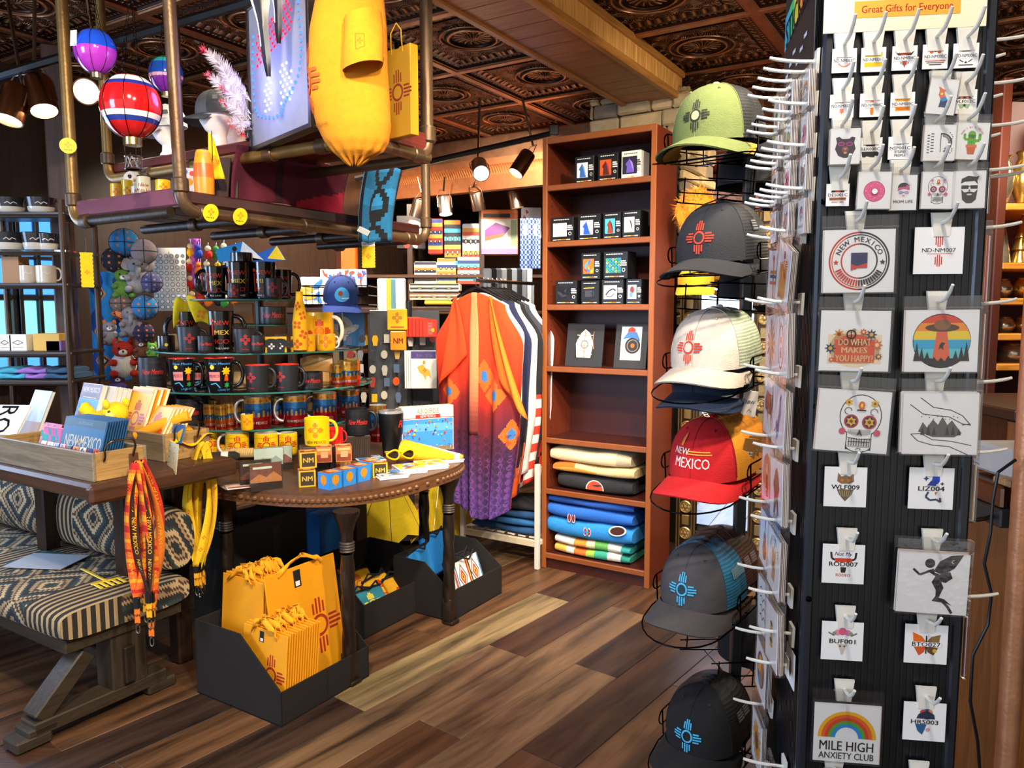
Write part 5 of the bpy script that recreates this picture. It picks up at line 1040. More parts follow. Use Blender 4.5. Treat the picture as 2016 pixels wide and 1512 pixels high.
# mug builder used all over the shop
def mug(loc, r, h, col, label, handle=0.0, cin=None, art=None, a0=0, hcol=None, taper=0, mat='gloss', grp='mugs on the display', rim=None, cat='mug', name='mug', hs=1.0, bands=None):
 """handle = world angle of the handle (None for a beaker); art is wrapped around centred at world angle a0"""
 t = thing(name, label, cat, loc, group=grp); cin = cin or col; w = .0045
 rb = r * (1 - taper)
 pr = [(rb * .9, .0), (rb * .97, .004)] + [(rb + (r - rb) * k / 5, .004 + (h - .004) * k / 5) for k in range(1, 6)]
 cl = [col] * (len(pr) - 1)
 if bands: cl = [col] + [bands[min(int((k + .5) / 5 * len(bands)), len(bands) - 1)] for k in range(5)]
 n0 = len(pr); pr += [(r - w * .5, h + .002), (r - w, h), (rb - w, .01), (.001, .008)]
 cl += [rim or col, rim or cin, cin, cin]
 MB().lathe(pr, cl, 24, caps=True).build('body', mat, t)
 if handle is not None:
  c, s = math.cos(handle), math.sin(handle); hh = h * .36 * hs; cz = h * .53; rc_ = rb + (r - rb) * .5
  pts = [(c * (rc_ - .003 + .78 * hh * math.sin(a) ** .8 * 1.0), s * (rc_ - .003 + .78 * hh * math.sin(a) ** .8), cz + hh * math.cos(a)) for a in [math.pi * k / 10 for k in range(11)]]
  MB().tube(pts, .0055 * h / .1, hcol or col, 8).build('handle', mat, t, ang=1.2)
 if art:
  MB().decal(art, lambda x, y, z: Vector(((rb + (r - rb) * max(0, min(1, y / h)) + z + .0003) * math.cos(a0 + x / r), (rb + (r - rb) * max(0, min(1, y / h)) + z + .0003) * math.sin(a0 + x / r), y)), r * .3, lift=.00025).build('print', mat, t, ang=1.2)
 return t
def facing(loc): return math.atan2(-loc[1], -loc[0])
def shot_words(c): return tx('Ruidoso', .011, c, 0, .035, .01, .3)
q = UV(1.99, 2.40, ztop); mug(q, .027, .075, '#4a3a34', 'brown printed mug beside the yellow vase on the upper shelf', None, '#d8c8b8', tx('NM', .02, '#e07a3a', 0, .04, .02) + rc(-.02, .055, .02, .07, '#e8dcd0'), facing(q), grp=None)
t = thing('sun_vase', 'small black and yellow vase with a sun emblem beside the feathers', 'vase', UV(2.0, 2.3, ztop), facing(UV(2.0, 2.3)) + math.pi / 2)
mb = MB().lathe([(.03, 0), (.045, .02), (.05, .05), (.04, .08), (.02, .105), (.012, .12)], ['#1a1a1c', '#1a1a1c', '#1a1a1c', '#f0c814', '#f0c814'], 20); mb.build('body', 'gloss', t)
MB().decal(zia('#d8641c', .045, .012, .06, fill='#f0c814') , lambda x, y, z: Vector(((.051 + z) * math.sin(x / .05), -(.051 + z) * math.cos(x / .05), y)), .01).build('emblem', 'gloss', t)
# feathers with red tips
t = thing('feather_spray', 'spray of white feathers with red fluffy tips on the upper shelf', 'feathers', P(488, 262, 2.85))
rr = random.Random(3)
for k, (tx0, ty0, bx0, by0) in enumerate(((402, 100, 494, 200), (412, 150, 494, 235), (432, 125, 492, 250), (440, 203, 494, 245), (455, 245, 496, 255), (440, 175, 494, 225), (474, 262, 494, 240))):
 b_ = P(bx0, by0, 2.84) - Vector(t.location); e = P(tx0, ty0, 2.78) - Vector(t.location); m = (e + b_) * .5 + Vector((0, -.02, .03)); pts = [((1 - s) ** 2) * b_ + 2 * s * (1 - s) * m + s * s * e for s in [i / 10 for i in range(11)]]
 mb = MB(); side = Vector((0, -.3, 1)).cross(e).normalized(); e_ = (e - b_).normalized(); side = e_.cross(Vector((0, 1, 0)))
 for i in range(10):
  wd = .034 * math.sin(math.pi * min(1, (i + .6) / 10)) ** .7
  for sg in (-1, 1):
   for q in range(6):
    s0 = pts[i] + (pts[i + 1] - pts[i]) * q / 6; s1 = s0 + side * sg * wd * rr.uniform(.8, 1.05) + e_ * .02 + Vector((0, rr.uniform(-.006, .006), 0)); c = rr.choice(['#b8b0a6', '#a89e94', '#94897e'])
    mb.add([s0, s0 + e_ * .008, s1], [(0, 1, 2)], c)
 mb.tube(pts, .0012, '#cfc4b4', 5); f = mb.build('feather', 'cloth', t)
 if k not in (2,):
  tip = MB()
  for i in range(60):
   d = Vector((rr.uniform(-1, 1), rr.uniform(-1, 1), rr.uniform(-1, 1))).normalized() * rr.uniform(.012, .028); w = Vector((.0012, 0, .0012)); tip.add([e - w, e + w, e + d], [(0, 1, 2)], rr.choice(['#e02838', '#c81c2c', '#f0485a']))
  tip.build('fluff', 'plush', f, smooth=False)
# LED sign
a0, b0 = P(497, 303, 2.93), P(612, 268, 2.55); ex = (b0 - a0); ex.z = 0; sw = ex.length; srz = math.atan2(ex.y, ex.x)
sgn = thing('led_sign', 'light-up panel sign with blue, red and white dots on the upper shelf', 'sign', Vector((a0.x, a0.y, ztop - .04)), srz); SH = .5
MB().box(0, sw, 0, .03, 0, SH, '#8f93a4').build('panel', 'matte', sgn)
for x0, x1, z0, z1 in ((-.012, sw + .012, -.012, .006), (-.012, sw + .012, SH - .006, SH + .012), (-.012, .006, 0, SH), (sw - .006, sw + .012, 0, SH)): MB().box(x0, x1, -.006, .034, z0, z1, '#2a221e', .002).build('frame', 'satin', sgn)
def leds(name, pts, col, r=.006):
 mb = MB()
 for x, z in pts: mb.ball((x * sw, -.003, z * SH), (r, r * .6, r), col, 7, 4)
 mb.build(name, 'led', sgn, kind='stuff')
outl = [(.1, .78), (.08, .68), (.07, .58), (.07, .48), (.08, .38), (.1, .28), (.15, .22), (.28, .18), (.42, .15), (.55, .15), (.6, .2), (.66, .24), (.75, .28), (.84, .34), (.88, .42), (.9, .5), (.9, .6), (.88, .7), (.87, .8), (.87, .88), (.8, .95), (.7, .97), (.6, .93), (.52, .88)]
pts = []
for (x0, y0), (x1, y1) in zip(outl, outl[1:]): pts += [(x0, y0), ((x0 + x1) / 2, (y0 + y1) / 2)]
leds('blue_light', pts, '#3a6aff')
leds('red_light', [(.16 + i * .062 + (.03 if j % 2 else 0), .56 + j * .04 + i * .012) for j in range(6) for i in range(10)], '#ff2038', .0055)
leds('white_light', [(x + .035 * (j % 2), .22 + j * .035) for j in range(8) for x in (.28, .35, .56, .63, .70) if not (j > 5 and x in (.28, .70))], '#dfe6ff', .005)
light('POINT', 'led_glow', Vector((a0.x, a0.y, 2.3)) + Vector((.05, -.2, 0)), 2.2, (.3, .3, 1), shadow_soft_size=.1)
# dark raven feathers hanging before the sign
t = thing('raven_feathers', 'two dark glossy feathers hanging in front of the light-up sign', 'feathers', P(520, -40, 2.5))
for (x0, x1, yt, wd) in ((505, 528, 150, .036), (545, 548, 85, .028)):
 e = P(x1, yt, 2.5) - Vector(t.location); s = P(x0, -60, 2.5) - Vector(t.location); mb = MB()
 def fe_(u, v, s=s, e=e, wd=wd): q = s + (e - s) * v; w = wd * (1 - .85 * v) * (1 + .2 * math.sin(9 * v)); return q + Vector(((u - .5) * 2 * w, .012 * abs(u - .5), 0))
 mb.sheet(fe_, 8, 14, lambda u, v: '#c8c4c4' if u < .12 and v < .7 else '#191520', .002); mb.build('feather', 'satin', t)
# mustard shirt gathered into a bag
def shirt():
 t = thing('tshirt', 'mustard yellow T-shirt pulled over a display form on the upper shelf', 'shirt', P(690, 318, 2.38))
 o = Vector(t.location)
 prof = [(-60, 690, 52), (0, 688, 64), (60, 684, 72), (130, 684, 74), (200, 690, 75), (250, 698, 70), (280, 702, 61), (300, 704, 46), (314, 700, 24), (321, 698, 8)]
 def at(v):
  f = v * (len(prof) - 1); i = min(int(f), len(prof) - 2); g = f - i; return [prof[i][k] + (prof[i + 1][k] - prof[i][k]) * g for k in range(3)]
 def fn(u, v):
  y, cx, hw = at(v); c = P(cx, y, 2.38) - o; r = hw * 2.4 / F; th = 2 * math.pi * u
  pl = 1 + .10 * smooth01((v - .62) / .3) * math.sin(13 * th + 1) + .03 * math.sin(3 * th + 7 * v) * math.sin(5 * v)
  return c + Vector((r * pl * math.cos(th), .7 * r * pl * math.sin(th), .012 * smooth01((v - .8) * 5) * math.sin(11 * th)))
 MB().grid(fn, 72, 40, '#cf8003', wrap=True).build('body', 'cloth', t, ang=3)
 def sl(u, v):
  y0, x0 = 18 + 104 * v, 672 + 3 * v; th = 2 * math.pi * u; c = P(706 + 4 * v, y0, 2.24) - o; r = (36 + 3 * v) * 2.25 / F
  return c + Vector((r * (1 + .06 * math.sin(3 * th + 4 * v)) * math.cos(th), .05 + .055 * math.sin(th), .012 * math.cos(th)))
 sv = MB().grid(sl, 28, 10, '#d48604', wrap=True).build('sleeve', 'cloth', t, ang=3)
 MB().grid(lambda u, v: sl(u, 1) + (Vector((0, .02, .02)) * v), 28, 2, '#a86404', wrap=True).build('sleeve_hem', 'cloth', t, ang=3)
 c = P(707, 77, 2.16) - o
 MB().decal(ln([(-.012, .018), (.012, .018), (.012, -.016), (0, -.018), (-.002, -.022), (-.012, -.022)], .0016, '#7a4a0c', True) + zia('#7a4a0c', .018), lambda x, y, z: c + Vector((x, .01 - z, y))).build('sleeve_print', 'cloth', t)
 for ar, nm_ in ((T(zia('#c8561c', .14), 1, -.03, .03), 'chest_print'), (tx('MEXICO', .014, '#a8640c', -.0, -.075, .012), 'chest_lettering')): MB().decal(ar, lambda x, y, z: fn(.6 + x / .72, .44 - y / .6) + Vector((math.cos(6.2832 * (.6 + x / .72)), math.sin(6.2832 * (.6 + x / .72)), 0)) * (.004 + z), .015).build(nm_, 'cloth', t, ang=3)
shirt()
# yellow gift bag hanging on a clip
q0 = P(784, 270, 2.72); t = thing('gift_bag', 'yellow paper gift bag with a red sun emblem hanging from the upper shelf', 'bag', q0, -.75)
bgw, bgh = .14, .3
MB().box(-bgw / 2, bgw / 2, 0, .035, 0, bgh, '#d99406', .002).build('bag_body', 'paper', t)
MB().decal(zia('#a02c14', .15, 0, .15, fill='#d99406', w=.03), xz()).build('emblem', 'paper', t)
MB().tube([(-.03, -.001, bgh - .02), (-.028, -.004, bgh + .05), (.0, -.002, bgh + .08), (.028, -.004, bgh + .05), (.03, -.001, bgh - .02)], .002, '#e8a80c', 6).build('handle', 'cloth', t)
MB().box(-.012, .012, -.004, .039, bgh - .005, bgh + .02, '#1a1a1c', .003).build('clip', 'metal', t)
MB().tube([(0, .017, bgh + .02), (0, .017, bgh + .06), (.008, .017, bgh + .075), (0, .017, bgh + .09)], .0015, '#9a9a9c', 6).build('clip_hook', 'metal', t)
# ---------------------------------------------------------------- on the lower shelf
zl_ = LZ + .045
def onlow(px, v=None, u=None, z=zl_):
 """point at height z on the sight line column px, on the line v = const or u = const"""
 best = None
 for k in range(400):
  q = UV(1.6 + k * .004, v, z) if v is not None else UV(u, 2.3 + k * .002, z)
  e = abs(pix(q)[0] - px)
  if best is None or e < best[0]: best = (e, q)
 return best[1]
sgl = [(230, 3.0, .021, .062, '#f0b818'), (251, 2.92, .02, .078, '#f0c81c'), (284, 2.8, .024, .072, '#f2e6b0'), (268, 2.98, .016, .05, '#f4f0e4'), (322, 2.62, .026, .05, '#f0bc1c')]
nms = ('first from the left', 'second from the left, tallest', 'third, with printed letters', 'at the back with a white handle', 'at the right, round and low')
for k, (px, v, r, h, c) in enumerate(sgl):
 q = onlow(px, None, 1.72 + .03 * (k % 2)); mug(q, r, h, c, 'small yellow souvenir glass, %s, on the lower shelf end' % nms[k], None if k != 3 else facing(q) + 1.2, '#f7f0d8', (T(zia('#d8541c', .03), 1, 0, h * .5) if k != 2 else tx('New', .014, '#b02c1c', 0, h * .6, .01, .3) + tx('Mexico', .014, '#b02c1c', 0, h * .32, .01, .3)), facing(q), grp='souvenir glasses on the lower shelf')
q = onlow(232, None, 1.95); t = thing('owl_plush', 'grey and white owl plush at the end of the lower shelf', 'plush toy', q, facing(q) + math.pi / 2)
mb = MB(); mb.ball((0, 0, .06), (.045, .04, .062), '#b8b0ac', 14, 9); mb.build('body', 'plush', t); MB().ball((0, -.005, .135), (.042, .038, .036), '#cfc8c2', 14, 8).build('head', 'plush', t)
for s in (-1, 1): MB().ball((s * .016, -.038, .14), (.009, .006, .009), '#2a1c14', 8, 5).build('eye', 'gloss', t)
MB().lathe([(.006, 0), (.001, .014)], '#d8a03a', 8, trm(0, -.04, .127) @ rotm('X', 1.8)).build('beak', 'satin', t)
# flag bottle, cards
q = onlow(402, 2.44); t = thing('flag_vase', 'orange printed tall vase holding a yellow flag on the lower shelf', 'vase', q, facing(q) + math.pi / 2)
MB().lathe([(.034, 0), (.036, .06), (.033, .11), (.026, .15), (.022, .158)], ['#e88a1c', '#d8641c', '#e8941c', '#f0a82c'], 18).build('vase', 'satin', t)
MB().tube([(.03, 0, .02), (.032, 0, .23)], .0018, '#3a2a1c', 6).build('flag_stick', 'matte', t)
def fg(u, v): return Vector((.032 - .0 + (-.005 + .05 * u) * (.35 + v * .75) - .01, -.01 * math.sin(6 * u + 3 * v), .225 - .165 * v - .02 * u * (1 - v) + .0 * u))
MB().sheet(fg, 10, 12, '#f5cc10', .0015).build('flag', 'cloth', t, ang=2)
MB().decal(zia('#c8561c', .045), lambda x, y, z: Vector((.038 + x * .8, -.016 - z, .12 + y))).build('emblem', 'cloth', t)
q = onlow(372, 2.5); t = thing('gift_card_box', 'small white carton with coloured dots beside the flag vase', 'box', q, facing(q) + math.pi / 2)
MB().box(-.03, .03, 0, .03, 0, .1, '#e8e4e0', .002).build('carton', 'paper', t); MB().decal(dc(-.012, .085, .01, '#3a8ad8') + dc(.012, .08, .009, '#d8402c') + dc(.0, .05, .014, '#e8a01c'), xz()).build('print', 'paper', t)
for k, (px, v) in enumerate(((448, 2.42), (468, 2.43))):
 q = onlow(px, v + .02); t = thing('picture_easel', 'dark framed picture leaning edge-on on the lower shelf, %s one' % ('left', 'right')[k], 'picture', q, rot=(.0, .22 - .1 * k, RZ + .45)); MB().box(-.006, .006, 0, .14, 0, .16, '#3a2c24', .002).build('frame', 'satin', t); MB().tube([(.006, .07, .13), (.07, .07, 0)], .002, '#8a8078', 5).build('easel_leg', 'metal', t)
# maroon throw and teal towel draped on the shelf
def drape(name, label, u0, u1, v, z0, z1, colf, seed, depth=.05, cat='blanket', waves=4):
 rr = random.Random(seed); t = uvthing(name, label, cat, (u0 + u1) / 2, v, z0); L = u1 - u0; ph = rr.uniform(0, 6)
 def fn(a, b): return Vector(((a - .5) * L, depth * math.sin(waves * math.pi * a + ph) * (.25 + .75 * b) * .5 - .06 * (1 - b) ** 2, (z1 - z0) * (1 - b) + .01 * math.sin(5 * a + ph)))
 MB().sheet(fn, 40, 18, colf, .006).build('cloth', 'plush', t, ang=2); return t
drape('maroon_throw', 'dark maroon fleece throw standing on the lower shelf', 1.92, 2.5, 2.46, zl_, zl_ + .2, lambda a, b: '#3a1420' if .34 < a < .46 and int(a * 60) % 2 else ('#b81c34' if (.2 < a < .3 and b < .25) or (a > .6 and b > .85 - (a - .6)) else '#5c1428'), 2, .07)
drape('teal_towel', 'teal and black geometric towel hanging over the front pipe', 2.46, 2.70, 2.325, LZ - .07, zl_ + .2, lambda a, b: '#101216' if a > .93 or a < .05 or abs(a - .5 + .18 * math.cos(math.pi * 2 * b)) < .06 or abs(a - .5 - .18 * math.cos(math.pi * 2 * b)) < .06 or (abs(a - .5) < .12 and .55 < b < .75) else ('#1e6c96' if b < .3 or b > .5 else '#2a84b4'), 5, .05, 'towel', 3)
# hanging pennant tags
def pennant(px0, py0, px1, py1, Y, label, text=True, rz=0.0):
 top = P((px0 + px1) / 2, py0, Y); w = (px1 - px0) * Y / F; h = (py1 - py0) * Y / F
 t = thing('pennant', label, 'pennant', top, rz, 'yellow fringed pennants hung from the shelves'); n = 9
 poly = [(-w / 2, 0), (w / 2, 0)] + [p for k in range(n) for p in ((w / 2, -h * (k + .3) / n), (w / 2 - .003, -h * (k + .8) / n))] + [p for k in range(n - 1, -1, -1) for p in ((-w / 2 + .003, -h * (k + .8) / n), (-w / 2, -h * (k + .3) / n))]
 MB().prism(poly, -.001, .001, '#f0b80e', rotm('X', math.pi / 2)).build('cloth', 'cloth', t)
 MB().decal((rc(-w / 2 + .002, -h * .16, w / 2 - .002, -h * .01, '#f0ece0') + tx('NEW MEXICO', .011, INK, 0, -h * .085, .012, w=w * .8) if text else []) + zia('#c84a1c', w * .42, 0, -h * .55), xz(-.0012)).build('print', 'cloth', t)
 MB().tube([(0, 0, 0), (.002, 0, .03), (0, 0, .055)], .0008, '#4a3a1c', 5).build('string', 'matte', t)
pennant(711, 476, 739, 527, 3.45, 'yellow fringed pennant lettered NEW MEXICO hanging from the right of the lower shelf', True, -.2)
pennant(158, 497, 181, 566, 2.95, 'yellow fringed pennant hanging from the left corner of the lower shelf', False, .5)
t = thing('paper_tag', 'small white folded paper tag on the front pipe of the lower shelf', 'tag', P(716, 455, 3.25), .5); MB().box(-.025, .025, -.001, .001, -.012, .012, '#e8e6de').build('card', 'paper', t, rot=(.6, .4, 0))
# ================================================================ TABLES
def uvof(q): return q[0] * SA + q[1] * CA, -q[0] * CA + q[1] * SA
DT = .77; DC = (2.62, 2.93)
dm = uvthing('half_moon_table', 'half-moon dark wooden table with twisted iron legs', 'table', DC[0], DC[1], 0)
def demi(s=1.0, n=36):
 o = []
 for k in range(n + 1):
  a = math.pi + math.pi * k / n; c, q = math.cos(a), math.sin(a)
  o.append((.6 * s * math.copysign(abs(c) ** (2 / 3), c), .85 * s * math.copysign(abs(q) ** (2 / 3), q)))
 return o
MB().prism(demi(), DT - .014, DT, '#5a3a22').build('tabletop', 'wood_x', dm)
eg = MB(); po = demi(1.0)
eg.prism([(x * 1.004, y * 1.004) for x, y in po], DT - .058, DT - .012, '#6a4426')
for k in range(len(po) - 1):
 for j in range(2):
  f = (k + j * .5) / (len(po) - 1); a = math.pi + math.pi * f; c, q = math.cos(a), math.sin(a); x, y = .604 * math.copysign(abs(c) ** (2 / 3), c), .854 * math.copysign(abs(q) ** (2 / 3), q)
  eg.ball((x * .993, y * .993, DT - .034), (.015, .015, .012), '#6a4426', 7, 5)
eg.build('carved_edge', 'wood_x', dm)
def twist_leg(u, v, name='leg'):
 mb = MB(); x, y = u - DC[0], v - DC[1]; I = '#3e332a'
 mb.box(x - .026, x + .026, y - .026, y + .026, .015, .13, I, .005); mb.box(x - .026, x + .036, y - .036, y + .026, 0, .02, I, .005)
 n = 60
 def fn(a, b):
  th = 2 * math.pi * a; z = .12 + .42 * b; r = .024 + .007 * abs(math.cos(2 * th * .5 + 9 * b)) ** .7 + .002 * math.sin(th * 2)
  tw = th + 0
  return Vector((x + r * math.cos(tw), y + r * math.sin(tw), z))
 mb.grid(fn, 20, n, I, wrap=True)
 lg = mb.build(name, 'iron', dm, ang=1.5)
 c = MB()
 for k in range(4): c.lathe([(.026, -.005), (.031, 0), (.026, .005)], '#6a6058', 14, trm(x, y, .55 + k * .011))
 c.build('collar', 'iron', lg)
 MB().lathe([(.024, .585), (.026, .62), (.036, .66), (.05, .69), (.054, .712)], I, 10, trm(x, y, 0)).build('bracket', 'iron', lg)
for u, v in ((2.165, 2.125), (2.856, 2.14), (3.12, 2.5), (2.1, 2.78)): twist_leg(u, v)
TZ = .82
rt = uvthing('trestle_table', 'dark rustic plank table carrying the mug display', 'table', 2.75, 3.45, 0)
for k in range(5):
 y0 = -.5 + k * .2; MB().box(-.6, .6, y0 + .001, y0 + .199, TZ - .065, TZ, '#4c301e' if k else '#5a3a24', .012).build('plank', 'wood_x', rt)
MB().box(-.61, -.55, -.5, .5, TZ - .075, TZ - .004, '#4a2e1e', .014).build('end_cleat', 'wood_y', rt)
for x in (-.45, .45):
 for y in (-.38, .38): MB().box(x - .05, x + .05, y - .05, y + .05, 0, TZ - .06, '#2c1c12', .008).build('leg', 'wood_z', rt)
 MB().box(x - .04, x + .04, -.42, .42, TZ - .15, TZ - .065, '#2c1c12', .006).build('bearer', 'wood_y', rt)
MB().box(-.45, .45, -.03, .03, .2, .28, '#2c1c12', .006).build('stretcher', 'wood_x', rt)
ct_ = uvthing('crate_table', 'dark rustic plank table carrying the two crates', 'table', 1.41, 2.58, 0)
for k in range(3): MB().box(0 + k * .2, .198 + k * .2, 0, .95, .845, .905, '#4c301e', .012).build('plank', 'wood_y', ct_)
MB().box(-.004, .6, -.012, .03, .835, .9, '#4a2e1e', .012).build('end_cleat', 'wood_x', ct_)
for x, y in ((.3, .3), (.52, .3), (.3, .9), (.52, .9)): MB().box(x - .035, x + .035, y - .035, y + .035, 0, .845, '#2c1c12', .008).build('leg', 'wood_z', ct_)
# ================================================================ MUG DISPLAY: tiers of glass
MC = UV(2.75, 3.3); mcx, mcy = MC.x, MC.y
ms = thing('glass_tier_stand', 'tiered glass stand loaded with souvenir mugs', 'display stand', (mcx, mcy, TZ))
tiers = [(.945, .57, 0, 0), (1.12, .585, 0, 0), (1.30, .52, 0, 0), (1.43, .2, .02, -.14), (1.555, .27, -.03, -.12)]
for z, r, ox, oy in tiers:
 g = MB().lathe([(.001, -.004), (r - .003, -.004), (r, -.002), (r, .002), (r - .003, .004), (.001, .004)], '#cde8e0', 48, trm(ox, oy, z - TZ - .004), caps=False).build('glass_shelf', 'glass', ms)
 MB().lathe([(r - .004, -.0042), (r + .0004, -.003), (r + .0004, .003), (r - .004, .0042)], '#2a7468', 48, trm(ox, oy, z - TZ - .004), caps=False).build('glass_edge', 'satin', g)
MB().lathe([(.022, 0), (.022, .75)], '#1a1a1c', 12).build('centre_column', 'satin', ms)
MB().lathe([(.2, 0), (.2, .012), (.03, .03)], '#1a1a1c', 24).build('foot_plate', 'satin', ms)
def onshelf(px, z, rad, ox=0, oy=0):
 cx, cy = mcx + ox, mcy + oy; k = (px - 1008) / F; c, s = math.cos(PIT), math.sin(PIT)
 A = k * c; B = -k * (z - H) * s                      # X = A*Y + B
 a = A * A + 1; b = 2 * (A * (B - cx) - cy); cc = (B - cx) ** 2 + cy * cy - rad * rad; D = b * b - 4 * a * cc
 Y = (-b - math.sqrt(max(D, 0))) / (2 * a); return Vector((A * Y + B, Y, z))
def script(x=0, y=0, s=1, c='#d8302c'): return tx('New Mexico', .016 * s, c, x, y, .006, .4, w=.062 * s)
def engr(h, c='#3c3c40'): return tx('ALAMOGORDO', .007, c, 0, h * .86, .008, w=.05) + tx('CLOUDCROFT', .006, c, 0, h * .34, .008, w=.05) + tx('LAS CRUCES', .006, c, 0, h * .2, .008, w=.048)
def zart(h, c='#d8302c', s=.05, txt=True): return T(zia(c, s, w=.036), 1, 0, h * .56) + (tx('New Mexico', .008, c, 0, h * .17, .006, w=.036) if txt else [])
def nmtall(h, r): return tx('NEW', .021, '#c8301c', 0, h * .72, .02, w=r * 1.2) + tx('MEX', .021, '#e8b41c', 0, h * .49, .02, w=r * 1.2) + tx('ICO', .021, '#c8301c', 0, h * .27, .02, w=r * 1.2) + tx('THE LAND', .008, '#ddd', 0, h * .1, .012, w=r * 1.2) + rc(-r * .85, h * .2, -r * .7, h * .7, '#c8301c') + dc(-r * .78, h * .78, r * .14, '#e8641c')
def fiesta(h, r): return tx('New Mexico', .011, '#5aa0e0', 0, h * .86, .01, .2, w=r * 1.5) + rc(-r * .8, h * .36, r * .0, h * .62, '#d88a8a') + tx('MEXICO', .014, '#a02020', -r * .4, h * .5, .014, w=r * .75) + star(r * .45, h * .64, r * .34, '#f0c01c', 8, .6) + pg([(r * .3, h * .36), (r * .62, h * .36), (r * .55, h * .56), (r * .36, h * .56)], '#d8541c') + star(r * .5, h * .24, r * .24, '#2a9a4a', 6, .5) + ln([(-r * .7, h * .26), (-r * .3, h * .3), (0, h * .16)], .005, '#4ab0e0') + tx('LAND OF', .008, '#4a8ae0', r * .3, h * .1, .01, w=r * .9) + dc(-r * .5, h * .76, r * .16, '#f0d03a', 8)
def landart(h, r): return tx('NEW MEXICO', .012, '#f2e8e0', 0, h * .2, .01, w=r * 1.5) + sum([zia('#b8541c', .014, (k - 1.5) * r * .5, h * .88, w=.06) for k in range(4)], []) + sum([rc((k - 2) * r * .36, h * .38, (k - 2) * r * .36 + r * .16, h * (.52 + .06 * (k % 2)), '#c89a5a') for k in range(5)], [])
BANDS = ['#a81c24', '#b02028', '#2a5a9a', '#3a78b8', '#c89a4a']
def M_(px, w, top, base, tier, style, label, row=0.06, hd=1.0, **kw):
 z, r, ox, oy = tiers[tier]; q = onshelf(px, z, r - row, ox, oy); s = q.y / F; rad = w / 2 * s * .94; h = (base - top) * s; f = facing(q)
 g = 'mugs on tier %s of the glass stand' % ('one', 'two', 'three', 'four', 'five')[tier]
 h_ = None if hd is None else f + hd
 if style == 'tall': mug(q, rad, h, '#101012', label, h_, '#151517', nmtall(h, rad), f, taper=.12, grp=g)
 elif style == 'zia': mug(q, rad, h, '#26272b', label, h_, kw.get('cin', '#1a1a1c'), zart(h), f + kw.get('turn', 0), mat='satin', taper=.08, rim=kw.get('cin'), grp=g)
 elif style == 'script': mug(q, rad, h, '#1c1c1f', label, h_, '#121214', T(script(), rad / .038, 0, h * .55) + T(engr(h / rad * .038), rad / .038), f, mat='satin', grp=g)
 elif style == 'fiesta': mug(q, rad, h, '#121214', label, h_, '#d8301c', fiesta(h, rad), f, taper=.18, rim='#d8301c', grp=g)
 elif style == 'land': mug(q, rad, h, '#a81c24', label, h_, '#efeae4', landart(h, rad), f, bands=BANDS, mat='foil', hcol='#efeae4', rim='#efeae4', grp=g)
 elif style == 'shot': mug(q, rad, h, '#c89a4a', label, None, '#c8a860', landart(h, rad), f, bands=['#c8301c', '#d8641c', '#2a6a9a', '#d8a03a', '#c89a4a'], mat='foil', grp=g, name='shot_glass', cat='glass')
 elif style == 'yellow': mug(q, rad, h, '#f0b414', label, h_, '#f4e8c8', zart(h, '#d8641c', rad * 1.3, False), f, hcol='#f4ead0', grp=g)
 elif style == 'sun': mug(q, rad, h, '#f2b81c', label, h_, '#f4e8c8', T(zia('#d8541c', rad * 1.7, w=.08), 1, 0, h * .5) + dc(0, h * .5, rad * .3, '#e88a1c'), f, hcol='#f4ead0', grp=g)
 elif style == 'plain': mug(q, rad, h, kw.get('c', '#161618'), label, h_, kw.get('cin', '#121214'), kw.get('art'), f, grp=g)
 return q
R3 = lambda n, w: '%s on the %s tier' % (n, w)
# fifth (top) tier
M_(425, 44, 516, 578, 4, 'tall', 'tall black NEW MEXICO mug at the left end of the top glass tier', .05, -1.4)
M_(470, 50, 512, 582, 4, 'tall', 'tall black NEW MEXICO mug left of centre on the top glass tier', .07, -1.5)
M_(520, 52, 513, 584, 4, 'tall', 'tall black NEW MEXICO mug at the centre of the top glass tier', .08, -1.5)
M_(556, 42, 523, 580, 4, 'tall', 'black NEW MEXICO mug behind the dark sun mug on the top glass tier', .12, 1.5)
M_(505, 38, 520, 580, 4, 'tall', 'black NEW MEXICO mug at the rear of the top glass tier', .2, 1.5)
M_(461, 27, 554, 584, 4, 'zia', 'small dark cup with a red sun at the front of the top glass tier', .02, None)
M_(537, 42, 547, 587, 4, 'zia', 'dark grey mug with a red sun at the right of the top glass tier', .03, 1.4)
q = onshelf(478, 1.56, .16, -.03, -.12); mug(q + Vector((0, 0, .165)), .052, .055, '#141416', 'black lidded canister standing above the top-tier mugs', None, '#101012', grp=None, cat='canister', name='canister')
M_(478, 44, 525, 590, 4, 'plain', 'plain black tumbler under the canister on the top glass tier', .13, None)
# fourth tier
M_(538, 56, 606, 640, 3, 'script', 'low black bowl mug lettered New Mexico on the fourth glass tier', .05, None)
q = onshelf(480, 1.435, .1, .02, -.14); t = thing('kraft_box', 'brown kraft paper box on the fourth glass tier', 'box', q, .2); MB().box(-.045, .045, 0, .05, 0, .1, '#8a5a32', .002).build('carton', 'paper', t)
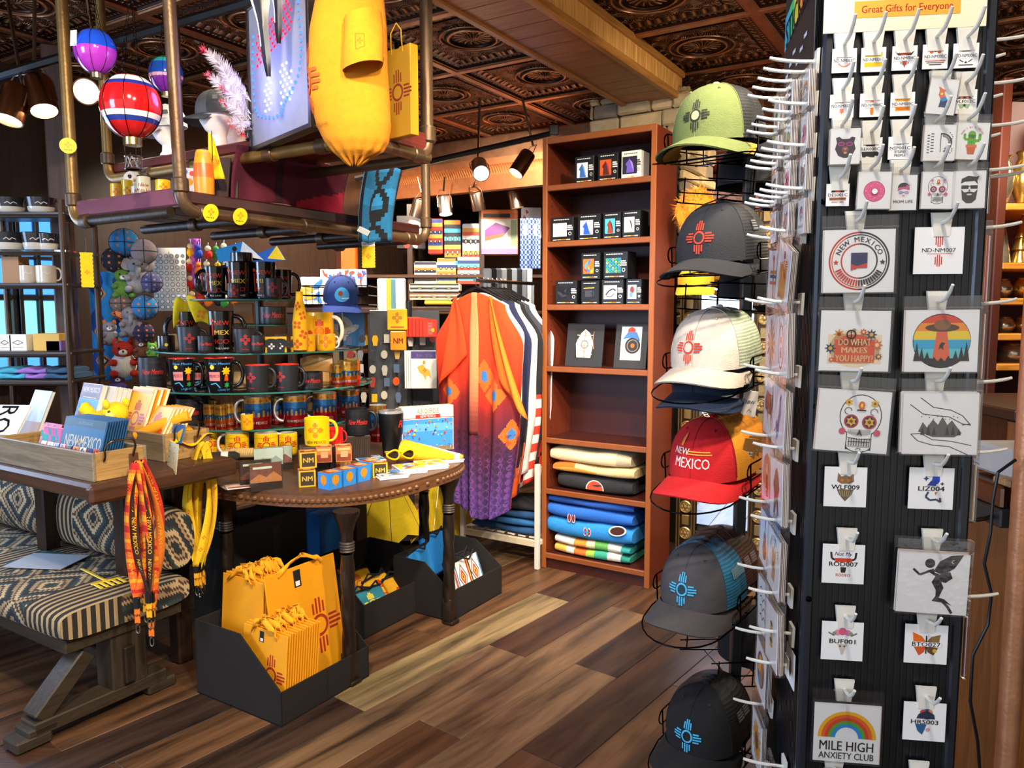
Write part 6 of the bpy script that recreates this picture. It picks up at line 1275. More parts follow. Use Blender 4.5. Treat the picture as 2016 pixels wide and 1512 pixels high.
# third tier
M_(328, 34, 655, 686, 2, 'plain', 'black shot glass with a yellow guitar pick, left end of the third tier', .03, None, art=dc(0, .035, .008, '#e8c01c'))
M_(374, 46, 638, 688, 2, 'zia', 'dark grey mug with a red sun at the left of the third tier', .05, 1.5)
M_(406, 32, 654, 688, 2, 'script', 'small black cup lettered New Mexico on the third tier', .02, None)
M_(370, 44, 608, 682, 2, 'tall', 'tall black NEW MEXICO mug holding a yellow flag on the third tier', .16, -1.5)
M_(438, 52, 606, 686, 2, 'tall', 'tall black latte mug at the centre left of the third tier', .12, 1.4)
M_(484, 48, 642, 689, 2, 'zia', 'dark grey mug with a red sun at the centre of the third tier', .04, 1.3)
M_(507, 32, 654, 689, 2, 'script', 'small black cup at the centre of the third tier', .015, None)
M_(630, 58, 612, 684, 2, 'sun', 'tall yellow sunburst mug with a white handle on the third tier', .14, 1.2)
M_(600, 44, 618, 684, 2, 'sun', 'tall yellow sunburst mug behind the sock on the third tier', .16, None)
M_(642, 40, 655, 686, 2, 'yellow', 'small yellow sun mug at the right end of the third tier', .05, 1.3)
M_(607, 30, 655, 687, 2, 'yellow', 'small yellow sun mug left of another on the third tier', .05, None)
# shirt-shaped magnets
for k, px in enumerate((535, 552, 586)):
 q = onshelf(px, 1.30, .49); t = thing('shirt_ornament', '%s black shirt-shaped ornament with a white sun on the third tier' % ('left', 'middle', 'right')[k], 'ornament', q, facing(q) + math.pi / 2, 'shirt-shaped ornaments')
 MB().prism([(-.02, 0), (.02, 0), (.02, .035), (.034, .022), (.044, .036), (.024, .062), (.009, .066), (-.009, .066), (-.024, .062), (-.044, .036), (-.034, .022), (-.02, .035)], -.006, .006, '#121214', rotm('X', math.pi / 2)).build('shirt', 'gloss', t)
 MB().decal(zia('#e8e6e2', .03, 0, .03, w=.06), xz(-.0065)).build('emblem', 'gloss', t)
 MB().box(-.03, .03, .008, .03, 0, .075, '#f0b814').build('card', 'paper', t)
# yellow flag stuck in a mug and the yellow tie-shaped sock
q = onshelf(372, 1.42, .36); t = thing('desk_flag', 'yellow sun flag standing in a tall black mug on the third tier', 'flag', q)
MB().tube([(0, 0, -.1), (.004, 0, .2)], .002, '#c8b890', 6).build('stick', 'matte', t)
for k, (x0, x1, zz) in enumerate(((-.07, .01, .12), (.0, .12, .15))):
 MB().sheet(lambda u, v: Vector((x0 + (x1 - x0) * u + .05 * v * k, -.02 * k - .02 * math.sin(4 * u + 2 * v), zz - .13 * v - (.06 * u if k else -.02 * u) + .02 * math.sin(5 * u))), 12, 10, '#f4cf12', .0015).build('flag_cloth', 'cloth', t, ang=2)
MB().decal(zia('#d8641c', .05, rot=30, w=.06), lambda x, y, z: Vector((.085 + x, -.05 - z, .06 + y))).build('emblem', 'cloth', t)
q = onshelf(592, 1.31, .5); t = thing('novelty_bottle', 'yellow bottle-shaped sleeve printed with orange suns on the third tier', 'bottle sleeve', q, facing(q) + math.pi / 2)
MB().lathe([(.034, 0), (.036, .05), (.036, .13), (.028, .19), (.018, .24), (.016, .28)], '#f2b414', 16).build('sleeve', 'cloth', t)
MB().decal(sum([zia('#d8541c', .045, (k % 2) * .03 - .015, .03 + k * .045, 20 * k, w=.08) for k in range(5)], []), lambda x, y, z: Vector(((.0372 + z - max(0, y - .13) * .16) * math.sin(x / .036), -(.0372 + z - max(0, y - .13) * .16) * math.cos(x / .036), y)), .012).build('sun_print', 'cloth', t)
# second tier
M_(302, 54, 704, 764, 1, 'script', 'dark grey mug lettered New Mexico at the left end of the second tier', .05, 2.4)
M_(361, 54, 703, 768, 1, 'fiesta', 'black mug with bright NEW MEXICO pictures and red inside, left one', .05, 1.2)
M_(434, 62, 702, 770, 1, 'fiesta', 'black mug with bright NEW MEXICO pictures and red inside, right one', .05, 1.3)
M_(398, 44, 702, 756, 1, 'fiesta', 'black mug with bright pictures behind the two fiesta mugs', .17, 1.3)
M_(508, 50, 715, 768, 1, 'zia', 'dark mug with red inside and a red sun, left of its pair', .05, 1.2, cin='#d8301c', turn=-.6)
M_(566, 50, 714, 766, 1, 'zia', 'dark mug with red inside and a red sun, right of its pair', .05, 1.2, cin='#d8301c', turn=-.6)
M_(614, 46, 726, 760, 1, 'script', 'low black mug lettered New Mexico near the right of the second tier', .04, None)
M_(688, 46, 704, 752, 1, 'shot', 'colourful picture beaker at the right end of the second tier', .04)
M_(666, 32, 708, 750, 1, 'shot', 'narrow colourful picture beaker near the right end of the second tier', .08)
q = onshelf(626, 1.12, .4); t = thing('leather_pouch', 'tan leather pouch behind the low black mug on the second tier', 'pouch', q, facing(q) + math.pi / 2)
MB().box(-.075, .075, 0, .04, 0, .14, '#c0904a', .018).build('body', 'satin', t); MB().sheet(lambda u, v: Vector(((u - .5) * .15, -.004 - .012 * math.sin(math.pi * v), .14 - .08 * v + .015 * math.sin(3 * u))), 8, 5, '#b08040', .003).build('flap', 'satin', t)
# first tier
M_(283, 52, 770, 812, 0, 'land', 'shiny landscape-band mug at the left rear of the first tier', .16, None)
M_(325, 50, 784, 842, 0, 'script', 'black mug lettered New Mexico in red, left one on the first tier', .06, None)
M_(374, 50, 787, 845, 0, 'script', 'black mug lettered New Mexico in red, right one on the first tier', .06, 1.0)
M_(345, 40, 778, 830, 0, 'plain', 'plain black mug behind the lettered pair on the first tier', .18, 1.5)
M_(398, 40, 778, 830, 0, 'plain', 'plain black mug behind the shot glasses on the first tier', .18, 1.5)
for k, (px, tp, ro_, n) in enumerate(((414, 795, .05, 'front left'), (436, 794, .03, 'front middle'), (452, 792, .08, 'front right'), (425, 788, .12, 'rear left'), (466, 790, .12, 'rear right'))): M_(px, 26, tp, 843 - k, 0, 'shot', 'shiny band shot glass, %s of the cluster on the first tier' % n, ro_)
M_(508, 56, 779, 842, 0, 'land', 'shiny landscape-band NEW MEXICO mug left of centre on the first tier', .07, -1.7)
M_(582, 50, 779, 840, 0, 'land', 'shiny landscape-band NEW MEXICO mug at the centre of the first tier', .06, -1.6)
M_(640, 50, 777, 836, 0, 'land', 'shiny landscape-band NEW MEXICO mug right of centre on the first tier', .06, -1.6)
M_(688, 42, 774, 826, 0, 'land', 'shiny landscape-band mug at the right end of the first tier', .08, None)
M_(545, 40, 776, 828, 0, 'land', 'shiny landscape-band mug in the second row of the first tier', .17, None)
M_(668, 40, 776, 826, 0, 'land', 'shiny landscape-band mug in the rear row at the right of the first tier', .18, None)
M_(487, 26, 812, 843, 0, 'yellow', 'small yellow shot cup at the front of the first tier', .015, None)
# tan straw hats / leather things seen between tiers
for k, (px, z, rd) in enumerate(((370, 1.125, .3), (470, 1.125, .28), (560, 1.125, .3), (350, 1.305, .3), (560, 1.305, .28), (420, .95, .3))):
 q = onshelf(px, z, rd); t = thing('straw_hat', 'tan crumpled hat lying behind the mugs, %s' % ('left of the second tier', 'middle of the second tier', 'right of the second tier', 'left of the third tier', 'right of the third tier', 'first tier')[k], 'hat', q, k * 1.3, 'tan hats between the mugs')
 MB().lathe([(.1, .0), (.098, .008), (.06, .014), (.055, .05), (.045, .075), (.02, .07), (.001, .066)], '#c09a62' if k % 2 else '#8a6440', 20).build('hat', 'cloth', t)
# mugs on the table under the glass
wood = lambda r, h: sum([ln([(-r * 1.3, h * y), (r * 1.3, h * (y + .03))], .0012, '#b8860c') for y in (.22, .42, .62, .82)], []) + zia('#c8301c', h * .86, 0, h * .5, w=.04)
for k, (px, w_, tp, bs_2, hd) in enumerate(((412, 44, 850, 892, 1.5), (468, 46, 851, 895, -1.6), (525, 46, 851, 896, 1.5), (568, 36, 851, 893, -1.5))):
 q = Zp(px, bs_2, TZ); s = q.y / F; mug(q, w_ / 2 * s, (bs_2 - tp) * s, '#f2c41c', 'yellow wood-grain mug with a red sun under the glass tiers, %s from the left' % ('first', 'second', 'third', 'fourth')[k], facing(q) + hd, '#f6f0e0', wood(w_ / 2 * s, (bs_2 - tp) * s), facing(q), hcol='#f4f0e6', grp='yellow wood-grain mugs', hs=1.15)
# ================================================================ ON THE HALF-MOON TABLE
def onm(px, py): return Zp(px, py, DT)
def block(px, py, w, h, label, col='#3a2c22', d=.1):
 q = onm(px, py); s = q.y / F; t = thing('wood_block', label, 'block', q, facing(q) + math.pi / 2 + .15); mb = MB().box(-w / 2 * s, w / 2 * s, 0, d, 0, h * s, col, .004)
 for k in range(14): x = (-.5 + (k + .3) / 14) * w * s; mb.box(x, x + .003, -.002, 0, .003, h * s - .003, '#2a1f18')
 mb.build('block', 'wood_z', t); return q + Vector((-(q.x / q.y) * 0, .05, h * s)), s
b, s = block(630, 936, 66, 58, 'dark wooden block under the yellow mug')
q = At(625, b.z, b.y); mug(q, 25 * s, 55 * s, '#f2c312', 'bright yellow NEW MEXICO mug with an orange sun on a wooden block', facing(q) + 1.35, '#f2c312', T(zia('#e0781c', 31 * s, w=.05), 1, 0, 33 * s) + tx('NEW MEXICO', 6 * s, '#5a3a0c', .002, 9 * s, .008, w=40 * s), facing(q) - .15, grp=None, hcol='#eebc10', hs=1.05)
q = At(655, b.z - .02, b.y + .12); mug(q, .05, .075, '#c81c20', 'red mug behind the bright yellow mug', facing(q) + 1.2, '#e02c20', grp=None)
b, s = block(706, 905, 50, 48, 'ridged bark block under the black New Mexico mug')
q = At(705, b.z, b.y); mug(q, 25 * s, 52 * s, '#17171a', 'black mug lettered New Mexico in red on a ridged block', facing(q) + 1.3, '#101012', T(script(), 25 * s / .038, 0, 28 * s) + T(engr(52 * s / (25 * s) * .038, '#303034'), 25 * s / .038), facing(q), mat='satin', grp=None)
q = At(745, TZ, 3.95); mug(q, .045, .19, '#a81c24', 'shiny landscape-band tall mug behind the black tumbler', None, '#efeae4', landart(.19, .045), facing(q), bands=BANDS, mat='foil', rim='#efeae4', grp=None)
q = onm(771, 897); s = q.y / F; t = thing('tumbler', 'tall black steel tumbler with a clear lid beside the puzzle box', 'tumbler', q)
MB().lathe([(17 * s, 0), (17.5 * s, 6 * s), (19 * s, 34 * s), (23 * s, 46 * s), (25 * s, 84 * s), (25 * s, 86 * s)], '#101012', 28).build('body', 'satin', t)
MB().lathe([(24 * s, 85.5 * s), (25 * s, 87 * s), (24.5 * s, 91 * s), (20 * s, 91.5 * s), (.001, 91 * s)], '#8a8c8c', 28).build('lid', 'gloss', t)
MB().decal(tx('R', 14 * s, '#d8302c', 20 * s, 66 * s, .01, .3), lambda x, y, z: Vector(((24.6 * s + z) * math.cos(facing(q) + x / (24 * s)), (24.6 * s + z) * math.sin(facing(q) + x / (24 * s)), y)), .008).build('print', 'satin', t)
# puzzle box
a0, b0 = onm(792, 893), onm(893, 884); w = (b0 - a0).length; pz = math.atan2(b0.y - a0.y, b0.x - a0.x); s = a0.y / F; h = 92 * s
t = thing('puzzle_box', 'ALBUQUERQUE NEW MEXICO puzzle box with balloons in a blue sky', 'puzzle box', a0, pz)
MB().box(0, w, 0, .055, 0, h, '#e9dcc0', .002).build('carton', 'paper', t)
a = rc(0, 0, w, h, '#f0e4c8') + rc(.003, .003, w - .003, h * .72, '#3a8ad8') + rc(.003, h * .45, w - .003, h * .62, '#5aa4e6') + rc(.003, h * .003, w - .003, h * .1, '#8a7a5a') + rc(0, h * .735, w, h * .75, '#c8281c') + rc(w * .26, h * .74, w * .74, h * .82, '#c8281c') + tx('ALBUQUERQUE', h * .1, INK, w / 2, h * .9, .004, w=w * .42) + tx('NEW MEXICO', h * .055, '#fff', w / 2, h * .78, .01, w=w * .3)
rr = random.Random(11)
for k in range(46):
 x, y = rr.uniform(.03, .97) * w, (.13 + .57 * rr.random() ** .8) * h; r = rr.uniform(.008, .022) * w; c = rr.choice(['#d8301c', '#f0c01c', '#e8741c', '#7a2a8a', '#f0f0f0', '#2a9a4a', '#d8486a', '#1c3a8a']); a += dc(x, y, r, c, 8, r * 1.15) + rc(x - r * .2, y - r * 1.7, x + r * .2, y - r * 1.2, '#5a3a20')
for k in range(30): a += dc(rr.uniform(.5, .98) * w, rr.uniform(.06, .16) * h, .008 * w, rr.choice(['#2a2a2a', '#c83a2a', '#e8d8b0', '#3a5a8a']), 6)
MB().decal(a, xz(), lift=.0001).build('print', 'paper', t)
# folded yellow cloth
q = onm(848, 905); t = thing('folded_flag', 'rolled yellow and orange flag cloth lying before the puzzle box', 'flag', q, -.15)
for k, (c, r0) in enumerate((('#f0a810', .085), ('#e8741c', .066), ('#f5ecd8', .074), ('#f4b01c', .05))):
 def rl(u, v, k=k, r0=r0):
  a = -.6 + 4.2 * u; L = .13 - .02 * k; rr_ = r0 * (1 - .72 * v); x = -.13 + .26 * v + .012 * k
  return Vector((x, -.03 + .004 * k + rr_ * 1.05 * math.cos(a), .03 - .016 * v + rr_ * .75 * math.sin(a) + .008))
 MB().sheet(rl, 20, 10, c, .004).build('fold', 'cloth', t, ang=2)
# coaster tiles
stk = 0
def tile_stack(px, py, n, label, art, w=.13, rz=.45):
 q = onm(px, py);
 for k in range(n):
  t = thing('coaster_tile', '%s in the stack %s' % (('bottom picture tile', 'second picture tile', 'third picture tile', 'top picture tile')[k if k < n - 1 else 3], label), 'coaster', q + Vector((.003 * (k % 2), .002 * k, .0082 * k)), rz + .04 * (k % 2), 'picture coaster tiles')
  MB().box(-w / 2, w / 2, -w / 2, w / 2, 0, .008, '#f2f0ea', .002).build('tile', 'gloss', t)
  if k == n - 1: MB().decal(T(art, w * .92), lambda x, y, z: Vector((x, y, .008 + z))).build('picture', 'gloss', t)
scn = lambda c1, c2, c3, s_: blob_art([c1, c2, c3, '#e8e0d0'], s_)
tile_stack(768, 938, 2, 'nearest the table edge', scn('#5a8ac0', '#c86a2c', '#3a6a3a', 1))
tile_stack(806, 928, 3, 'under the sunglasses', scn('#e0b040', '#4a80b8', '#c84a2c', 2))
tile_stack(848, 920, 3, 'right of the sunglasses', scn('#f0c83a', '#d8641c', '#3a7ab8', 3))
tile_stack(884, 908, 2, 'at the right end of the table', scn('#3a7ac8', '#f0d050', '#b85a2c', 4), .11)
tile_stack(728, 905, 1, 'behind the balloon cubes', scn('#4a9ad8', '#d8a03a', '#2a5a8a', 5))
# small balloon cube boxes
def cube(px, py, z0, w, label, rz, c='#2a86d8', art='balloon'):
 q = Zp(px, py, z0) if z0 == DT else None
 if q is None: q = At(px, z0, onm(px, py).y)
 t = thing('magnet_box', label, 'box', q, rz, 'small souvenir cube boxes'); h = w
 MB().box(-w / 2, w / 2, -w / 2, w / 2, 0, h, c, .0015).build('carton', 'paper', t)
 a = (rc(-w / 2, 0, w / 2, h, '#2f8ee0') + dc(0, h * .56, w * .27, '#e89a1c', 16, w * .3) + pg([(-w * .12, h * .3), (w * .12, h * .3), (0, h * .14)], '#d8741c') + sum([ln([(k * w * .1, h * .3), (k * w * .2, h * .6), (k * w * .08, h * .84)], w * .02, '#c8541c') for k in (-1, 0, 1)], []))
 b = rc(-w / 2, 0, w / 2, h, '#c8783a') + rc(-w * .45, h * .05, w * .45, h * .5, '#8a3a1c') + rc(-w * .2, h * .3, w * .25, h * .7, '#d8a06a') + rc(-w * .4, h * .75, w * .4, h * .9, '#e8b06a')
 y = rc(-w / 2, 0, w / 2, h, '#e8b01c') + rc(-w * .4, h * .08, w * .4, h * .92, '#3a2c1c') + tx('NM', h * .3, '#e8c04a', 0, h * .5, .02)
 fr = {'balloon': a, 'photo': b, 'yellow': y}[art]
 m = MB().decal(fr, xz(-w / 2)); m.decal(a if art != 'photo' else a, lambda X, Yy, Z: Vector((w / 2 + Z, X, Yy))); m.decal(b, lambda X, Yy, Z: Vector((X, Yy - w / 2, h + Z))); m.build('print', 'paper', t); return t
CW = .068
cube(604, 955, DT, CW, 'clear-cased souvenir box below the balloon cubes, left end', .35, '#7a7a80', 'yellow')
cube(650, 960, DT, CW, 'blue balloon cube box, first of the front row', -.62)
cube(678, 953, DT, CW, 'blue balloon cube box, second of the front row', -.62)
cube(706, 945, DT, CW, 'blue balloon cube box, third of the front row', -.62)
cube(728, 936, DT, CW, 'blue balloon cube box, fourth of the front row', -.62)
cube(747, 937, DT, CW * .95, 'dark and yellow cube box at the right end of the row', .3, '#e8b01c', 'yellow')
cube(606, 950, DT + CW + .001, CW, 'yellow-topped balloon cube stacked at the left', .35, '#e8b01c', 'yellow')
cube(638, 938, DT + CW + .001, CW, 'red sunset photo cube stacked in the middle', .25, '#d8903a', 'photo')
cube(676, 936, DT + CW + .001, CW, 'canyon photo cube stacked at the right', .3, '#c8602c', 'photo')
cube(640, 930, DT, CW, 'photo cube box behind the front row, left', .2, '#c8602c', 'photo'); cube(676, 925, DT, CW, 'photo cube box behind the front row, right', .2, '#c8602c', 'photo')
# disc cases
def case(px, py, label, rz, lean, art, w=.125, h=.11):
 q = onm(px, py); t = thing('disc_case', label, 'case', q, rot=(lean, 0, rz), group='clear souvenir cases on the half-moon table')
 MB().box(-w / 2, w / 2, .001, .008, 0, h, '#1c1c20').build('insert', 'paper', t); MB().decal(art(w, h), xz(.0008)).build('print', 'paper', t); MB().box(-w / 2 - .003, w / 2 + .003, -.002, .012, 0, h + .003, '#fff').build('clear_case', 'glass', t)
ca = lambda c1, c2, sd: lambda w, h: [([(x * w, h / 2 + y * h) for x, y in p], c) for p, c in rc(-.5, -.5, .5, .5, c1) + rc(-.5, -.5, .5, -.1, '#3a2018') + pg([(-.5, -.1), (-.2, .12), (.0, -.02), (.25, .18), (.5, -.05), (.5, -.2), (-.5, -.2)], c2) + rc(-.4, .3, .2, .38, '#f0e4d4')]
case(525, 965, 'clear case with a fiery photo, front right of the disc cases', .5, -.08, ca('#8a4a3a', '#d8804a', 1)); case(505, 958, 'clear case with a dark photo, front left of the disc cases', .5, -.08, ca('#4a2c28', '#8a4a3a', 2)); case(530, 930, 'clear case with a white label behind the other cases, left', .4, -.05, ca('#e8e4e0', '#b8b4b0', 3)); case(548, 926, 'clear case with a white label behind the other cases, right', .4, -.05, ca('#d8d0c8', '#a8605a', 4))
for k, (px, py) in enumerate(((470, 962), (462, 958))):
 t = thing('photo_card', 'red and white photo card lying flat on the table edge, %s' % ('upper', 'lower')[k], 'card', onm(px, py) + Vector((0, 0, .006 * (1 - k))), .5 + .2 * k); MB().box(-.05, .05, -.035, .035, 0, .005, '#d8d4d0', .001).build('card', 'paper', t); MB().decal(rc(-.045, -.03, .045, .03, '#a8382c') + rc(-.045, -.01, .045, .03, '#e8c8b0'), lambda x, y, z: Vector((x, y, .005 + z))).build('print', 'paper', t)
# yellow sunglasses
q = onm(789, 917) + Vector((0, 0, .028)); t = thing('sunglasses', 'yellow-framed sunglasses lying folded on the coaster tiles', 'sunglasses', q, .35)
for sx in (-1, 1):
 fr = MB().tube([(sx * .036 + .03 * math.cos(a), .0, .026 + .021 * math.sin(a) + .004 * math.sin(2 * a)) for a in [2 * math.pi * k / 20 for k in range(20)]], .0045, '#f0b810', 7, closed=True).build('rim', 'gloss', t)
 ln_ = MB().lathe([(.001, -.001), (.027, -.001), (.027, .001), (.001, .001)], '#1a1410', 18, trm(sx * .036, 0, .026) @ rotm('X', math.pi / 2) @ Matrix.Diagonal((1, .72, 1, 1)), caps=False).build('lens', 'gloss', t)
 MB().tube([(sx * .068, 0, .036), (sx * .066, .05, .034), (-sx * .02, .06 + .012 * sx, .03)], .003, '#e8ac0c', 6).build('temple', 'gloss', t)
MB().tube([(-.008, 0, .036), (0, -.002, .04), (.008, 0, .036)], .004, '#f0b810', 6).build('bridge', 'gloss', t)
# corn-shaped handle, yellow sleeve and dark roll on the trestle table edge
q = Zp(478, 898, TZ - .02) ; t = thing('corn_loofah', 'woven cream corn-husk roll lying at the table edge', 'ornament', Zp(478, 900, TZ), -.1)
mb = MB().tube([(-.1, 0, .018), (-.08, 0, .018), (0, 0, .02), (.08, 0, .02), (.115, 0, .018)], [.006, .02, .024, .02, .005], '#d8b87a', 12)
for k in range(16): mb.tube([(-.085 + k * .011 + .008 * math.cos(a) * 0, .0235 * math.cos(a), .02 + .0235 * math.sin(a)) for a in [math.pi * i / 8 for i in range(9)]], .002, '#c8a460', 5)
mb.build('husk', 'cloth', t)
t = thing('sock_roll', 'rolled dark sock with a white paper band near the lanyards', 'sock', Zp(440, 908, TZ), .25); MB().tube([(-.07, 0, .02), (-.05, 0, .022), (.05, 0, .022), (.07, 0, .02)], [.012, .022, .022, .012], '#2a2624', 12).build('roll', 'cloth', t); MB().tube([(-.008, 0, .0222), (.022, 0, .0222)], .0228, '#e8e4dc', 14).build('band', 'paper', t)
t = thing('tie_roll', 'yellow printed cloth tube lying along the table edge', 'cloth', Zp(420, 893, TZ), .22); MB().tube([(-.09, 0, .02), (0, 0, .024), (.11, 0, .02), (.13, 0, .018)], [.016, .022, .018, .006], '#f0a818', 10).build('tube', 'cloth', t); MB().decal(sum([zia('#d8641c', .03, -.07 + .05 * k, 0, 20 * k) for k in range(4)], []), lambda x, y, z: Vector((x, -.0225 * math.cos(y / .022) - z, .024 + .0225 * math.sin(y / .022)))).build('sun_print', 'cloth', t)
# ================================================================ UPHOLSTERED BENCH
bn = uvthing('upholstered_bench', 'wooden trestle bench upholstered in tan and charcoal southwestern fabric', 'bench', 1.33, 2.68, 0)
def kilim():
 t = NT('southwestern_fabric'); v = t.coord((1, 1, 1), False); sp = t.n('ShaderNodeSeparateXYZ'); t.l(v, sp.inputs[0])
 X, Y, Z = sp.outputs
 tc = t.n('ShaderNodeTexCoord'); s2 = t.n('ShaderNodeSeparateXYZ'); t.l(tc.outputs['Normal'], s2.inputs[0]); en = t.math('GREATER_THAN', t.math('ABSOLUTE', s2.outputs[1]), .75)
 Y = t.math('ADD', t.math('MULTIPLY', X, en), t.math('MULTIPLY', Y, t.math('SUBTRACT', 1, en)))
 a = t.math('ADD', X, Z)
 st = 42.0                                            # stepped pattern: snap to small cells
 def snap(s): return t.math('DIVIDE', t.math('FLOOR', t.math('MULTIPLY', s, st * 2)), st * 2)
 tri = lambda s, p: t.math('ABSOLUTE', t.math('SUBTRACT', t.math('FRACT', t.math('MULTIPLY', s, p)), .5))
 d = t.math('ADD', tri(snap(a), 3.4), t.math('MULTIPLY', tri(snap(Y), 3.2), 1.0))
 rings = t.math('FRACT', t.math('MULTIPLY', d, 3.2))
 stripes = t.math('GREATER_THAN', t.math('SINE', t.math('MULTIPLY', Y, 190)), .2)
 zone = t.math('GREATER_THAN', t.math('SINE', t.math('ADD', t.math('MULTIPLY', Y, 9.5), .6)), .35)
 col = t.ramp(rings, [(0, '#25282a'), (.28, '#a58a64'), (.46, '#4e3a30'), (.6, '#c2a67c'), (.82, '#33403e')], 'CONSTANT')
 scol = t.mix(stripes, hx('#2c2620'), hx('#b3986e'))
 n = t.noise(v, 300, 2)
 c = t.mix(zone, col, scol); c = t.mix(1.0, c, t.math('ADD', t.math('MULTIPLY', n, .6), .6), 'MULTIPLY')
 t.bsdf(c, .95, 0, n, .4, .003); MATS['kilim'] = t.m
kilim()
def cushion(x0, x1, y0, y1, z0, z1, name, e=.05):
 def fn(a, b):
  th = 2 * math.pi * a; c, s = math.cos(th), math.sin(th); f = .45 if e < .5 else .8
  cap_ = 1 - .35 * smooth01((abs(2 * b - 1) - .9) / .1)
  return Vector(((x0 + x1) / 2 + (x1 - x0) / 2 * math.copysign(abs(c) ** f, c) * (1 - .08 * (1 - cap_)), y0 + (y1 - y0) * b, (z0 + z1) / 2 + (z1 - z0) / 2 * math.copysign(abs(s) ** f, s) * (.65 + .35 * cap_)))
 mb = MB().grid(fn, 28, 30, '#8a7454', wrap=True)
 for b in (0, 1): mb.add([fn(i / 28, b) for i in range(28)], [tuple(range(28))], '#8a7454')
 return mb.build(name, 'kilim', bn, ang=1.3)
cushion(0, .52, 0, 1.5, .335, .455, 'seat_cushion')
cushion(.4, .56, .02, 1.5, .46, .72, 'back_cushion', .85)
WD = '#3a3024'
MB().box(.03, .49, .02, 1.48, .29, .34, WD, .006).build('seat_rail', 'wood_y', bn)
for y in (.03, 1.35):
 MB().box(.2, .34, y, y + .11, .08, .3, WD, .006).build('post', 'wood_z', bn)
 ft = MB(); ft.box(-.08, .42, y, y + .1, .035, .085, WD, .005); ft.box(-.14, -.02, y, y + .1, 0, .045, WD, .008); ft.box(.34, .46, y, y + .1, 0, .045, WD, .008); ft.box(-.1, .0, y, y + .1, .04, .068, WD, .006); ft.build('foot', 'wood_x', bn)
 br_ = MB(); br_.M = trm(.03, y + .05, .17) @ rotm('Y', -.78); br_.box(-.12, .13, -.045, .045, -.03, .03, WD, .005); br_.build('brace', 'wood_x', bn)
MB().box(.22, .3, .1, 1.4, .13, .21, '#2c241c', .005).build('stretcher', 'wood_y', bn)
MB().box(.24, .28, .01, .03, .1, .24, '#2a221a', .004).build('wedge', 'wood_z', bn)
# yellow fly swatter on the seat, papers
q = UV(1.6, 2.85, .458); t = thing('fly_swatter', 'yellow plastic fly swatter lying on the bench seat', 'fly swatter', q, RZ + 1.45)
MB().box(0, .22, -.006, .006, 0, .006, '#f0c814', .002).build('handle', 'satin', t)
for k in range(5): MB().box(-.01 - .0, -.075, -.05 + k * .022, -.036 + k * .022, .0, .005, '#f0c814', .002).build('blade', 'satin', t) if False else MB().box(-.075, -.005, -.05 + k * .022, -.037 + k * .022, 0, .005, '#f0c814', .002).build('blade', 'satin', t)
MB().box(-.012, .002, -.052, .055, 0, .006, '#e8c010', .002).build('head_bar', 'satin', t)
for k, (u, v, c, lab) in enumerate(((1.62, 3.3, '#1f4a4a', 'teal paper folder lying on the bench seat'), (1.6, 3.28, '#a8acb4', 'white sheet of paper lying on the teal folder'))):
 t = thing('paper_sheet', lab, 'paper', UV(u, v, .457 + .004 * k), RZ + .25 + .2 * k); MB().box(-.09, .09, -.13, .13, 0, .003, c, .001).build('sheet', 'paper', t)
# ================================================================ CRATES ON THE TRESTLE TABLE
KC, T2 = .88, .905
def cth(name, label, cat, u, v, z, group=None):
 t = uvthing(name, label, cat, u * KC, v * KC, T2 + (z - TZ) * KC, group); t.scale = (KC,) * 3; return t
def crate(u0, u1, v0, v1, h, label, wood='#8a7a62', end='#a88450'):
 t = cth('wooden_crate', label, 'crate', u0, v0, TZ); L, Wd, th = u1 - u0, v1 - v0, .014
 MB().box(0, th, 0, Wd, 0, h, wood, .003).build('side_board', 'wood_y', t); MB().box(L - th, L, 0, Wd, 0, h, wood, .003).build('side_board', 'wood_y', t)
 for y in (0, Wd - th): MB().box(th, L - th, y, y + th, 0, h, end, .003).build('end_board', 'wood_x', t)
 MB().box(th, L - th, th, Wd - th, 0, .01, wood).build('bottom', 'wood_y', t)
 c = L * .45
 MB().tube([(c - .06, -.006, h * .7), (c - .064, -.02, h * .85)] + bend((c - .064, -.02, h * 1.05), (c - .062, -.03, h * 1.38), (c - .03, -.03, h * 1.38), 4) + bend((c + .03, -.03, h * 1.38), (c + .062, -.03, h * 1.38), (c + .064, -.02, h * 1.05), 4) + [(c + .06, -.006, h * .7)], .0045, '#6a5c4c', 8).build('handle', 'metal', t)
 MB().box(c + .045, c + .085, -.008, 0, .012, h * .8, '#5a3c28', .003).build('leather_strap', 'satin', t)
 hk_ = MB().tube([(c + .06, -.01, h * .5), (c + .062, -.03, h * .48), (c + .062, -.055, h * .5), (c + .062, -.062, h * .6)], .0035, '#4a3c30', 7).build('peg_hook', 'metal', t)
 return t, (c, h)
c1, k1 = crate(1.64, 1.87, 2.97, 3.75, .115, 'weathered wooden crate in front holding licence plates')
c2, k2 = crate(2.03, 2.27, 3.1, 3.85, .125, 'weathered wooden crate behind holding yellow souvenirs', '#86745a')
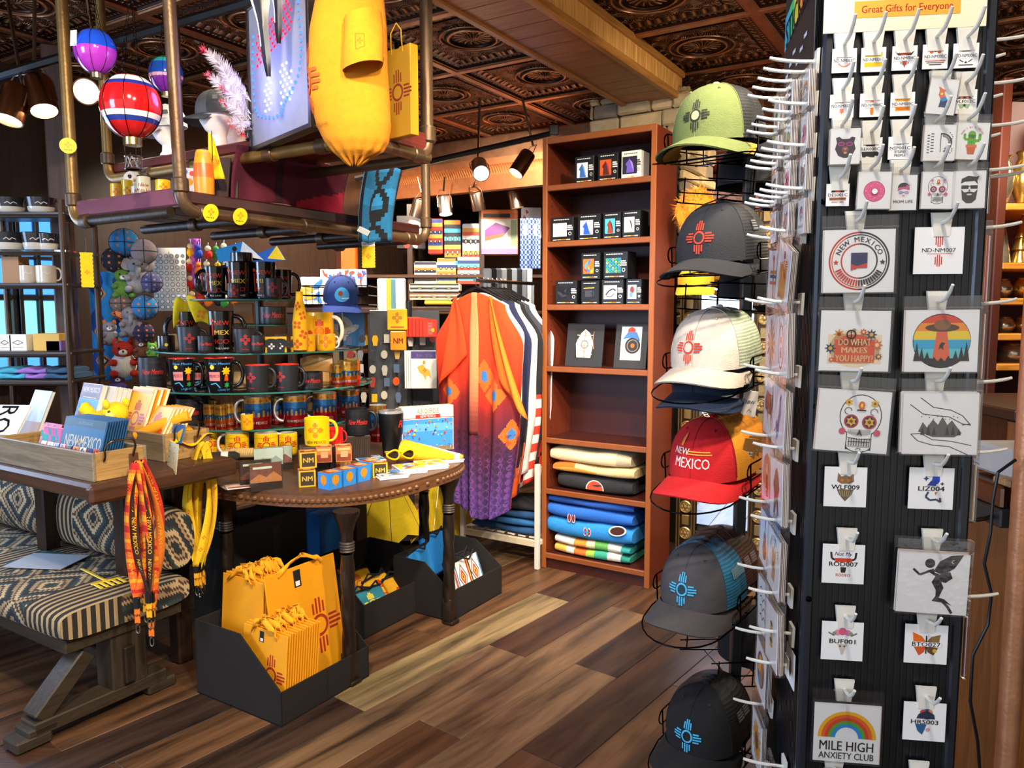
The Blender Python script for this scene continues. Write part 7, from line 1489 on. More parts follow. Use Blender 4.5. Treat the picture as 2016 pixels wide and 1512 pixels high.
# licence plates
plates = []
for k in range(9):
 t = cth('licence_plate', '%s blue NEW MEXICO licence plate in the front crate' % ('frontmost', 'second', 'third', 'fourth', 'fifth', 'sixth', 'seventh', 'eighth', 'last')[k], 'licence plate', 1.71 + k * .011, 3.2, TZ + .075, 'licence plates in the crate')
 t.rotation_euler = (0, .28, RZ)
 MB().box(0, .004, -.16, .16, 0, .155, '#1f4f7a', .002).build('plate', 'satin', t)
 if k == 0:
  mp = lambda x, y, z: Vector((-.0006 - z, -x, y))
  MB().decal(rc(-.155, .004, .155, .151, '#1c5a86') + rc(-.155, .118, .155, .151, '#2a4a5a') + tx('CENTENNIAL', .012, '#7ab0c8', 0, .134, .01, w=.12) + T(tx('NEW', .055, '#e8e2c8', -.075, .055, .012, w=.1) + tx('MEXICO', .055, '#e8e2c8', .068, .055, .012, w=.15), 1) + zia('#d8a02c', .03, -.014, .055, w=.08), mp).build('print', 'satin', t)
for k, (du_, dv_, c, lab) in enumerate(((.04, .47, '#d878b0', 'pink and teal patterned pouch in the front crate'), (.09, .58, '#e8a8b8', 'pale pink zip pouch at the back of the front crate'))):
 t = cth('zip_pouch', lab, 'pouch', 1.67 + du_, 2.97 + dv_, TZ + .05); t.rotation_euler = (0, .3, RZ)
 MB().sheet(lambda u, v: Vector((.015 * math.sin(math.pi * u) * math.sin(math.pi * v), .07 - .14 * u, .12 * (1 - v))), 8, 8, lambda a, b, c=c: c if (int(a * 5) + int(b * 4)) % 2 == 0 else '#4aa8b0', .01).build('pouch', 'cloth', t); MB().box(-.002, .006, -.072, .072, .118, .126, '#c84a8a', .002).build('zip', 'satin', t)
for k in range(9):
 t = cth('fridge_magnet', 'narrow colourful souvenir magnet standing in the front crate, number %s along the row' % ('one', 'two', 'three', 'four', 'five', 'six', 'seven', 'eight', 'nine')[k], 'magnet', 1.675, 3.03 + k * .05, TZ + .06, 'magnets in the front crate'); t.rotation_euler = (0, .3, RZ)
 MB().box(0, .004, -.022, .022, 0, .06, ['#c8402c', '#2a3a6a', '#e8e0d8', '#d8762c', '#1c1c20'][k % 5], .002).build('magnet', 'gloss', t)
 MB().decal(blob_art([['#d8583a', '#3a5a9a', '#f0ece4', '#e8963a', '#3a3a40'][k % 5], '#f0e0c0', '#a8301c', '#2a4a7a'], k), lambda x, y, z: Vector((-.0004 - z, -x * .04, .03 + y * .056))).build('print', 'gloss', t)
# guide books and notebooks behind
def book(u, v, w, h, th, cov, art, label, lean=.35, z=TZ + .02, turn=0, name='book', n=1):
 t = cth(name, label, 'book', u, v, z); t.rotation_euler = (0, lean, RZ + turn)
 MB().box(0, th, -w / 2, w / 2, 0, h, '#e8e0d0').build('pages', 'paper', t); MB().box(-.002, 0, -w / 2 - .002, w / 2 + .002, -.002, h + .003, cov, .0005).build('cover', 'satin', t); MB().box(th, th + .002, -w / 2 - .002, w / 2 + .002, -.002, h + .003, cov, .0005).build('back_cover', 'satin', t)
 if art: MB().decal(art(w, h), lambda x, y, z_: Vector((-.0022 - z_, -x, y))).build('cover_print', 'satin', t)
 return t
guide = lambda w, h: rc(-w / 2, 0, w / 2, h, '#4a90d0') + rc(-w / 2, h * .74, w / 2, h, '#6a2c1c') + tx('NEW MEXICO', h * .09, '#f4efe6', 0, h * .9, .012, w=w * .86) + rc(-w * .3, h * .79, w * .3, h * .83, '#3a1c10') + rc(-w * .34, h * .755, w * .34, h * .765, '#e8c8a8') + pg([(-w / 2, 0), (-w * .1, 0), (-w * .12, h * .5), (-w * .3, h * .56), (-w / 2, h * .3)], '#a84a24') + pg([(-w * .1, 0), (w / 2, 0), (w / 2, h * .3), (w * .3, h * .55), (w * .16, h * .22)], '#8a3418') + rc(-w / 2, 0, w / 2, h * .08, '#c06a34')
road = lambda w, h: rc(-w / 2, 0, w / 2, h, '#f0efea') + rc(-w * .42, h * .2, w * .42, h * .8, '#e8e6e0') + tx('ROUTE 66', h * .2, '#1a1a1a', 0, h * .5, .01, rot=90)
book(1.99, 3.72, .19, .28, .02, '#d8d4cc', guide, 'NEW MEXICO travel guide book with red rocks on its cover', .32, TZ + .05, -.06)
for k in range(4): book(2.02 + k * .016, 3.66 - k * .012, .19, .27 - .004 * k, .01, '#d8d0c0', None, '%s plain cream-edged booklet behind the travel guide' % ('first', 'second', 'third', 'fourth')[k], .32, TZ + .05)
book(1.86, 3.95, .16, .26, .012, '#8a9aa0', lambda w, h: rc(-w / 2, 0, w / 2, h, '#b8c4cc') + rc(-w / 2, 0, w / 2, h * .4, '#a87a4a') + tx('NM', h * .1, '#fff', w * .2, h * .85, .01), 'landscape booklet partly behind the travel guide', .4, TZ + .04)
book(1.72, 4.02, .3, .17, .01, '#f0efea', lambda w, h: rc(-w / 2, 0, w / 2, h, '#f2f1ec') + rc(-w / 2 + .006, .006, w / 2 - .006, h - .006, '#e6e4de') + tx('RO', h * .5, '#1a1a1a', w * .18, h * .5, .006, rot=-90), 'white ROUTE sign plate leaning at the left edge', .75, TZ + .09, .5, 'metal_sign')
sunbk = lambda w, h: rc(-w / 2, 0, w / 2, h, '#f0b010') + zia('#b8401c', w * .9, 0, h * .42, fill='#f0b010', w=.05) + rc(-w / 2, h * .9, w / 2, h * .97, '#e8901c')
for k in range(3): book(2.08 + k * .02, 3.45 - k * .02, .2, .26, .012, '#e89a14' if k else '#f0b010', sunbk if k == 0 else None, '%s yellow notebook with a sun emblem in the back crate' % ('front', 'middle', 'rear')[k], .35, TZ + .06, -.1, 'notebook')
for k in range(6): book(2.05 + k * .014, 3.26 - k * .008, .17, .2, .009, '#e8a014', (lambda w, h: rc(-w / 2, 0, w / 2, h, '#f0b814') + zia('#c8541c', w * 1.1, -w * .1, h * .4, fill='#f4c83a', w=.07)) if k == 0 else None, '%s orange-edged notepad stacked in the back crate' % ('first', 'second', 'third', 'fourth', 'fifth', 'sixth')[k], .5, TZ + .05, -.15, 'notepad')
# yellow bear plush
t = cth('bear_plush', 'bright yellow teddy bear lying on the crates with a stitched smile', 'plush toy', 1.96, 3.42, TZ + .17); t.rotation_euler = (0, 0, RZ - 1.6)
Yb = '#f7d21a'
MB().ball((0, 0, 0), (.075, .06, .055), Yb, 16, 10).build('body', 'plush', t); hd_ = MB().ball((.10, -.01, .045), (.058, .055, .052), Yb, 16, 10).build('head', 'plush', t)
for s in (-1, 1): MB().ball((.11, s * .045 - .01, .09), (.022, .014, .022), Yb, 10, 7).build('ear', 'plush', t); MB().ball((.135, s * .022 - .035, .06), (.006, .006, .006), '#2a1c10', 8, 5).build('eye', 'gloss', t)
MB().ball((.13, -.05, .04), (.026, .02, .02), '#f9e070', 12, 7).build('muzzle', 'plush', t); MB().tube([(.11, -.066, .045), (.125, -.07, .03), (.145, -.066, .035)], .0018, '#5a3a10', 5).build('smile', 'cloth', t)
for a, b, r in (((-.03, -.04, .02), (-.06, -.07, .075), .026), ((.02, -.05, -.01), (.0, -.1, .0), .024), ((-.06, -.02, -.01), (-.15, -.04, -.01), .028), ((-.05, .03, -.01), (-.13, .06, -.01), .028)): MB().tube([a, ((a[0] + b[0]) / 2, (a[1] + b[1]) / 2, (a[2] + b[2]) / 2), b, (b[0] * 1.06, b[1] * 1.06, b[2] * 1.02)], [r, r * 1.05, r, r * .4], Yb, 10).build('limb', 'plush', t, ang=2)
MB().ball((.03, -.055, .0), (.014, .01, .012), '#e8b00c', 8, 6).build('bow', 'plush', t)
# yellow cloths, bookmark card and key rings in the back crate
t = cth('bandana_heap', 'crumpled yellow bandanas heaped in the back crate', 'bandana', 2.17, 3.18, TZ + .08); rr = random.Random(4)
MB().sheet(lambda u, v: Vector((-.11 + .22 * u, -.1 + .3 * v, .05 * math.sin(math.pi * u) * math.sin(math.pi * v) + .014 * math.sin(9 * u + 4 * v) + .012 * math.sin(13 * v - 5 * u))), 24, 24, lambda a, b: '#e8741c' if math.sin(20 * a) * math.sin(24 * b) > .75 else '#f2be10', .004).build('cloth', 'cloth', t, ang=2)
t = cth('sun_tie', 'yellow and orange printed cloth tube sticking out of the back crate', 'cloth', 2.1, 3.2, TZ + .12); MB().tube([(-.06, .12, -.02), (0, .02, .03), (.08, -.08, .07)], [.022, .028, .026], '#f0a818', 12).build('tube', 'cloth', t)
t = cth('flag_card', 'small blue and green card at the end of the back crate', 'card', 2.09, 3.1, TZ + .08); t.rotation_euler = (0, .3, RZ); MB().box(0, .003, -.045, .045, 0, .085, '#2a6ab0', .001).build('card', 'paper', t); MB().decal(pg([(-.04, .01), (.03, .01), (.035, .07), (0, .05)], '#e8b01c') + pg([(-.03, .01), (.02, .01), (.0, .04)], '#3a8a3a'), lambda x, y, z: Vector((-.0004 - z, -x, y))).build('print', 'paper', t)
t = cth('note_card', 'cream handwritten card standing beside the red lanyards', 'card', 1.98, 2.98, TZ - .02); t.rotation_euler = (0, .12, RZ - .35); MB().sheet(lambda u, v: Vector((.02 * (u - .5) ** 2, .075 - .15 * u, .13 * (1 - v))), 6, 6, '#e0d6b0', .0015).build('card', 'paper', t); MB().decal(sum([ln([(-.05, .11 - k * .025), (-.01, .115 - k * .025), (.04, .11 - k * .022)], .003, '#6a6040') for k in range(4)], []), lambda x, y, z: Vector((-.0004 - z, -x, y))).build('handwriting', 'paper', t)
# ================================================================ LANYARDS ON THE CRATE HOOKS
def lanyards(crt, kk, cols, label0, n, L, txt, seed, grp, dpx):
 rr = random.Random(seed); base = crt.matrix_basis @ Vector((kk[0] + .062, -.05, kk[1] * .58)); right = Vector((1, .1, 0)).normalized(); f = Vector((-.1, 1, 0)).normalized()
 for k in range(n):
  t = thing('lanyard', label0 % ('first', 'second', 'third', 'fourth', 'fifth', 'sixth', 'seventh', 'eighth')[k], 'lanyard', base + f * (.012 * (k - n / 2)), group=grp); w = .0145; ll = L * rr.uniform(.9, 1.05); c = cols[k % len(cols)]; sp = rr.uniform(.025, .06); sh = rr.uniform(-.03, .05) + dpx * .01
  for sg in (-1, 1):
   ph = rr.uniform(0, 6)
   def ce(v): return right * (sg * sp * math.sin(math.pi * min(1, v * 1.02)) ** .8 * (1 if k % 2 else .7) + sh * v) + f * (.012 * math.sin(5 * v + ph)) + Vector((0, 0, -ll * v))
   def fn(a, v):
    tw = .9 * math.sin(3.2 * v + ph) + .2; q = ce(v); return q + (right * math.cos(tw) + f * math.sin(tw)) * ((a - .5) * 2 * w)
   cf = (lambda a, v, c=c, sg=sg: c) if txt is None else (lambda a, v, c=c: ['#c8241c', '#e8641c', '#f0a01c', '#e8641c'][int(v * 26 + k) % 4] if c == 'mix' else c)
   st = MB().sheet(fn, 2, 40, cf, .0012).build('strap', 'cloth', t, ang=2)
   if txt:
    mp = lambda x, y, z: (fn(.5 + y / (2 * w), x / ll) - f * (.0012 + z))
    for j in range(3): MB().decal(tx('NEW MEXICO', .014, txt, .1 * ll + j * ll * .31, 0, .012, al='L', w=ll * .27), mp, .02).build('lettering', 'cloth', st)
   else:
    m = MB(); mp = lambda x, y, z: (fn(.5 + y / (2 * w), x / ll) - f * (.0012 + z))
    for j in range(9): m.decal(T(zia('#e0781c', .018, w=.1), 1, ll * (.06 + j * .1), 0) if (j + k) % 3 else dc(ll * (.06 + j * .1), 0, .0065, '#f0961c', 8), mp, .01)
    m.build('sun_print', 'cloth', st, kind='stuff')
  e = ce(1); e = right * (sh) + Vector((0, 0, -ll))
  b = MB(); b.M = Matrix.Translation(e); b.box(-.011, .011, -.007, .007, -.03, .012, '#141416', .003); b.build('buckle', 'satin', t)
  s2 = MB(); s2.M = Matrix.Translation(e); s2.box(-.01, .01, -.002, .002, -.085, -.028, '#f0a818' if c != 'mix' else '#e8741c', .001); s2.decal(tx('NM', .01, '#8a3a0c', 0, -.055, .01), xz(-.0025)); s2.build('tab', 'cloth', t)
  h_ = MB(); h_.M = Matrix.Translation(e); h_.tube([(.007 * math.cos(a), 0, -.105 + .018 * math.sin(a)) for a in [math.pi / 2 + 2 * math.pi * i / 10 * .85 for i in range(11)]], .0022, '#b8b0a4', 6); h_.tube([(0, 0, -.082), (0, 0, -.092)], .004, '#b8b0a4', 6); h_.build('snap_hook', 'metal', t)
lanyards(c1, k1, ['mix', '#3a1c14', 'mix', '#d8741c', 'mix', '#c8301c'], '%s red and orange NEW MEXICO lanyard hanging from the front crate', 6, .54, '#f0b41c', 3, 'red lanyards on the front crate', -2)
lanyards(c2, k2, ['#f2c212', '#f0b814', '#f4ca1c'], '%s yellow sun-print lanyard hanging from the back crate', 5, .54, None, 8, 'yellow lanyards on the back crate', -2)
# ================================================================ FABRIC BINS UNDER THE HALF-MOON TABLE
def bin_(u0, u1, v0, v1, hb, hf, label, turn=0):
 """open storage bin, high at the back (large u... far side), low at the front face v0"""
 t = uvthing('storage_bin', label, 'bin', (u0 + u1) / 2, (v0 + v1) / 2, 0); t.rotation_euler = (0, 0, RZ + turn); a, b = (u1 - u0) / 2, (v1 - v0) / 2; K = '#17100d'; th = .006
 MB().box(-a, a, -b, -b + th, 0, hf, K, .002).build('front_wall', 'cloth', t); MB().box(-a, a, b - th, b, 0, hb, K, .002).build('rear_wall', 'cloth', t); MB().box(-a, a, -b, b, 0, th, K).build('base', 'cloth', t)
 for x in (-a, a - th):
  MB().prism([(-b, 0), (b, 0), (b, hb), (-b + (2 * b) * .45, hb), (-b, hf)], x, x + th, K, Matrix(((0, 0, 1, 0), (1, 0, 0, 0), (0, 1, 0, 0), (0, 0, 0, 1)))).build('side_wall', 'cloth', t)
 MB().box(-.002, .002, -b - .0015, -b, .01, hf - .005, '#15100d').build('seam', 'cloth', t)
 return t, a, b
b1_, a1, bb1 = bin_(1.79, 2.25, 2.1, 2.58, .3, .13, 'dark brown fabric bin full of yellow gift bags', 0)
def gift(parent_bin, x, y, z, w, h, lean, label, art=True, yaw=0, name='gift_bag', d=.006):
 M = parent_bin.matrix_basis; t = thing(name, label, 'bag', M @ Vector((x, y, z)), rot=(lean, 0, RZ + yaw), group='yellow gift bags in the bin')
 MB().box(-w / 2, w / 2, 0, d, 0, h, '#e89a10', .0015).build('bag_body', 'paper', t)
 if art:
  MB().decal(zia('#a8281a', w * .62, w * .17, h * .45, fill='#e89a10', w=.034), xz()).build('emblem', 'paper', t); MB().decal(rc(-w * .12, h * .83, -w * .02, h * .97, '#1c1a18') + rc(-w * .1, h * .84, -w * .04, h * .88, '#e8e6e0'), xz()).build('barcode_label', 'paper', t)
 rr = random.Random(int(x * 900 + y * 700)); hb_ = MB()
 pts = [(-w * .3 + w * .6 * k / 8 + rr.uniform(-.012, .012), -.006 + rr.uniform(-.014, .01), h - .012 + (.03 + rr.uniform(0, .03)) * math.sin(math.pi * k / 8)) for k in range(9)]
 hb_.sheet(lambda u, v: Vector(pts[min(8, int(u * 8))]) + Vector((0, .016 * (v - .5) * math.cos(9 * u), .018 * (v - .5))), 8, 1, '#f0a010', .0012); hb_.build('ribbon_handle', 'cloth', t, ang=2)
for k in range(14): gift(b1_, -a1 + .02 + k * .012, -bb1 + .13, .03, .24, .29 + .003 * (k % 3), -.1, '%s yellow gift bag in the front row of the bin' % ('first', 'second', 'third', 'fourth', 'fifth', 'sixth', 'seventh', 'eighth', 'ninth', 'tenth', 'eleventh', 'twelfth', 'thirteenth', 'fourteenth')[k], k == 0, -math.pi / 2 + .0)
gift(b1_, .04, -bb1 + .11, .02, .36, .48, -.14, 'large yellow gift bag with a red sun emblem facing forward in the bin', True, 0)
for k in range(12): gift(b1_, -.15 + k * .014, .09, .02, .24, .44 + .004 * (k % 2), -.08, '%s tall yellow gift bag in the rear row of the bin' % ('first', 'second', 'third', 'fourth', 'fifth', 'sixth', 'seventh', 'eighth', 'ninth', 'tenth', 'eleventh', 'twelfth')[k], False, -math.pi / 2)
b2_, a2, bb2 = bin_(2.5, 2.97, 2.36, 2.75, .30, .16, 'dark brown fabric bin of yellow and teal zip bags', .0)
def zbag(bn_, x, y, z, w, h, c, lean, yaw, label, ec='#d8541c', pat=None):
 M = bn_.matrix_basis; t = thing('zip_bag', label, 'bag', M @ Vector((x, y, z)), rot=(lean, 0, RZ + yaw), group='zip bags in the bins')
 MB().box(-w / 2, w / 2, 0, .035, 0, h, c, .012).build('bag_body', 'cloth', t); MB().tube([(-w / 2, .01, h), (0, .012, h + .004), (w / 2, .01, h)], .007, '#141416', 6).build('zip', 'cloth', t)
 MB().decal(pat(w, h) if pat else zia(ec, min(w, h) * .8, 0, h * .45, w=.06, fill=c), xz(-.0005)).build('emblem', 'cloth', t)
 MB().tube([(-w / 2, .02, h - .01), (-w * .3, -.02, h + .02), (0, -.03, h - .01), (w * .35, -.01, h + .02), (w / 2, .02, h - .02)], .005, '#141416', 6).build('strap', 'cloth', t)
for k, (x, y, z, c, lab, ec) in enumerate(((-.0, .12, .12, '#f0ac14', 'rear yellow zip bag with a red sun in the middle bin', '#c8301c'), (.02, .02, .08, '#f2b418', 'central yellow zip bag with an orange sun in the middle bin', '#d8641c'), (.08, -.09, .06, '#f2b418', 'front right yellow zip bag in the middle bin', '#c8301c'), (.16, -.15, .05, '#f0b01a', 'small yellow zip bag in the right corner of the middle bin', '#c8301c'), (-.12, -.06, .06, '#2a7a8c', 'teal zip bag with a yellow sun, left in the middle bin', '#e8d03a'), (-.06, -.14, .04, '#2c8094', 'teal zip bag at the front of the middle bin', '#e8d03a'), (-.16, .06, .1, '#256a7a', 'teal zip bag at the rear left of the middle bin', '#e8d03a'))): zbag(b2_, x, y, z, .19, .15, c, -.75, .12 * (-1) ** k, lab, ec)
b3_, a3, bb3 = bin_(2.87, 3.32, 2.14, 2.5, .27, .15, 'dark brown fabric bin of bright blue and patterned bags at right')
aztec = lambda w, h: rc(-w / 2, 0, w / 2, h, '#f0ece6') + sum([pg([(x, h * .5 - s_ * h * .42), (x + s_ * w * .16, h * .5), (x, h * .5 + s_ * h * .42), (x - s_ * w * .16, h * .5)], c) for x in (-w * .22, w * .26) for s_, c in ((1, '#6a5a4a'), (.8, '#f0ece6'), (.6, '#d8301c'), (.35, '#e8b83a'), (.15, '#1c3a2a'))], []) + sum([rc(x, 0, x + w * .035, h, c) for x, c in ((-w * .5, '#d8301c'), (-w * .44, '#4a8ab8'), (-w * .02, '#c8281c'), (w * .02, '#e8a83a'), (w * .06, '#2a2a2a'), (w * .45, '#4a8ab8'))], [])
zbag(b3_, .08, -.1, .05, .24, .17, '#e8e2da', -.35, .05, 'white, red and black diamond-patterned bag in the right bin', pat=aztec)
zbag(b3_, .08, -.06, .06, .24, .17, '#151517', -.35, .05, 'black-lined bag behind the diamond-patterned bag', pat=lambda w, h: [])
zbag(b3_, -.1, .04, .08, .2, .22, '#2a96e0', -.3, .2, 'bright blue bag in the right bin, left of the table leg', pat=lambda w, h: [])
zbag(b3_, .08, .1, .1, .2, .22, '#1f86d8', -.3, .0, 'bright blue bag at the rear of the right bin', pat=lambda w, h: [])
# boxes and umbrellas behind, under the table
t = uvthing('shipping_box', 'dark cardboard box standing under the half-moon table', 'box', 2.5, 3.05, 0); MB().box(-.3, .2, -.12, .12, 0, .5, '#2c2a2a', .004).build('carton', 'paper', t); MB().box(-.02, .02, -.122, -.12, .05, .45, '#3c3a3a').build('tape', 'paper', t)
t = uvthing('blue_carton', 'bright blue carton behind the bins under the table', 'box', 3.1, 3.25, 0); MB().box(-.12, .12, -.12, .12, 0, .36, '#2a86e0', .004).build('carton', 'paper', t); MB().box(-.121, .121, -.02, .02, .02, .362, '#1f6cc0').build('tape', 'paper', t)
def umbrella(px, py, Y, label, rz, sc_=1.0, red=True):
 q = Zp(px, py, 0.0); t = thing('umbrella', label, 'umbrella', q, rot=(0, 0, rz)); n = 8
 mb = MB(); ap = Vector((0, 0, .52 * sc_)); rim = [Vector((.26 * sc_ * math.cos(2 * math.pi * k / n), .14 * sc_ * math.sin(2 * math.pi * k / n), .06 + .05 * (k % 2))) for k in range(n)]
 for k in range(n): mb.add([ap, rim[k], (rim[k] + rim[(k + 1) % n]) / 2 + Vector((0, 0, .05)), rim[(k + 1) % n]], [(0, 1, 2), (0, 2, 3)], '#e8c414' if not (red and k == 6) else '#d8541c')
 mb.build('canopy', 'cloth', t)
 for k in range(n): MB().tube([ap, rim[k]], .002, '#a89c8a', 5).build('rib', 'metal', t)
 MB().tube([(0, 0, .02), (0, 0, .56 * sc_)], .006, '#8a8478', 8).build('shaft', 'metal', t)
umbrella(765, 1085, 4, 'partly opened yellow umbrella behind the table legs, left', .3, 1.1, False); umbrella(872, 1068, 4, 'partly opened yellow umbrella behind the table legs, right', .9, 1.1, False)
# ================================================================ CLOTHES RACK WITH KIMONOS
def mixc(a, b, t): a, b = hx(a), hx(b); return tuple(a[i] + (b[i] - a[i]) * t for i in range(4))
cr_ = uvthing('clothes_rack', 'white metal clothes rack with a slatted bottom shelf', 'clothes rack', 3.72, 2.43, 0)
WT = '#d8d0c4'
for x, y in ((.03, -.26), (.03, .27), (.42, -.26), (.42, .27)): MB().box(x - .014, x + .014, y - .014, y + .014, 0, .62 if x < .1 else 1.3, WT, .003).build('post', 'satin', cr_)
for y in (-.26, .27): MB().box(.03, .42, y - .012, y + .012, .14, .17, WT, .003).build('side_rail', 'satin', cr_)
for x in (.03, .42): MB().box(x - .012, x + .012, -.26, .27, .13, .17, '#cfc0a4', .003).build('front_rail', 'satin', cr_)
for k in range(7): MB().box(.05, .4, -.24 + k * .075, -.19 + k * .075, .17, .18, WT, .002).build('slat', 'satin', cr_)
MB().tube([(-.22, 0, 1.665), (.5, 0, 1.665)], .011, '#b8b4ac', 10).build('hanging_bar', 'metal', cr_)
MB().tube([(.42, 0, 1.3), (.42, 0, 1.665)], .011, '#b8b4ac', 10).build('upright', 'metal', cr_); MB().box(.41, .43, -.26, .27, 1.28, 1.3, WT).build('cross_bar', 'satin', cr_)
for k in range(4): folded(UV(3.76, 2.68 - .0 * k, .181 + .047 * k), RB, .44, .3, [(.048, ['#1f4a78', '#2a68a0', '#1c4470', '#16161a'][k])], 'knit_sweater', ('lowest folded blue knit on the rack shelf', 'second folded blue knit on the rack shelf', 'third folded dark blue knit on the rack shelf', 'black folded top on the rack shelf')[k], 'clothes', k, mat='cloth', group='folded clothes on the rack shelf').location = UV(3.76, 2.43, .181 + .047 * k)
def kcol(a, v):
 """printed colours of the orange kimono; a -1..1 across, v 0..1 down"""
 n = .04 * math.sin(7 * a + 3)
 st = [(0, '#f24a16'), (.3, '#f0380f'), (.42, '#d8300f'), (.5, '#8a1e1c'), (.62, '#5c1830'), (.78, '#45204e'), (1, '#5a3a86')]
 t = v + n
 for (p0, c0), (p1, c1) in zip(st, st[1:]):
  if p0 <= t <= p1: c = mixc(c0, c1, (t - p0) / (p1 - p0)); break
 else: c = hx(st[0][1] if t < 0 else st[-1][1])
 for (x, y) in ((-.62, .45), (.45, .44), (-.9, .62), (.78, .62), (.2, .36)):
  dx, dy = abs(a - x), abs(v - y)
  if dx + dy * 3.2 < .24 and (dx < .09 or dy < .035): c = hx('#e8641c')
  if dx * dx + (dy * 2.9) ** 2 < .005: c = hx('#3a78b8')
 if v > .62:
  q = (math.floor((a * 1.0 + v * 3.2) * 9) + math.floor((a * 1.0 - v * 3.2) * 9)) % 3
  fx = ((a + v * 3.2) * 9) % 1; fy = ((a - v * 3.2) * 9) % 1
  if q == 0 or (.35 < fx < .65 and .35 < fy < .65): c = mixc(c, '#1c1024', .55)
  elif q == 1 and v > .72: c = mixc(c, '#a85ab8', .22)
 return c
def garment(k, label, colf, hw=.3, z1=1.60, z0=.42, off=0, opening=None, sleeve=None, mat='cloth', nu=40, nv=60):
 o = UV(3.53 + off, 2.45, 0); t = thing('garment', label, 'clothes', o, RB, 'garments on the clothes rack'); rr = random.Random(k); ph = rr.uniform(0, 6)
 def wd(v): return hw * (.62 + .38 * smooth01(v * 5)) * (1 - .22 * smooth01((v - .55) / .45))
 def fn(u, v):
  a = 2 * u - 1; z = z1 - (z1 - z0) * v - .07 * abs(a) ** 1.5 * (1 - v) - (.07 * math.sin(2.2 * a + 1.2) * v)
  return Vector((a * wd(v) * (.98 + .02 * math.sin(9 * v)), .02 * math.sin(11 * a + ph) * smooth01(v * 1.5) + .012 * math.sin(23 * a + 2 * v + ph) * v + .03 * a * a, z))
 MB().sheet(fn, nu, nv, lambda u, v: colf(2 * u - 1, v), .004).build('body', mat, t, ang=2.5)
 if opening: MB().sheet(lambda u, v: fn(.5 + (u - .5) * .11 * (1 - .3 * v) + .0, v * .62) + Vector((0, -.008, 0)), 6, 30, lambda u, v: mixc('#f08a54', '#7a2c2a', smooth01((v - .55) * 2.5)), .002).build('lining', mat, t, ang=2.5)
 if sleeve:
  for sg, L, tip in sleeve:
   def sl(u, v, sg=sg, L=L, tip=tip):
    top = fn(.5 + sg * .32, .01); bx = sg * (hw * .62 + (hw * .5 * tip + .04) * v); q = Vector((top.x + (bx - top.x) * v ** .7, -.02 - .02 * math.sin(5 * u) * v, 0))
    zt = z1 - .02 - L * v ** 1.25; w = .05 + .2 * v
    return Vector((q.x - sg * .2 * u * v, q.y - .012 * math.sin(9 * u), zt - .10 * (1 - u) * v - w * (1 - u) * .2 + .05 * u * v))
   MB().sheet(sl, 12, 18, lambda u, v, sg=sg: mixc('#f5861c', '#f03c10', .2 + .5 * u) if sg > 0 else '#f0420f', .003).build('sleeve', mat, t, ang=2.5)
 hg = MB().tube([(-.17, .012, z1 - .045), (-.06, .012, z1 + .01), (0, .012, z1 + .03), (.06, .012, z1 + .01), (.17, .012, z1 - .045)], .007, '#121214', 7).build('hanger', 'satin', t)
 MB().tube([(0, .012, z1 + .03), (0, .012, z1 + .06), (.012, .012, z1 + .075), (.006, .012, z1 + .085)], .002, '#8a8a8c', 6).build('hanger_hook', 'metal', hg); return t
garment(0, 'orange to purple ombre kimono with southwestern pattern, first on the rack', kcol, .30, 1.60, .38, 0, True, [(1, .52, .9), (-1, .38, .15)], nu=90, nv=140)
gs = [('white wrap hanging behind the orange kimono', lambda a, v: '#e8e2d6' if v < .9 else '#c83a1c', .27, .62),
      ('navy wrap hanging second behind the kimono', lambda a, v: '#23284a' if v < .6 else ('#f0641c' if math.sin(9 * a + 14 * v) > .1 else '#2a2430'), .29, .45),
      ('white-trimmed dark wrap hanging third behind the kimono', lambda a, v: '#d8d6d0' if abs(a) > .86 else '#2c2c3c', .30, .56),
      ('black wrap with a red geometric hem on the rack', lambda a, v: '#1a1a1e' if v < .5 else ('#d8341c' if (int(v * 30) + int(a * 6)) % 3 else '#e8e0d4'), .31, .5),
      ('charcoal wrap hanging near the bookcase end', lambda a, v: '#3a3c48', .31, .6),
      ('white wrap with a red and black hem nearest the bookcase', lambda a, v: '#ece8de' if v < .62 else ('#d8381c' if (int(v * 26) + int(abs(a) * 7)) % 4 else '#1c1a1a'), .33, .52)]
for k, (lab, cf, hw, z0) in enumerate(gs): garment(k + 1, lab, cf, hw, 1.60, z0, .045 * (k + 1) + .02, nu=24, nv=40)
# ================================================================ TRACK LIGHTS
def can(px, py, Y, r, L, dirv, label, col='#9a6a48', white=False):
 q = P(px, py, Y); d = Vector(dirv).normalized(); t = thing('spotlight', label, 'spotlight', q, rot=d.to_track_quat('Z', 'Y').to_euler(), group='track spotlights')
 MB().lathe([(r * .4, -L * .55), (r * .9, -L * .5), (r, -L * .4), (r, L * .5), (r * .9, L * .5), (r * .85, L * .4)], '#d8cfc6' if white else col, 24, caps=False).build('housing', 'metal', t)
 MB().lathe([(.001, L * .42), (r * .84, L * .42)], '#fff2dc', 20, caps=False).build('bulb', 'lamp', t)
 MB().tube([(r * 1.1, 0, L * .1), (r * 1.12, 0, -L * .5), (r * .6, 0, -L * .9), (-r * .6, 0, -L * .9), (-r * 1.12, 0, -L * .5), (-r * 1.1, 0, L * .1)], r * .06, '#b8a898', 6).build('yoke', 'metal', t)
 up_ = t.matrix_basis.inverted() @ (q + Vector((0, 0, max(.06, (CZ if q.y < 6 else 2.62) - q.z)))); MB().tube([(0, 0, -L * .85), tuple(up_)], r * .14, '#5a4636', 6).build('stem', 'metal', t)
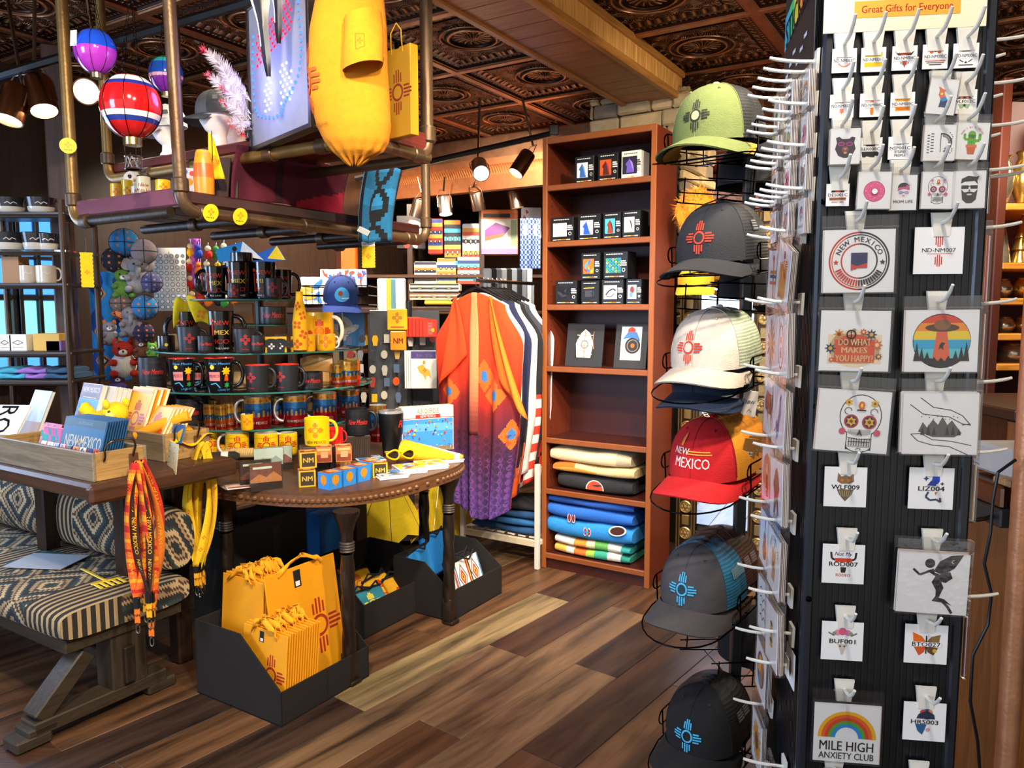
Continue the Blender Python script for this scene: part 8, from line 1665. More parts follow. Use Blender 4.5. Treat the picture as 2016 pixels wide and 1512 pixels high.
can(25, 205, 3.6, .062, .17, (-.1, -.35, -1), 'copper spotlight at the far left edge'); can(80, 188, 3.65, .062, .17, (.35, -.3, -1), 'copper spotlight, second from the left edge'); can(180, 178, 3.7, .06, .16, (.2, -1, -.35), 'glaring spotlight under the blue balloon lantern')
can(945, 332, 5.4, .058, .18, (.15, -1, -.6), 'bright spotlight facing the viewer left of the bookcase', white=True); can(1028, 322, 5.4, .055, .18, (-.5, -.3, -.8), 'copper spotlight beside the bookcase top')
for k, (px, py, d) in enumerate(((823, 410, (-.3, .2, -1)), (876, 405, (.1, -.2, -1)), (940, 396, (.2, .3, -1)), (1015, 392, (.2, 0, -1)))): can(px, py, 6.6, .058, .15, d, 'pale copper spotlight %s in the row under the valance' % ('first', 'second', 'third', 'fourth')[k], '#c09a7c', k == 1)
for k, (a, b) in enumerate(((P(-40, 160, 3.7), P(520, -5, 3.3)), (P(700, 352, 5.5), P(1090, 262, 5.3)))):
 t = thing('light_track', 'black ceiling light track, %s' % ('left over the pipes', 'beside the bookcase')[k], 'track', a); MB().tube([(0, 0, 0), b - a], .02, '#14110f', 6).build('rail', 'satin', t); MB().box(-.03, .03, -.03, .03, -.02, .05, '#14110f', .004).build('end_feed', 'satin', t, b - a)
# ================================================================ LEFT: WINDOWS, SHELF UNIT, POSTS
def uatv(px, v):
 k = (px - 1008) / F; y = v / (-k * CA + SA); return uvof((k * y, y))[0]
for n_, (p0, p1) in enumerate(((-75, 34), (40, 122))):
 u0, u1 = uatv(p0, 4.97), uatv(p1, 4.97); t = uvthing('window_%d' % (n_ + 1), None, None, (u0 + u1) / 2, 4.97, 0); t['kind'] = 'structure'; w = (u1 - u0) / 2; zt, zb = 2.06, 1.05
 zt = P(60, 428, 4.8).z; zb = P(60, 742, 4.8).z
 MB().box(-w, w, .0, .012, zb, zt, '#7ab8ff').build('sash', 'matte', t)
 for i in range(2):
  for j in range(4):
   x0, x1 = -w + i * w + .02, -w + (i + 1) * w - .02; z0 = zb + (zt - zb) * j / 4 + .02; z1 = zb + (zt - zb) * (j + 1) / 4 - .02
   MB().box(x0, x1, -.006, 0, z0, z1, '#58a8ff' if j != 1 else '#8ae0d0').build('pane', 'daylight', t)
 for x in (-w, -.012, w - .024): MB().box(x, x + .024, -.03, 0, zb, zt, '#1a1210', .003).build('muntin', 'wood_z', t)
 for j in range(5): z = zb + (zt - zb) * j / 4; MB().box(-w, w, -.03, 0, z - .014, z + .014, '#1a1210', .003).build('muntin', 'wood_x', t)
light('AREA', 'window_daylight', UV(1.2, 4.85, 1.6), 26, BLUE, shape='RECTANGLE', size=1.6, size_y=.9, aim=UV(1.2, 3.0, 1.2))
SY = 3.95; sx0, sx1 = At(-60, 1.5, SY).x, At(132, 1.5, SY).x
su = thing('display_shelf', 'dark pipe shelf unit with glass shelves of mugs before the window', 'shelf', (sx0, SY, 0)); Lx = sx1 - sx0
for x in (.0, Lx):
 for y in (0, .3): MB().tube([(x, y, 0), (x, y, 2.06)], .016, '#4a3626', 10).build('post', 'pipe', su)
slz = []
for py, mt in ((417, 'satin'), (491, 'glass'), (557, 'satin'), (692, 'satin'), (748, 'satin')):
 z = P(60, py, SY).z; slz.append(z); MB().box(-.02, Lx + .02, -.01, .31, z - .016, z, '#8ad0e8' if mt == 'glass' else '#33241a', .003).build('shelf', mt, su)
 MB().tube([(0, 0, z - .02), (Lx, 0, z - .02)], .011, '#3e2e22', 8).build('shelf_rail', 'pipe', su)
i_ = 0
for row, px, w, h, st, nm_ in ((0, 22, 56, 30, 'd', 'left one on the upper shelf'), (0, 82, 54, 30, 'd', 'right one on the upper shelf'), (1, 20, 58, 34, 'd', 'left one on the glass shelf'), (1, 72, 52, 34, 'd', 'middle one on the glass shelf'), (1, 96, 40, 32, 'd', 'right one on the glass shelf'), (2, 55, 32, 34, 'c', 'left of the two cream mugs'), (2, 92, 36, 34, 'c', 'right of the two cream mugs')):
 q = At(px, slz[row], SY + .1); s = q.y / F
 if st == 'd': mug(q, w / 2 * s, h * s, '#2c2c30', 'dark and cream glazed soup mug, %s of the left unit' % nm_, facing(q) + 1.3, '#2c2c30', ln([(-.03, h * s * .6), (-.015, h * s * .7), (0, h * s * .58), (.012, h * s * .7), (.03, h * s * .62)], .004, '#d8d4cc'), facing(q), taper=.2, bands=['#d8cfc0', '#d8cfc0', '#2c2c30', '#26262a', '#26262a'], grp='glazed mugs by the window')
 else: mug(q, w / 2 * s, h * s, '#d9cab4', '%s by the window' % nm_, facing(q) + 1.35, '#e4d8c4', ln([(-.02, h * s * .55), (-.008, h * s * .66), (.004, h * s * .54), (.02, h * s * .64)], .003, '#f2ecdf'), facing(q), grp='glazed mugs by the window')
for row, px, w, h, c, lab, art in ((2, 22, 34, 52, '#a8784a', 'brown kraft box beside the cream mugs', None), (3, 10, 26, 32, '#e8e0d0', 'cream soap box with a black emblem at the left edge', 1), (3, 36, 34, 32, '#ece4d4', 'cream soap box with a diamond emblem by the window', 1), (3, 92, 52, 34, '#e0b04a', 'yellow tin box lying on the shelf by the window', 0), (3, 106, 30, 20, '#7a5aa0', 'purple card packet leaning on the yellow tin', 0)):
 q = At(px, slz[row], SY + .06); s = q.y / F; t = thing('gift_box', lab, 'box', q); MB().box(-w / 2 * s, w / 2 * s, 0, .09, 0, h * s, c, .002).build('carton', 'paper', t)
 if art: MB().decal(ln([(-w * .3 * s, h * .5 * s), (0, h * .65 * s), (w * .3 * s, h * .5 * s), (0, h * .38 * s)], .003, INK, True) + rc(-w * .3 * s, h * .2 * s, w * .3 * s, h * .22 * s, INK), xz()).build('print', 'paper', t)
for k, (px, c) in enumerate(((15, '#4ab0c8'), (62, '#a878c8'), (110, '#3a5a78'))): folded(At(px, slz[4], SY + .02), 0, .16, .2, [(.03, c), (.03, c)], 'folded_towel', ('teal folded towel on the low window shelf', 'lilac folded towel on the low window shelf', 'slate folded towel on the low window shelf')[k], 'towel', k, mat='cloth')
pst = struct(MB().box(-.05, .05, -.05, .05, 0, 2.94, '#4a3020', .008), 'trim_5', 'wood_z', loc=At(160, 0, 4.35), rot=.3)
# blue blanket panel behind the plush toys
def panel(px0, py0, px1, py1, Y, name, label, cat, colf, mat='plush', wav=.02, nu=24, nv=30):
 a, b = P(px0, py0, Y), P(px1, py1, Y); t = thing(name, label, cat, (a.x + b.x) / 2 * Vector((1, 0, 0)) + Vector((0, Y, b.z))); w = b.x - a.x; h = a.z - b.z
 MB().sheet(lambda u, v: Vector(((u - .5) * w, wav * math.sin(9 * u + 2 * v), h * (1 - v))), nu, nv, colf, .006).build('panel', mat, t, ang=2); return t, w, h
def tealp(a, b):
 for cx, cy in ((.3, .2), (.25, .55), (.3, .82), (.75, .38), (.7, .7)):
  dx, dy = abs(a - cx), abs(b - cy) * 2.2
  if dx + dy < .2: return ['#c84a2c', '#e8d8b0', '#1c1c24', '#d8741c'][int((dx + dy) * 20) % 4]
 return '#123a78' if (math.sin(9 * a) + math.sin(17 * b)) > .4 else '#1f78b0'
panel(172, 535, 262, 748, 4.75, 'hanging_blanket', 'blue blanket with southwestern medallions hanging behind the plush toys', 'blanket', tealp, nu=40, nv=80)
# plush strand
def plush(kind, px, py, r, c1, c2, label):
 q = P(px, py, 4.45); s = q.y / F; R_ = r * s; t = thing('plush_' + kind, label, 'plush toy', q, facing(q) + math.pi / 2, 'plush toys on the hanging strand')
 rr = random.Random(px + py)
 if kind == 'ball':
  MB().grid(lambda u, v: Vector((R_ * math.sin(math.pi * v) * math.cos(6.2832 * u), R_ * math.sin(math.pi * v) * math.sin(6.2832 * u), R_ * math.cos(math.pi * v))), 32, 18, lambda u, v: c2 if (int(u * 32) % 4 == 1 and int(v * 18) % 3 == 1) else c1, wrap=True).build('ball', 'plush', t, ang=2)
  for ax in ('X', 'Y', 'Z'):
   m = MB(); m.M = rotm(ax, math.pi / 2); m.tube([(R_ * 1.01 * math.cos(a), R_ * 1.01 * math.sin(a), 0) for a in [6.2832 * k / 24 for k in range(24)]], R_ * .03, '#1a1a1e', 5, closed=True); m.build('seam', 'cloth', t)
 else:
  MB().ball((0, 0, -R_ * .35), (R_ * .6, R_ * .5, R_ * .65), c1, 14, 9).build('body', 'plush', t); MB().ball((0, -R_ * .1, R_ * .42), (R_ * .5, R_ * .45, R_ * .42), c1 if kind != 'fox' else c2, 14, 9).build('head', 'plush', t)
  for sx in (-1, 1):
   MB().ball((sx * R_ * (.5 if kind == 'elephant' else .34), 0, R_ * (.5 if kind == 'elephant' else .78)), (R_ * .3, R_ * .08, R_ * .32) if kind == 'elephant' else (R_ * .14, R_ * .08, R_ * .2), c2, 10, 7).build('ear', 'plush', t)
   MB().ball((sx * R_ * .18, -R_ * .52, R_ * .5), R_ * .06, '#15110f', 8, 5).build('eye', 'gloss', t)
   for z in (-.2, -.75): MB().ball((sx * R_ * .45, -R_ * .35, R_ * z), (R_ * .2, R_ * .3, R_ * .18), c2 if kind == 'fox' else c1, 10, 7).build('paw', 'plush', t)
  if kind == 'elephant': MB().tube([(0, -R_ * .5, R_ * .35), (0, -R_ * .75, R_ * .1), (0, -R_ * .7, -R_ * .2)], [R_ * .16, R_ * .12, R_ * .09], c1, 9).build('trunk', 'plush', t, ang=2)
  else: MB().ball((0, -R_ * .5, R_ * .3), (R_ * .2, R_ * .2, R_ * .15), '#f4efe8', 10, 7).build('muzzle', 'plush', t); MB().ball((0, -R_ * .68, R_ * .36), R_ * .06, '#15110f', 8, 5).build('nose', 'gloss', t)
OB, BL, GR, TA = '#d8743a', '#2a78c0', '#8a8684', '#b08a5a'
for a in (('ball', 245, 478, 27, '#2f86c8', OB, 'blue plush ball with orange motifs at the top of the strand'), ('ball', 227, 512, 24, '#23283a', OB, 'dark navy plush ball below the top ball'), ('ball', 283, 495, 24, '#9a8e94', '#b87a6a', 'grey patterned plush ball at upper right of the strand'), ('elephant', 272, 540, 38, '#8e8c90', '#b0a8ac', 'grey plush elephant high on the strand'), ('turtle', 243, 557, 32, '#5a8a3a', '#6aa044', 'green plush turtle on the strand'), ('ball', 298, 556, 20, '#5a5a8a', '#a8a0c0', 'violet-grey plush ball beside the elephant'), ('ball', 285, 605, 24, '#2f7ab8', OB, 'blue plush ball with orange motifs in the middle of the strand'), ('ball', 238, 597, 20, '#6a6264', OB, 'grey-brown patterned plush ball left in the middle'), ('elephant', 258, 632, 34, '#85838a', OB, 'grey plush elephant with orange motifs low on the strand'), ('ball', 283, 655, 20, '#2a2a4a', OB, 'navy and orange plush ball low on the strand'), ('bear', 216, 655, 26, '#8a8488', OB, 'grey and orange plush bear at the left of the strand'), ('bear', 278, 685, 22, '#7a4a34', '#d8783a', 'brown striped plush bear beside the fox'), ('turtle', 300, 690, 18, '#6aa83a', '#7ab84a', 'small green plush turtle at the lower right of the strand'), ('fox', 243, 705, 40, '#f2eee8', '#c8301c', 'white and red plush fox near the bottom of the strand'), ('bear', 232, 755, 26, '#5a4a8a', TA, 'purple and tan plush bear at the bottom of the strand')): plush(*a)
t, w, h = panel(300, 488, 370, 612, 4.7, 'dot_card', 'white board of round buttons behind the mugs', 'display card', lambda a, b: '#e9e9ea', 'paper', 0, 2, 2); m = MB()
for i in range(6):
 for j in range(10): m.decal(dc(-w * .42 + i * w * .168, h * (.06 + j * .09), w * .062, '#17171a', 12) + dc(-w * .42 + i * w * .168, h * (.06 + j * .09), w * .05, '#f4f4f4', 12), xz(-.007))
m.build('button_print', 'gloss', t, kind='stuff')
panel(372, 470, 398, 560, 4.75, 'purple_banner', 'purple patterned bandana hanging behind the mugs', 'bandana', lambda a, b: '#a83aa0' if (int(a * 6) + int(b * 14)) % 2 else '#c86ac0', 'cloth', .01, 6, 14)
# ================================================================ BACKGROUND MERCHANDISE (middle and back)
for k, (pts, c, lab) in enumerate((([(425, 492), (478, 476), (520, 512), (430, 516)], '#2a8ad0', 'blue and white kite behind the top mugs, left'), ([(492, 506), (545, 484), (562, 512), (500, 520)], '#2a62c0', 'blue and yellow kite behind the top mugs, right'))):
 q = P(pts[0][0], pts[0][1], 4.7); t = thing('kite', lab, 'kite', q, group='kites behind the mugs'); pl = [(P(a, b, 4.7).x - q.x, P(a, b, 4.7).z - q.z) for a, b in pts]
 MB().prism(pl, -.004, .004, c, rotm('X', math.pi / 2)).build('sail', 'cloth', t); MB().decal(pg([pl[1], pl[2], ((pl[0][0] + pl[2][0]) / 2, (pl[0][1] + pl[2][1]) / 2)], '#f0d02c' if k else '#e8ecf0'), xz(-.0045)).build('patch', 'cloth', t); MB().tube([(pl[0][0], .008, pl[0][1]), (pl[2][0], .008, pl[2][1])], .003, '#3a2a1c', 5).build('spar', 'matte', t)
rt_ = random.Random(9); cw = ('red', 'yellow', 'blue', 'black', 'orange', 'green')
for k in range(24):
 px, py = 376 + (k % 6) * 17 + rt_.uniform(-3, 3), 498 + (k // 6) * 32 + rt_.uniform(-5, 5); j = rt_.randrange(6); q = P(px, py, 4.75 - .02 * (k % 3)); c = ('#c8241c', '#f0b414', '#2a4ab0', '#1a1a1e', '#e8741c', '#3a8a3a')[j]
 t = thing('toy_clip', '%s clip-on toy, %s across in the %s row of the cluster behind the mugs' % (cw[j], ('first', 'second', 'third', 'fourth', 'fifth', 'sixth')[k % 6], ('top', 'second', 'third', 'lowest')[k // 6]), 'toy', q, group='clip-on toys behind the mugs')
 MB().ball((0, 0, 0), (.026, .022, .03), c, 10, 7).build('body', 'plush', t); MB().ball((0, -.004, .038), (.019, .018, .018), ('#f0d8b0', c)[k % 2], 10, 7).build('head', 'plush', t); MB().tube([(0, 0, .05), (.003, 0, .075)], .0015, '#b8b4ac', 5).build('clip', 'metal', t)
def slab(px0, py0, px1, py1, Y, name, label, cat, c, art=None, d=.1, grp=None, mat='satin', rz=0, b=.01):
 a, q = P(px0, py0, Y), P(px1, py1, Y); w, h = q.x - a.x, a.z - q.z; t = thing(name, label, cat, ((a.x + q.x) / 2, Y, q.z), rz, grp)
 MB().box(-w / 2, w / 2, 0, d, 0, h, c, min(b, w * .2)).build('body', mat, t)
 if art: MB().decal([([(x * w * .96, h / 2 + y * h * .96) for x, y in p], cc) for p, cc in art], xz(-.0004), lift=.0006).build('print', mat, t)
 return t
def stripes_art(cols, n=10, dia='#1a1a1a'):
 o = sum([rc(-.5, -.5 + k / n, .5, -.5 + (k + 1) / n, cols[k % len(cols)]) for k in range(n)], [])
 for y in (-.15, .12): o += sum([pg([(x - .1, y), (x, y + .07), (x + .1, y), (x, y - .07)], dia) + pg([(x - .05, y), (x, y + .035), (x + .05, y), (x, y - .035)], '#f0d8a0') for x in (-.3, 0, .3)], [])
 return o
bs = thing('wall_shelving', 'long back wall shelving stacked with souvenirs', 'shelf', P(860, 800, 6.9).x * Vector((1, 0, 0)) + Vector((0, 6.95, 0)))
xl, xr = P(380, 600, 6.9).x - bs.location.x, P(1090, 600, 6.9).x - bs.location.x
for py in (540, 612, 690, 770, 860): z = P(860, py, 6.9).z; MB().box(xl, xr, 0, .45, z - .03, z, '#4a2e1c', .004).build('shelf', 'wood_x', bs)
for k in range(6): x = xl + (xr - xl) * k / 5; MB().box(x - .025, x + .025, .02, .45, 0, 2.45, '#3a2416', .004).build('upright', 'wood_z', bs)
BG = [(655, 480, 700, 540, '#e8641c', [], 'orange and white ball package on the back shelf'), (780, 424, 838, 490, '#2a2426', blob_art(['#2a2426', '#c8301c', '#e8c8a0'], 3), 'black bedding package with red print high on the back wall'),
 (842, 430, 872, 500, '#c8341c', stripes_art(['#c8341c', '#e8a03a', '#2a3a7a'], 9), 'red southwestern blanket roll on the back wall'), (874, 432, 908, 532, '#161820', stripes_art(['#161820', '#3aa8d8', '#161820', '#e8741c', '#c8301c', '#f0c03a', '#161820', '#3aa8d8'], 12), 'black, blue and orange southwestern blanket on the back wall'), (910, 440, 944, 532, '#e8e2d8', stripes_art(['#e8e2d8', '#1a1a1e', '#e8e2d8', '#d8441c', '#e89a2c', '#e8e2d8'], 12), 'white, black and orange southwestern blanket on the back wall'),
 (946, 412, 1020, 502, '#e07a2c', rc(-.5, -.5, .5, .5, '#d8c8b0') + rc(-.5, .3, .5, .5, '#e8742c') + rc(-.45, .33, .3, .42, '#2a2020') + pg([(-.4, -.2), (.1, -.1), (.3, .1), (-.1, .22), (-.4, .05)], '#7a3a7a') + pg([(-.4, -.2), (.1, -.1), (.15, -.02), (-.4, -.1)], '#e0582c') + rc(.32, -.3, .48, .28, '#8a9a6a') + rc(-.5, -.5, .5, -.38, '#8a7ac8'), 'zipped comforter set package showing a made bed'),
 (1026, 408, 1066, 470, '#e8d8d0', blob_art(['#e8d8d0', '#c8341c', '#f0e8e0'], 8), 'red and white comforter package near the bookcase'),
 (590, 545, 640, 600, '#d8d4d0', blob_art(['#d8d4d0', '#3a78c0', '#e8a03a'], 4), 'white and blue lunch box on the back shelf'), (815, 515, 860, 560, '#e8e4dc', stripes_art(['#e8e4dc', '#2a2a30', '#d8702c'], 8), 'white patterned cushion left on the back shelf'), (860, 508, 898, 560, '#e8b03a', stripes_art(['#e8c860', '#2a3a6a', '#f0ece4', '#e8702c'], 8), 'yellow patterned cushion in the middle of the back shelf'), (900, 505, 945, 560, '#c83a2c', stripes_art(['#d8402c', '#5ac0c8', '#2a3a6a', '#c8c4c0'], 8), 'red and turquoise patterned cushion on the back shelf'),
 (805, 558, 905, 574, '#d8d4b8', stripes_art(['#e0dcc0', '#3a3a34'], 4), 'upper pale patterned rug folded on the back table'), (805, 576, 905, 590, '#8a6a4a', stripes_art(['#d8c8a0', '#6a4a3a'], 4), 'lower brown patterned rug folded on the back table'), (600, 565, 640, 592, '#c89a5a', None, 'tan wooden tray with a window on the back table'), (835, 590, 905, 600, '#d8a83a', None, 'yellow and black rug folded beneath the others'),
 (590, 705, 640, 760, '#b88a4a', blob_art(['#b88a4a', '#d8b87a', '#7a5a3a'], 6), 'tan hide bag on the back shelf'), (640, 610, 720, 682, '#e8b83a', blob_art(['#3a90d0', '#f0c43a', '#e8e0d0'], 9), 'framed balloon fiesta picture behind the yellow mugs'), (655, 690, 702, 745, '#c8a878', blob_art(['#c8a878', '#4a3a6a', '#e8c83a', '#c83a2a'], 10), 'framed sunset picture behind the glass stand')]
for k, (a, b, c, d, col, art, lab) in enumerate(BG): slab(a, b, c, d, 6.97 if b < 540 else 6.3, 'folded_textile' if 'rug' in lab or 'cushion' in lab or 'blanket' in lab else 'packaged_goods', lab, 'blanket' if 'blanket' in lab else ('cushion' if 'cushion' in lab else ('rug' if 'rug' in lab else 'package')), col, art, .12 if b < 540 else .25)
# tables that carry the middle goods
for k, (p0, p1, py, Y) in enumerate(((560, 740, 606, 5.9), (790, 915, 604, 6.1))):
 a, b = P(p0, py, Y), P(p1, py, Y); t = thing('display_table', 'dark display table in the background, %s' % ('left with the caps', 'right with the rugs')[k], 'table', ((a.x + b.x) / 2, Y, 0)); w = (b.x - a.x) / 2
 MB().box(-w, w, 0, .5, a.z - .04, a.z, '#3a2418', .004).build('tabletop', 'wood_x', t)
 for x in (-w + .04, w - .04):
  for y in (.04, .46): MB().box(x - .03, x + .03, y - .03, y + .03, 0, a.z - .04, '#2c1b12', .004).build('leg', 'wood_z', t)
# row of blue lunch bags, caps basket, shirts
for k in range(6): slab(700 - k * 14, 530 - 0 * k, 722 - k * 14, 566, 6.2 + .06 * k, 'tote', '%s blue tote in the row beside the pennant' % ('first', 'second', 'third', 'fourth', 'fifth', 'sixth')[k], 'bag', ['#2a5aa8', '#e8e4e0'][k % 2], blob_art(['#dce4f0', '#d8402c', '#2a5aa8'], k), .03, 'totes on the back rail', 'cloth')
for k in range(5): slab(742 + k * 9, 548, 764 + k * 9, 640, 6.0 - .05 * k, 'hanging_bag', '%s pale shopping bag hanging behind the pennant' % ('first', 'second', 'third', 'fourth', 'fifth')[k], 'bag', ['#d8d0c0', '#a8c0c4', '#e8b03a', '#5a8a9a', '#c8ccd0'][k], None, .02, 'shopping bags on the back rail', 'cloth')
q = P(672, 590, 5.0); cap(q, '#1f3a7a', '#1c2f66', '#223a86', 'navy cap printed with a balloon in blue sky, on a wire basket', dc(0, 0, .04, '#4aa8e0', 16, .035) + dc(-.008, .006, .013, '#a8481c', 10) + rc(.0, -.02, .036, -.014, '#e8e0d0'), rot=(.3, 0, .25), s=1.25, mesh=False, grp=None)
wb_ = thing('wire_basket', 'black wire basket stack under the navy balloon cap', 'basket', P(665, 600, 5.05)); m = MB()
for z in (0, .06, .12): m.tube([(-.22, -.1, z), (.22, -.1, z), (.22, .25, z), (-.22, .25, z)], .004, '#14141a', 6, closed=True)
for k in range(12): x = -.22 + k * .04; m.tube([(x, -.1, 0), (x, -.1, .12)], .002, '#14141a', 5); m.tube([(x, -.1, 0), (x, .25, 0)], .002, '#14141a', 5)
m.build('wire_frame', 'metal', wb_); MB().box(-.012, .012, .06, .09, -1.2, .0, '#14141a').build('stand_post', 'satin', wb_)
# spinner of key rings and cards in the middle distance
sp_ = thing('gift_spinner', 'grey spinner rack of key rings and cards behind the table', 'display rack', Vector((P(800, 700, 4.9).x, 5.05, 0)))
MB().lathe([(.02, 0), (.02, 1.56)], '#2a2c30', 10).build('post', 'satin', sp_); MB().box(-.26, .2, .0, .02, .55, 1.5, '#4c4e52', .003).build('peg_panel', 'satin', sp_); MB().lathe([(.24, 0), (.24, .02), (.03, .05)], '#1c1c20', 20).build('base', 'satin', sp_)
rr = random.Random(21); n0 = 0
words_ = ('first', 'second', 'third', 'fourth', 'fifth', 'sixth', 'seventh', 'eighth', 'ninth')
for r_ in range(6):
 for c_ in range(8):
  px, py = 690 + c_ * 23 + rr.uniform(-4, 4), 655 + r_ * 28 + rr.uniform(-3, 3)
  if 795 < px < 862 and 680 < py < 770: continue
  q = P(px, py, 4.98 + .01 * (c_ % 2)); t = thing('key_ring', 'small souvenir key ring, %s from the left in the %s row of the spinner' % (words_[c_], words_[r_]), 'key ring', q, group='key rings on the spinner'); col = rr.choice(['#c8a050', '#8a8684', '#d8541c', '#f0b41c', '#5a6a8a', '#a83a2c', '#c8c0b0', '#3a3c44'])
  MB().tube([(.014 * math.cos(a), 0, .014 * math.sin(a)) for a in [6.2832 * k / 10 for k in range(10)]], .002, '#a8a49c', 5, closed=True).build('ring', 'metal', t)
  k = (r_ + c_) % 3; pl = [[(-.018, -.075), (.018, -.075), (.018, -.02), (-.018, -.02)], [(.022 * math.cos(6.2832 * i / 10), -.045 + .028 * math.sin(6.2832 * i / 10)) for i in range(10)], [(-.012, -.085), (.012, -.085), (.02, -.04), (.012, -.018), (-.012, -.018), (-.02, -.04)]][k]
  MB().prism(pl, -.004, .004, col, rotm('X', math.pi / 2)).build('charm', 'satin', t)
for k in range(6): slab(797 + k * 7, 624 + k, 826 + k * 7, 664, 4.95 - .02 * k, 'coaster_pack', '%s red coaster with white lettering hanging on the spinner' % words_[k], 'coaster', '#d8341c', tx('NEW MEX', .3, '#f4ece4', 0, 0, .01, rot=90, w=.7) + dc(.2, -.1, .12, '#f0b41c') if k == 5 else None, .008, 'red coasters on the spinner', b=.004)
for k in range(4): slab(808 - k * 4, 690, 860 - k * 4, 765, 4.8 + .02 * k, 'decal_card', '%s white decal card with a purple header on the spinner' % words_[k], 'card', '#eeeae2', rc(-.5, .3, .5, .5, '#4a3a7a') + tx('AUTO-GRAPHIC', .09, '#d8d0f0', .05, .38, .01, w=.7) + pg([(-.2, .1), (-.02, .14), (.06, .05), (.24, -.02), (.3, -.24), (.2, -.16), (.1, -.18), (.08, -.3), (-.02, -.14), (-.16, -.08), (-.26, .06)], '#e8b43a') + zia('#c8301c', .14, .04, -.02) + dc(.02, .2, .05, '#c8963a') if k == 0 else None, .004, 'decal cards on the spinner', 'paper')
slab(762, 608, 802, 650, 4.92, 'sun_plaque', 'yellow wooden plaque with a red sun on the spinner', 'plaque', '#e8c01c', zia('#c8541c', .55, 0, .08) + rc(-.35, -.4, .35, -.34, '#c8541c'), .01); slab(768, 652, 800, 690, 4.93, 'pot_holder', 'orange pair of printed mitts hanging on the spinner', 'mitts', '#e8961c', tx('NM', .3, '#c8501c', 0, 0, .02), .01, b=.012)
# dark tunic near the bookcase
panel(1024, 430, 1064, 530, 6.2, 'tunic', 'blue patterned tunic hanging on the back wall beside the bookcase', 'clothes', lambda a, b: '#d8b890' if abs(abs(a - .5) - .22) < .1 and .1 < b < .35 else ('#2a3a78' if (int(a * 12) + int(b * 20)) % 2 else '#8aa0c8'), 'cloth', .02)
for k in range(9): slab(950 + k * 10, 528, 968 + k * 10, 640, 5.6 + .05 * k, 'hanging_shirt', '%s grey or dark shirt on the rear rail behind the kimonos' % words_[k], 'clothes', ['#b8bcc4', '#2a2c30', '#8a8e98', '#d8d8d8', '#3a3230'][k % 5], None, .03, 'shirts on the rear rail', 'cloth')
# ================================================================ RIGHT: PIPE, POTTERY SHELVES, COUNTER
t = thing('copper_column', 'copper pipe column with curled top right of the sticker rack', 'column', At(1966, 0, 1.9)); MB().tube([(0, 0, 0), (0, 0, 2.32)], .027, '#d8966a', 16).build('pipe', 'pipe', t)
for sx in (-1, 1):
 for k in range(2): MB().tube([(0, 0, 2.12 + .04 * k), (sx * .05, -.02, 2.24), (sx * .085, 0, 2.35 + .05 * k), (sx * .03, .02, 2.46)], .012, '#d8966a', 8).build('scroll', 'pipe', t)
MB().lathe([(.03, 2.1), (.036, 2.11), (.036, 2.15), (.03, 2.16)], '#8a5236', 16).build('collar', 'metal', t)
PY_ = 3.4; pc = thing('pottery_shelf', 'warm lit wooden shelving of gold pottery at the right edge', 'shelf', At(1930, 0, PY_)); wx = At(2180, 1.5, PY_).x - pc.location.x
MB().box(0, wx, .4, .42, .6, 2.5, '#5a2418').build('back_panel', 'cherry_z', pc)
for py in (400, 517, 587, 657, 717): z = P(1985, py, PY_).z; MB().box(0, wx, 0, .4, z - .03, z, '#c8802c', .004).build('shelf', 'wood_x', pc)
for x in (-.04, wx): MB().box(x, x + .04, 0, .42, 0, 2.5, '#4a1e10', .004).build('side_panel', 'cherry_z', pc)
light('POINT', 'shelf_lamp', At(2000, 2.2, 3.1), 22, WARM, shadow_soft_size=.08)
vs = [(1975, 400, 34, 88, 0), (2012, 400, 44, 96, 1), (1972, 517, 30, 78, 2), (2008, 517, 38, 92, 3), (1972, 587, 36, 36, 4), (2010, 587, 40, 38, 4), (1975, 657, 40, 32, 4), (2014, 657, 40, 34, 4), (1990, 717, 56, 40, 5)]
for k, (px, py, w, h, st) in enumerate(vs):
 q = P(px, py, PY_ + .16); s = q.y / F; r, hh = w / 2 * s, h * s; t = thing('gold_pot', 'gilded %s, %s of the lit pottery shelving' % (('tall vase', 'tall jar', 'cone figurine', 'layered tree figurine', 'round pot', 'wide horned bowl')[st], ('left on the top shelf', 'right on the top shelf', 'left on the second shelf', 'right on the second shelf', 'left on the third shelf', 'right on the third shelf', 'left on the fourth shelf', 'right on the fourth shelf', 'alone on the lowest shelf')[k]), 'pottery', q)
 pr = {0: [(.5, 0), (.9, .3), (1, .55), (.7, .8), (.45, .9), (.55, 1)], 1: [(.5, 0), (1, .35), (1, .6), (.5, .88), (.6, 1)], 2: [(1, 0), (.8, .3), (.45, .7), (.05, 1)], 3: [(1, 0), (.6, .25), (.85, .27), (.5, .5), (.7, .52), (.35, .75), (.5, .77), (.05, 1)], 4: [(.5, 0), (.95, .3), (1, .55), (.75, .88), (.5, 1)], 5: [(.6, 0), (1, .4), (.9, .8), (.6, 1)]}[st]
 MB().lathe([(max(.002, a * r), b * hh) for a, b in pr], '#c89a48' if k % 2 else '#b8b09a', 20).build('body', 'foil', t, ang=1.2); MB().tube([(r * pr[-1][0] * math.cos(a), r * pr[-1][0] * math.sin(a), hh) for a in [6.2832 * i / 16 for i in range(16)]], r * .08 + .001, '#a87a34', 6, closed=True).build('rim', 'foil', t)
CYr = 2.55; ct = thing('sales_counter', 'wooden sales counter clad in vertical half-round boards at the right edge', 'counter', At(1955, 0, CYr)); zc = P(1990, 805, CYr).z
MB().box(-.02, .8, -.04, .5, zc - .04, zc, '#3a2214', .006).build('worktop', 'wood_x', ct); MB().box(.02, .8, .06, .48, .05, zc - .04, '#5a3218').build('carcass', 'wood_z', ct)
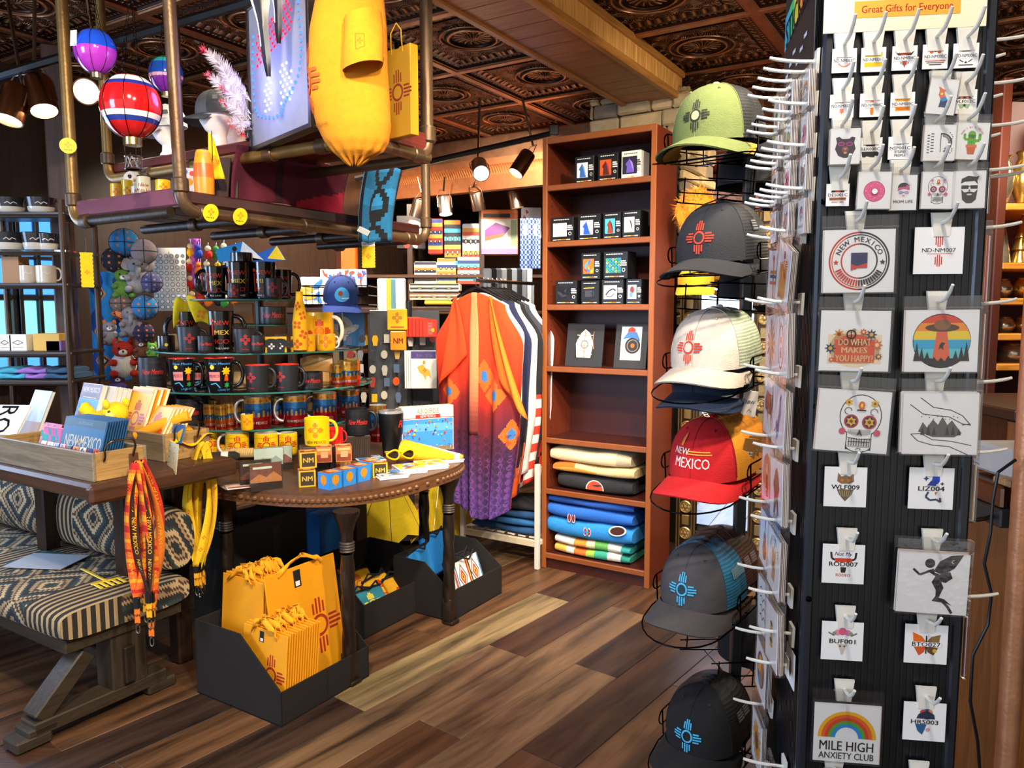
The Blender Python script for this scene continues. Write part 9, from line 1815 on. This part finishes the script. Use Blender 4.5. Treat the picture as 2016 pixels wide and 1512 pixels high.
for k in range(8): MB().tube([(.06 + k * .09, .05, .06), (.06 + k * .09, .05, zc - .05)], .042, '#b87030', 12).build('half_round_board', 'wood_z', ct)
t = thing('receipt_printer', 'dark grey card terminal box with a metal tray at the right edge', 'printer', At(2006, P(1990, 1030, 2.0).z, 1.95)); MB().box(-.05, .16, 0, .2, 0, .05, '#2a2c2c', .004).build('base', 'satin', t); MB().box(-.05, .16, .0, .2, .05, .11, '#8a6a52', .006).build('tray', 'metal', t); MB().box(-.01, .16, .02, .2, .12, .2, '#c8c8c4', .008).build('cover', 'satin', t); MB().box(-.045, .02, -.02, .05, .112, .13, '#b08a5a', .003).build('wood_rest', 'wood_x', t); MB().tube([(-.05, .03, .025), (-.08, .02, .02), (-.12, .02, .015)], .006, '#141414', 8).build('plug', 'satin', t)
t = thing('printer_stand', 'brown wooden cabinet carrying the card terminal at the right edge', 'cabinet', At(2006, 0, 1.95)); zz = P(1990, 1030, 2.0).z; MB().box(-.03, .3, .0, .3, 0, zz, '#8a5428', .006).build('body', 'wood_z', t); MB().box(-.03, .0, -.012, 0, .05, zz - .05, '#9a602e', .004).build('corner_stile', 'wood_z', t)
t = thing('power_cable', 'black cable looping down beside the copper column', 'cable', At(1970, 0, 1.85)); MB().tube([P(px, py, 1.86) - Vector(t.location) for px, py in ((2000, 905), (1965, 930), (1955, 985), (1950, 1050), (1938, 1110), (1952, 1170), (1945, 1230), (1915, 1290), (1910, 1380), (1925, 1460), (1930, 1530))], .004, '#0f0f10', 7).build('cord', 'satin', t)
t = thing('red_cabinet', 'carved red wooden cabinet far behind the caps', 'cabinet', At(1370, 0, 6.4)); w = At(1500, 1.5, 6.4).x - At(1370, 1.5, 6.4).x; zz = P(1400, 342, 6.4).z; MB().box(0, w, 0, .4, 0, zz, '#7a1c14', .01).build('body', 'cherry_z', t); MB().box(-.03, w + .03, -.03, .42, zz - .06, zz, '#8a2418', .01).build('cornice', 'cherry_y', t); MB().decal(sum([ln([(.08 + k * .11, zz - .2), (.13 + k * .11, zz - .15), (.18 + k * .11, zz - .2), (.13 + k * .11, zz - .25)], .014, '#4a0e0a', True) for k in range(5)], []), xz(-.001)).build('carving', 'cherry_y', t)
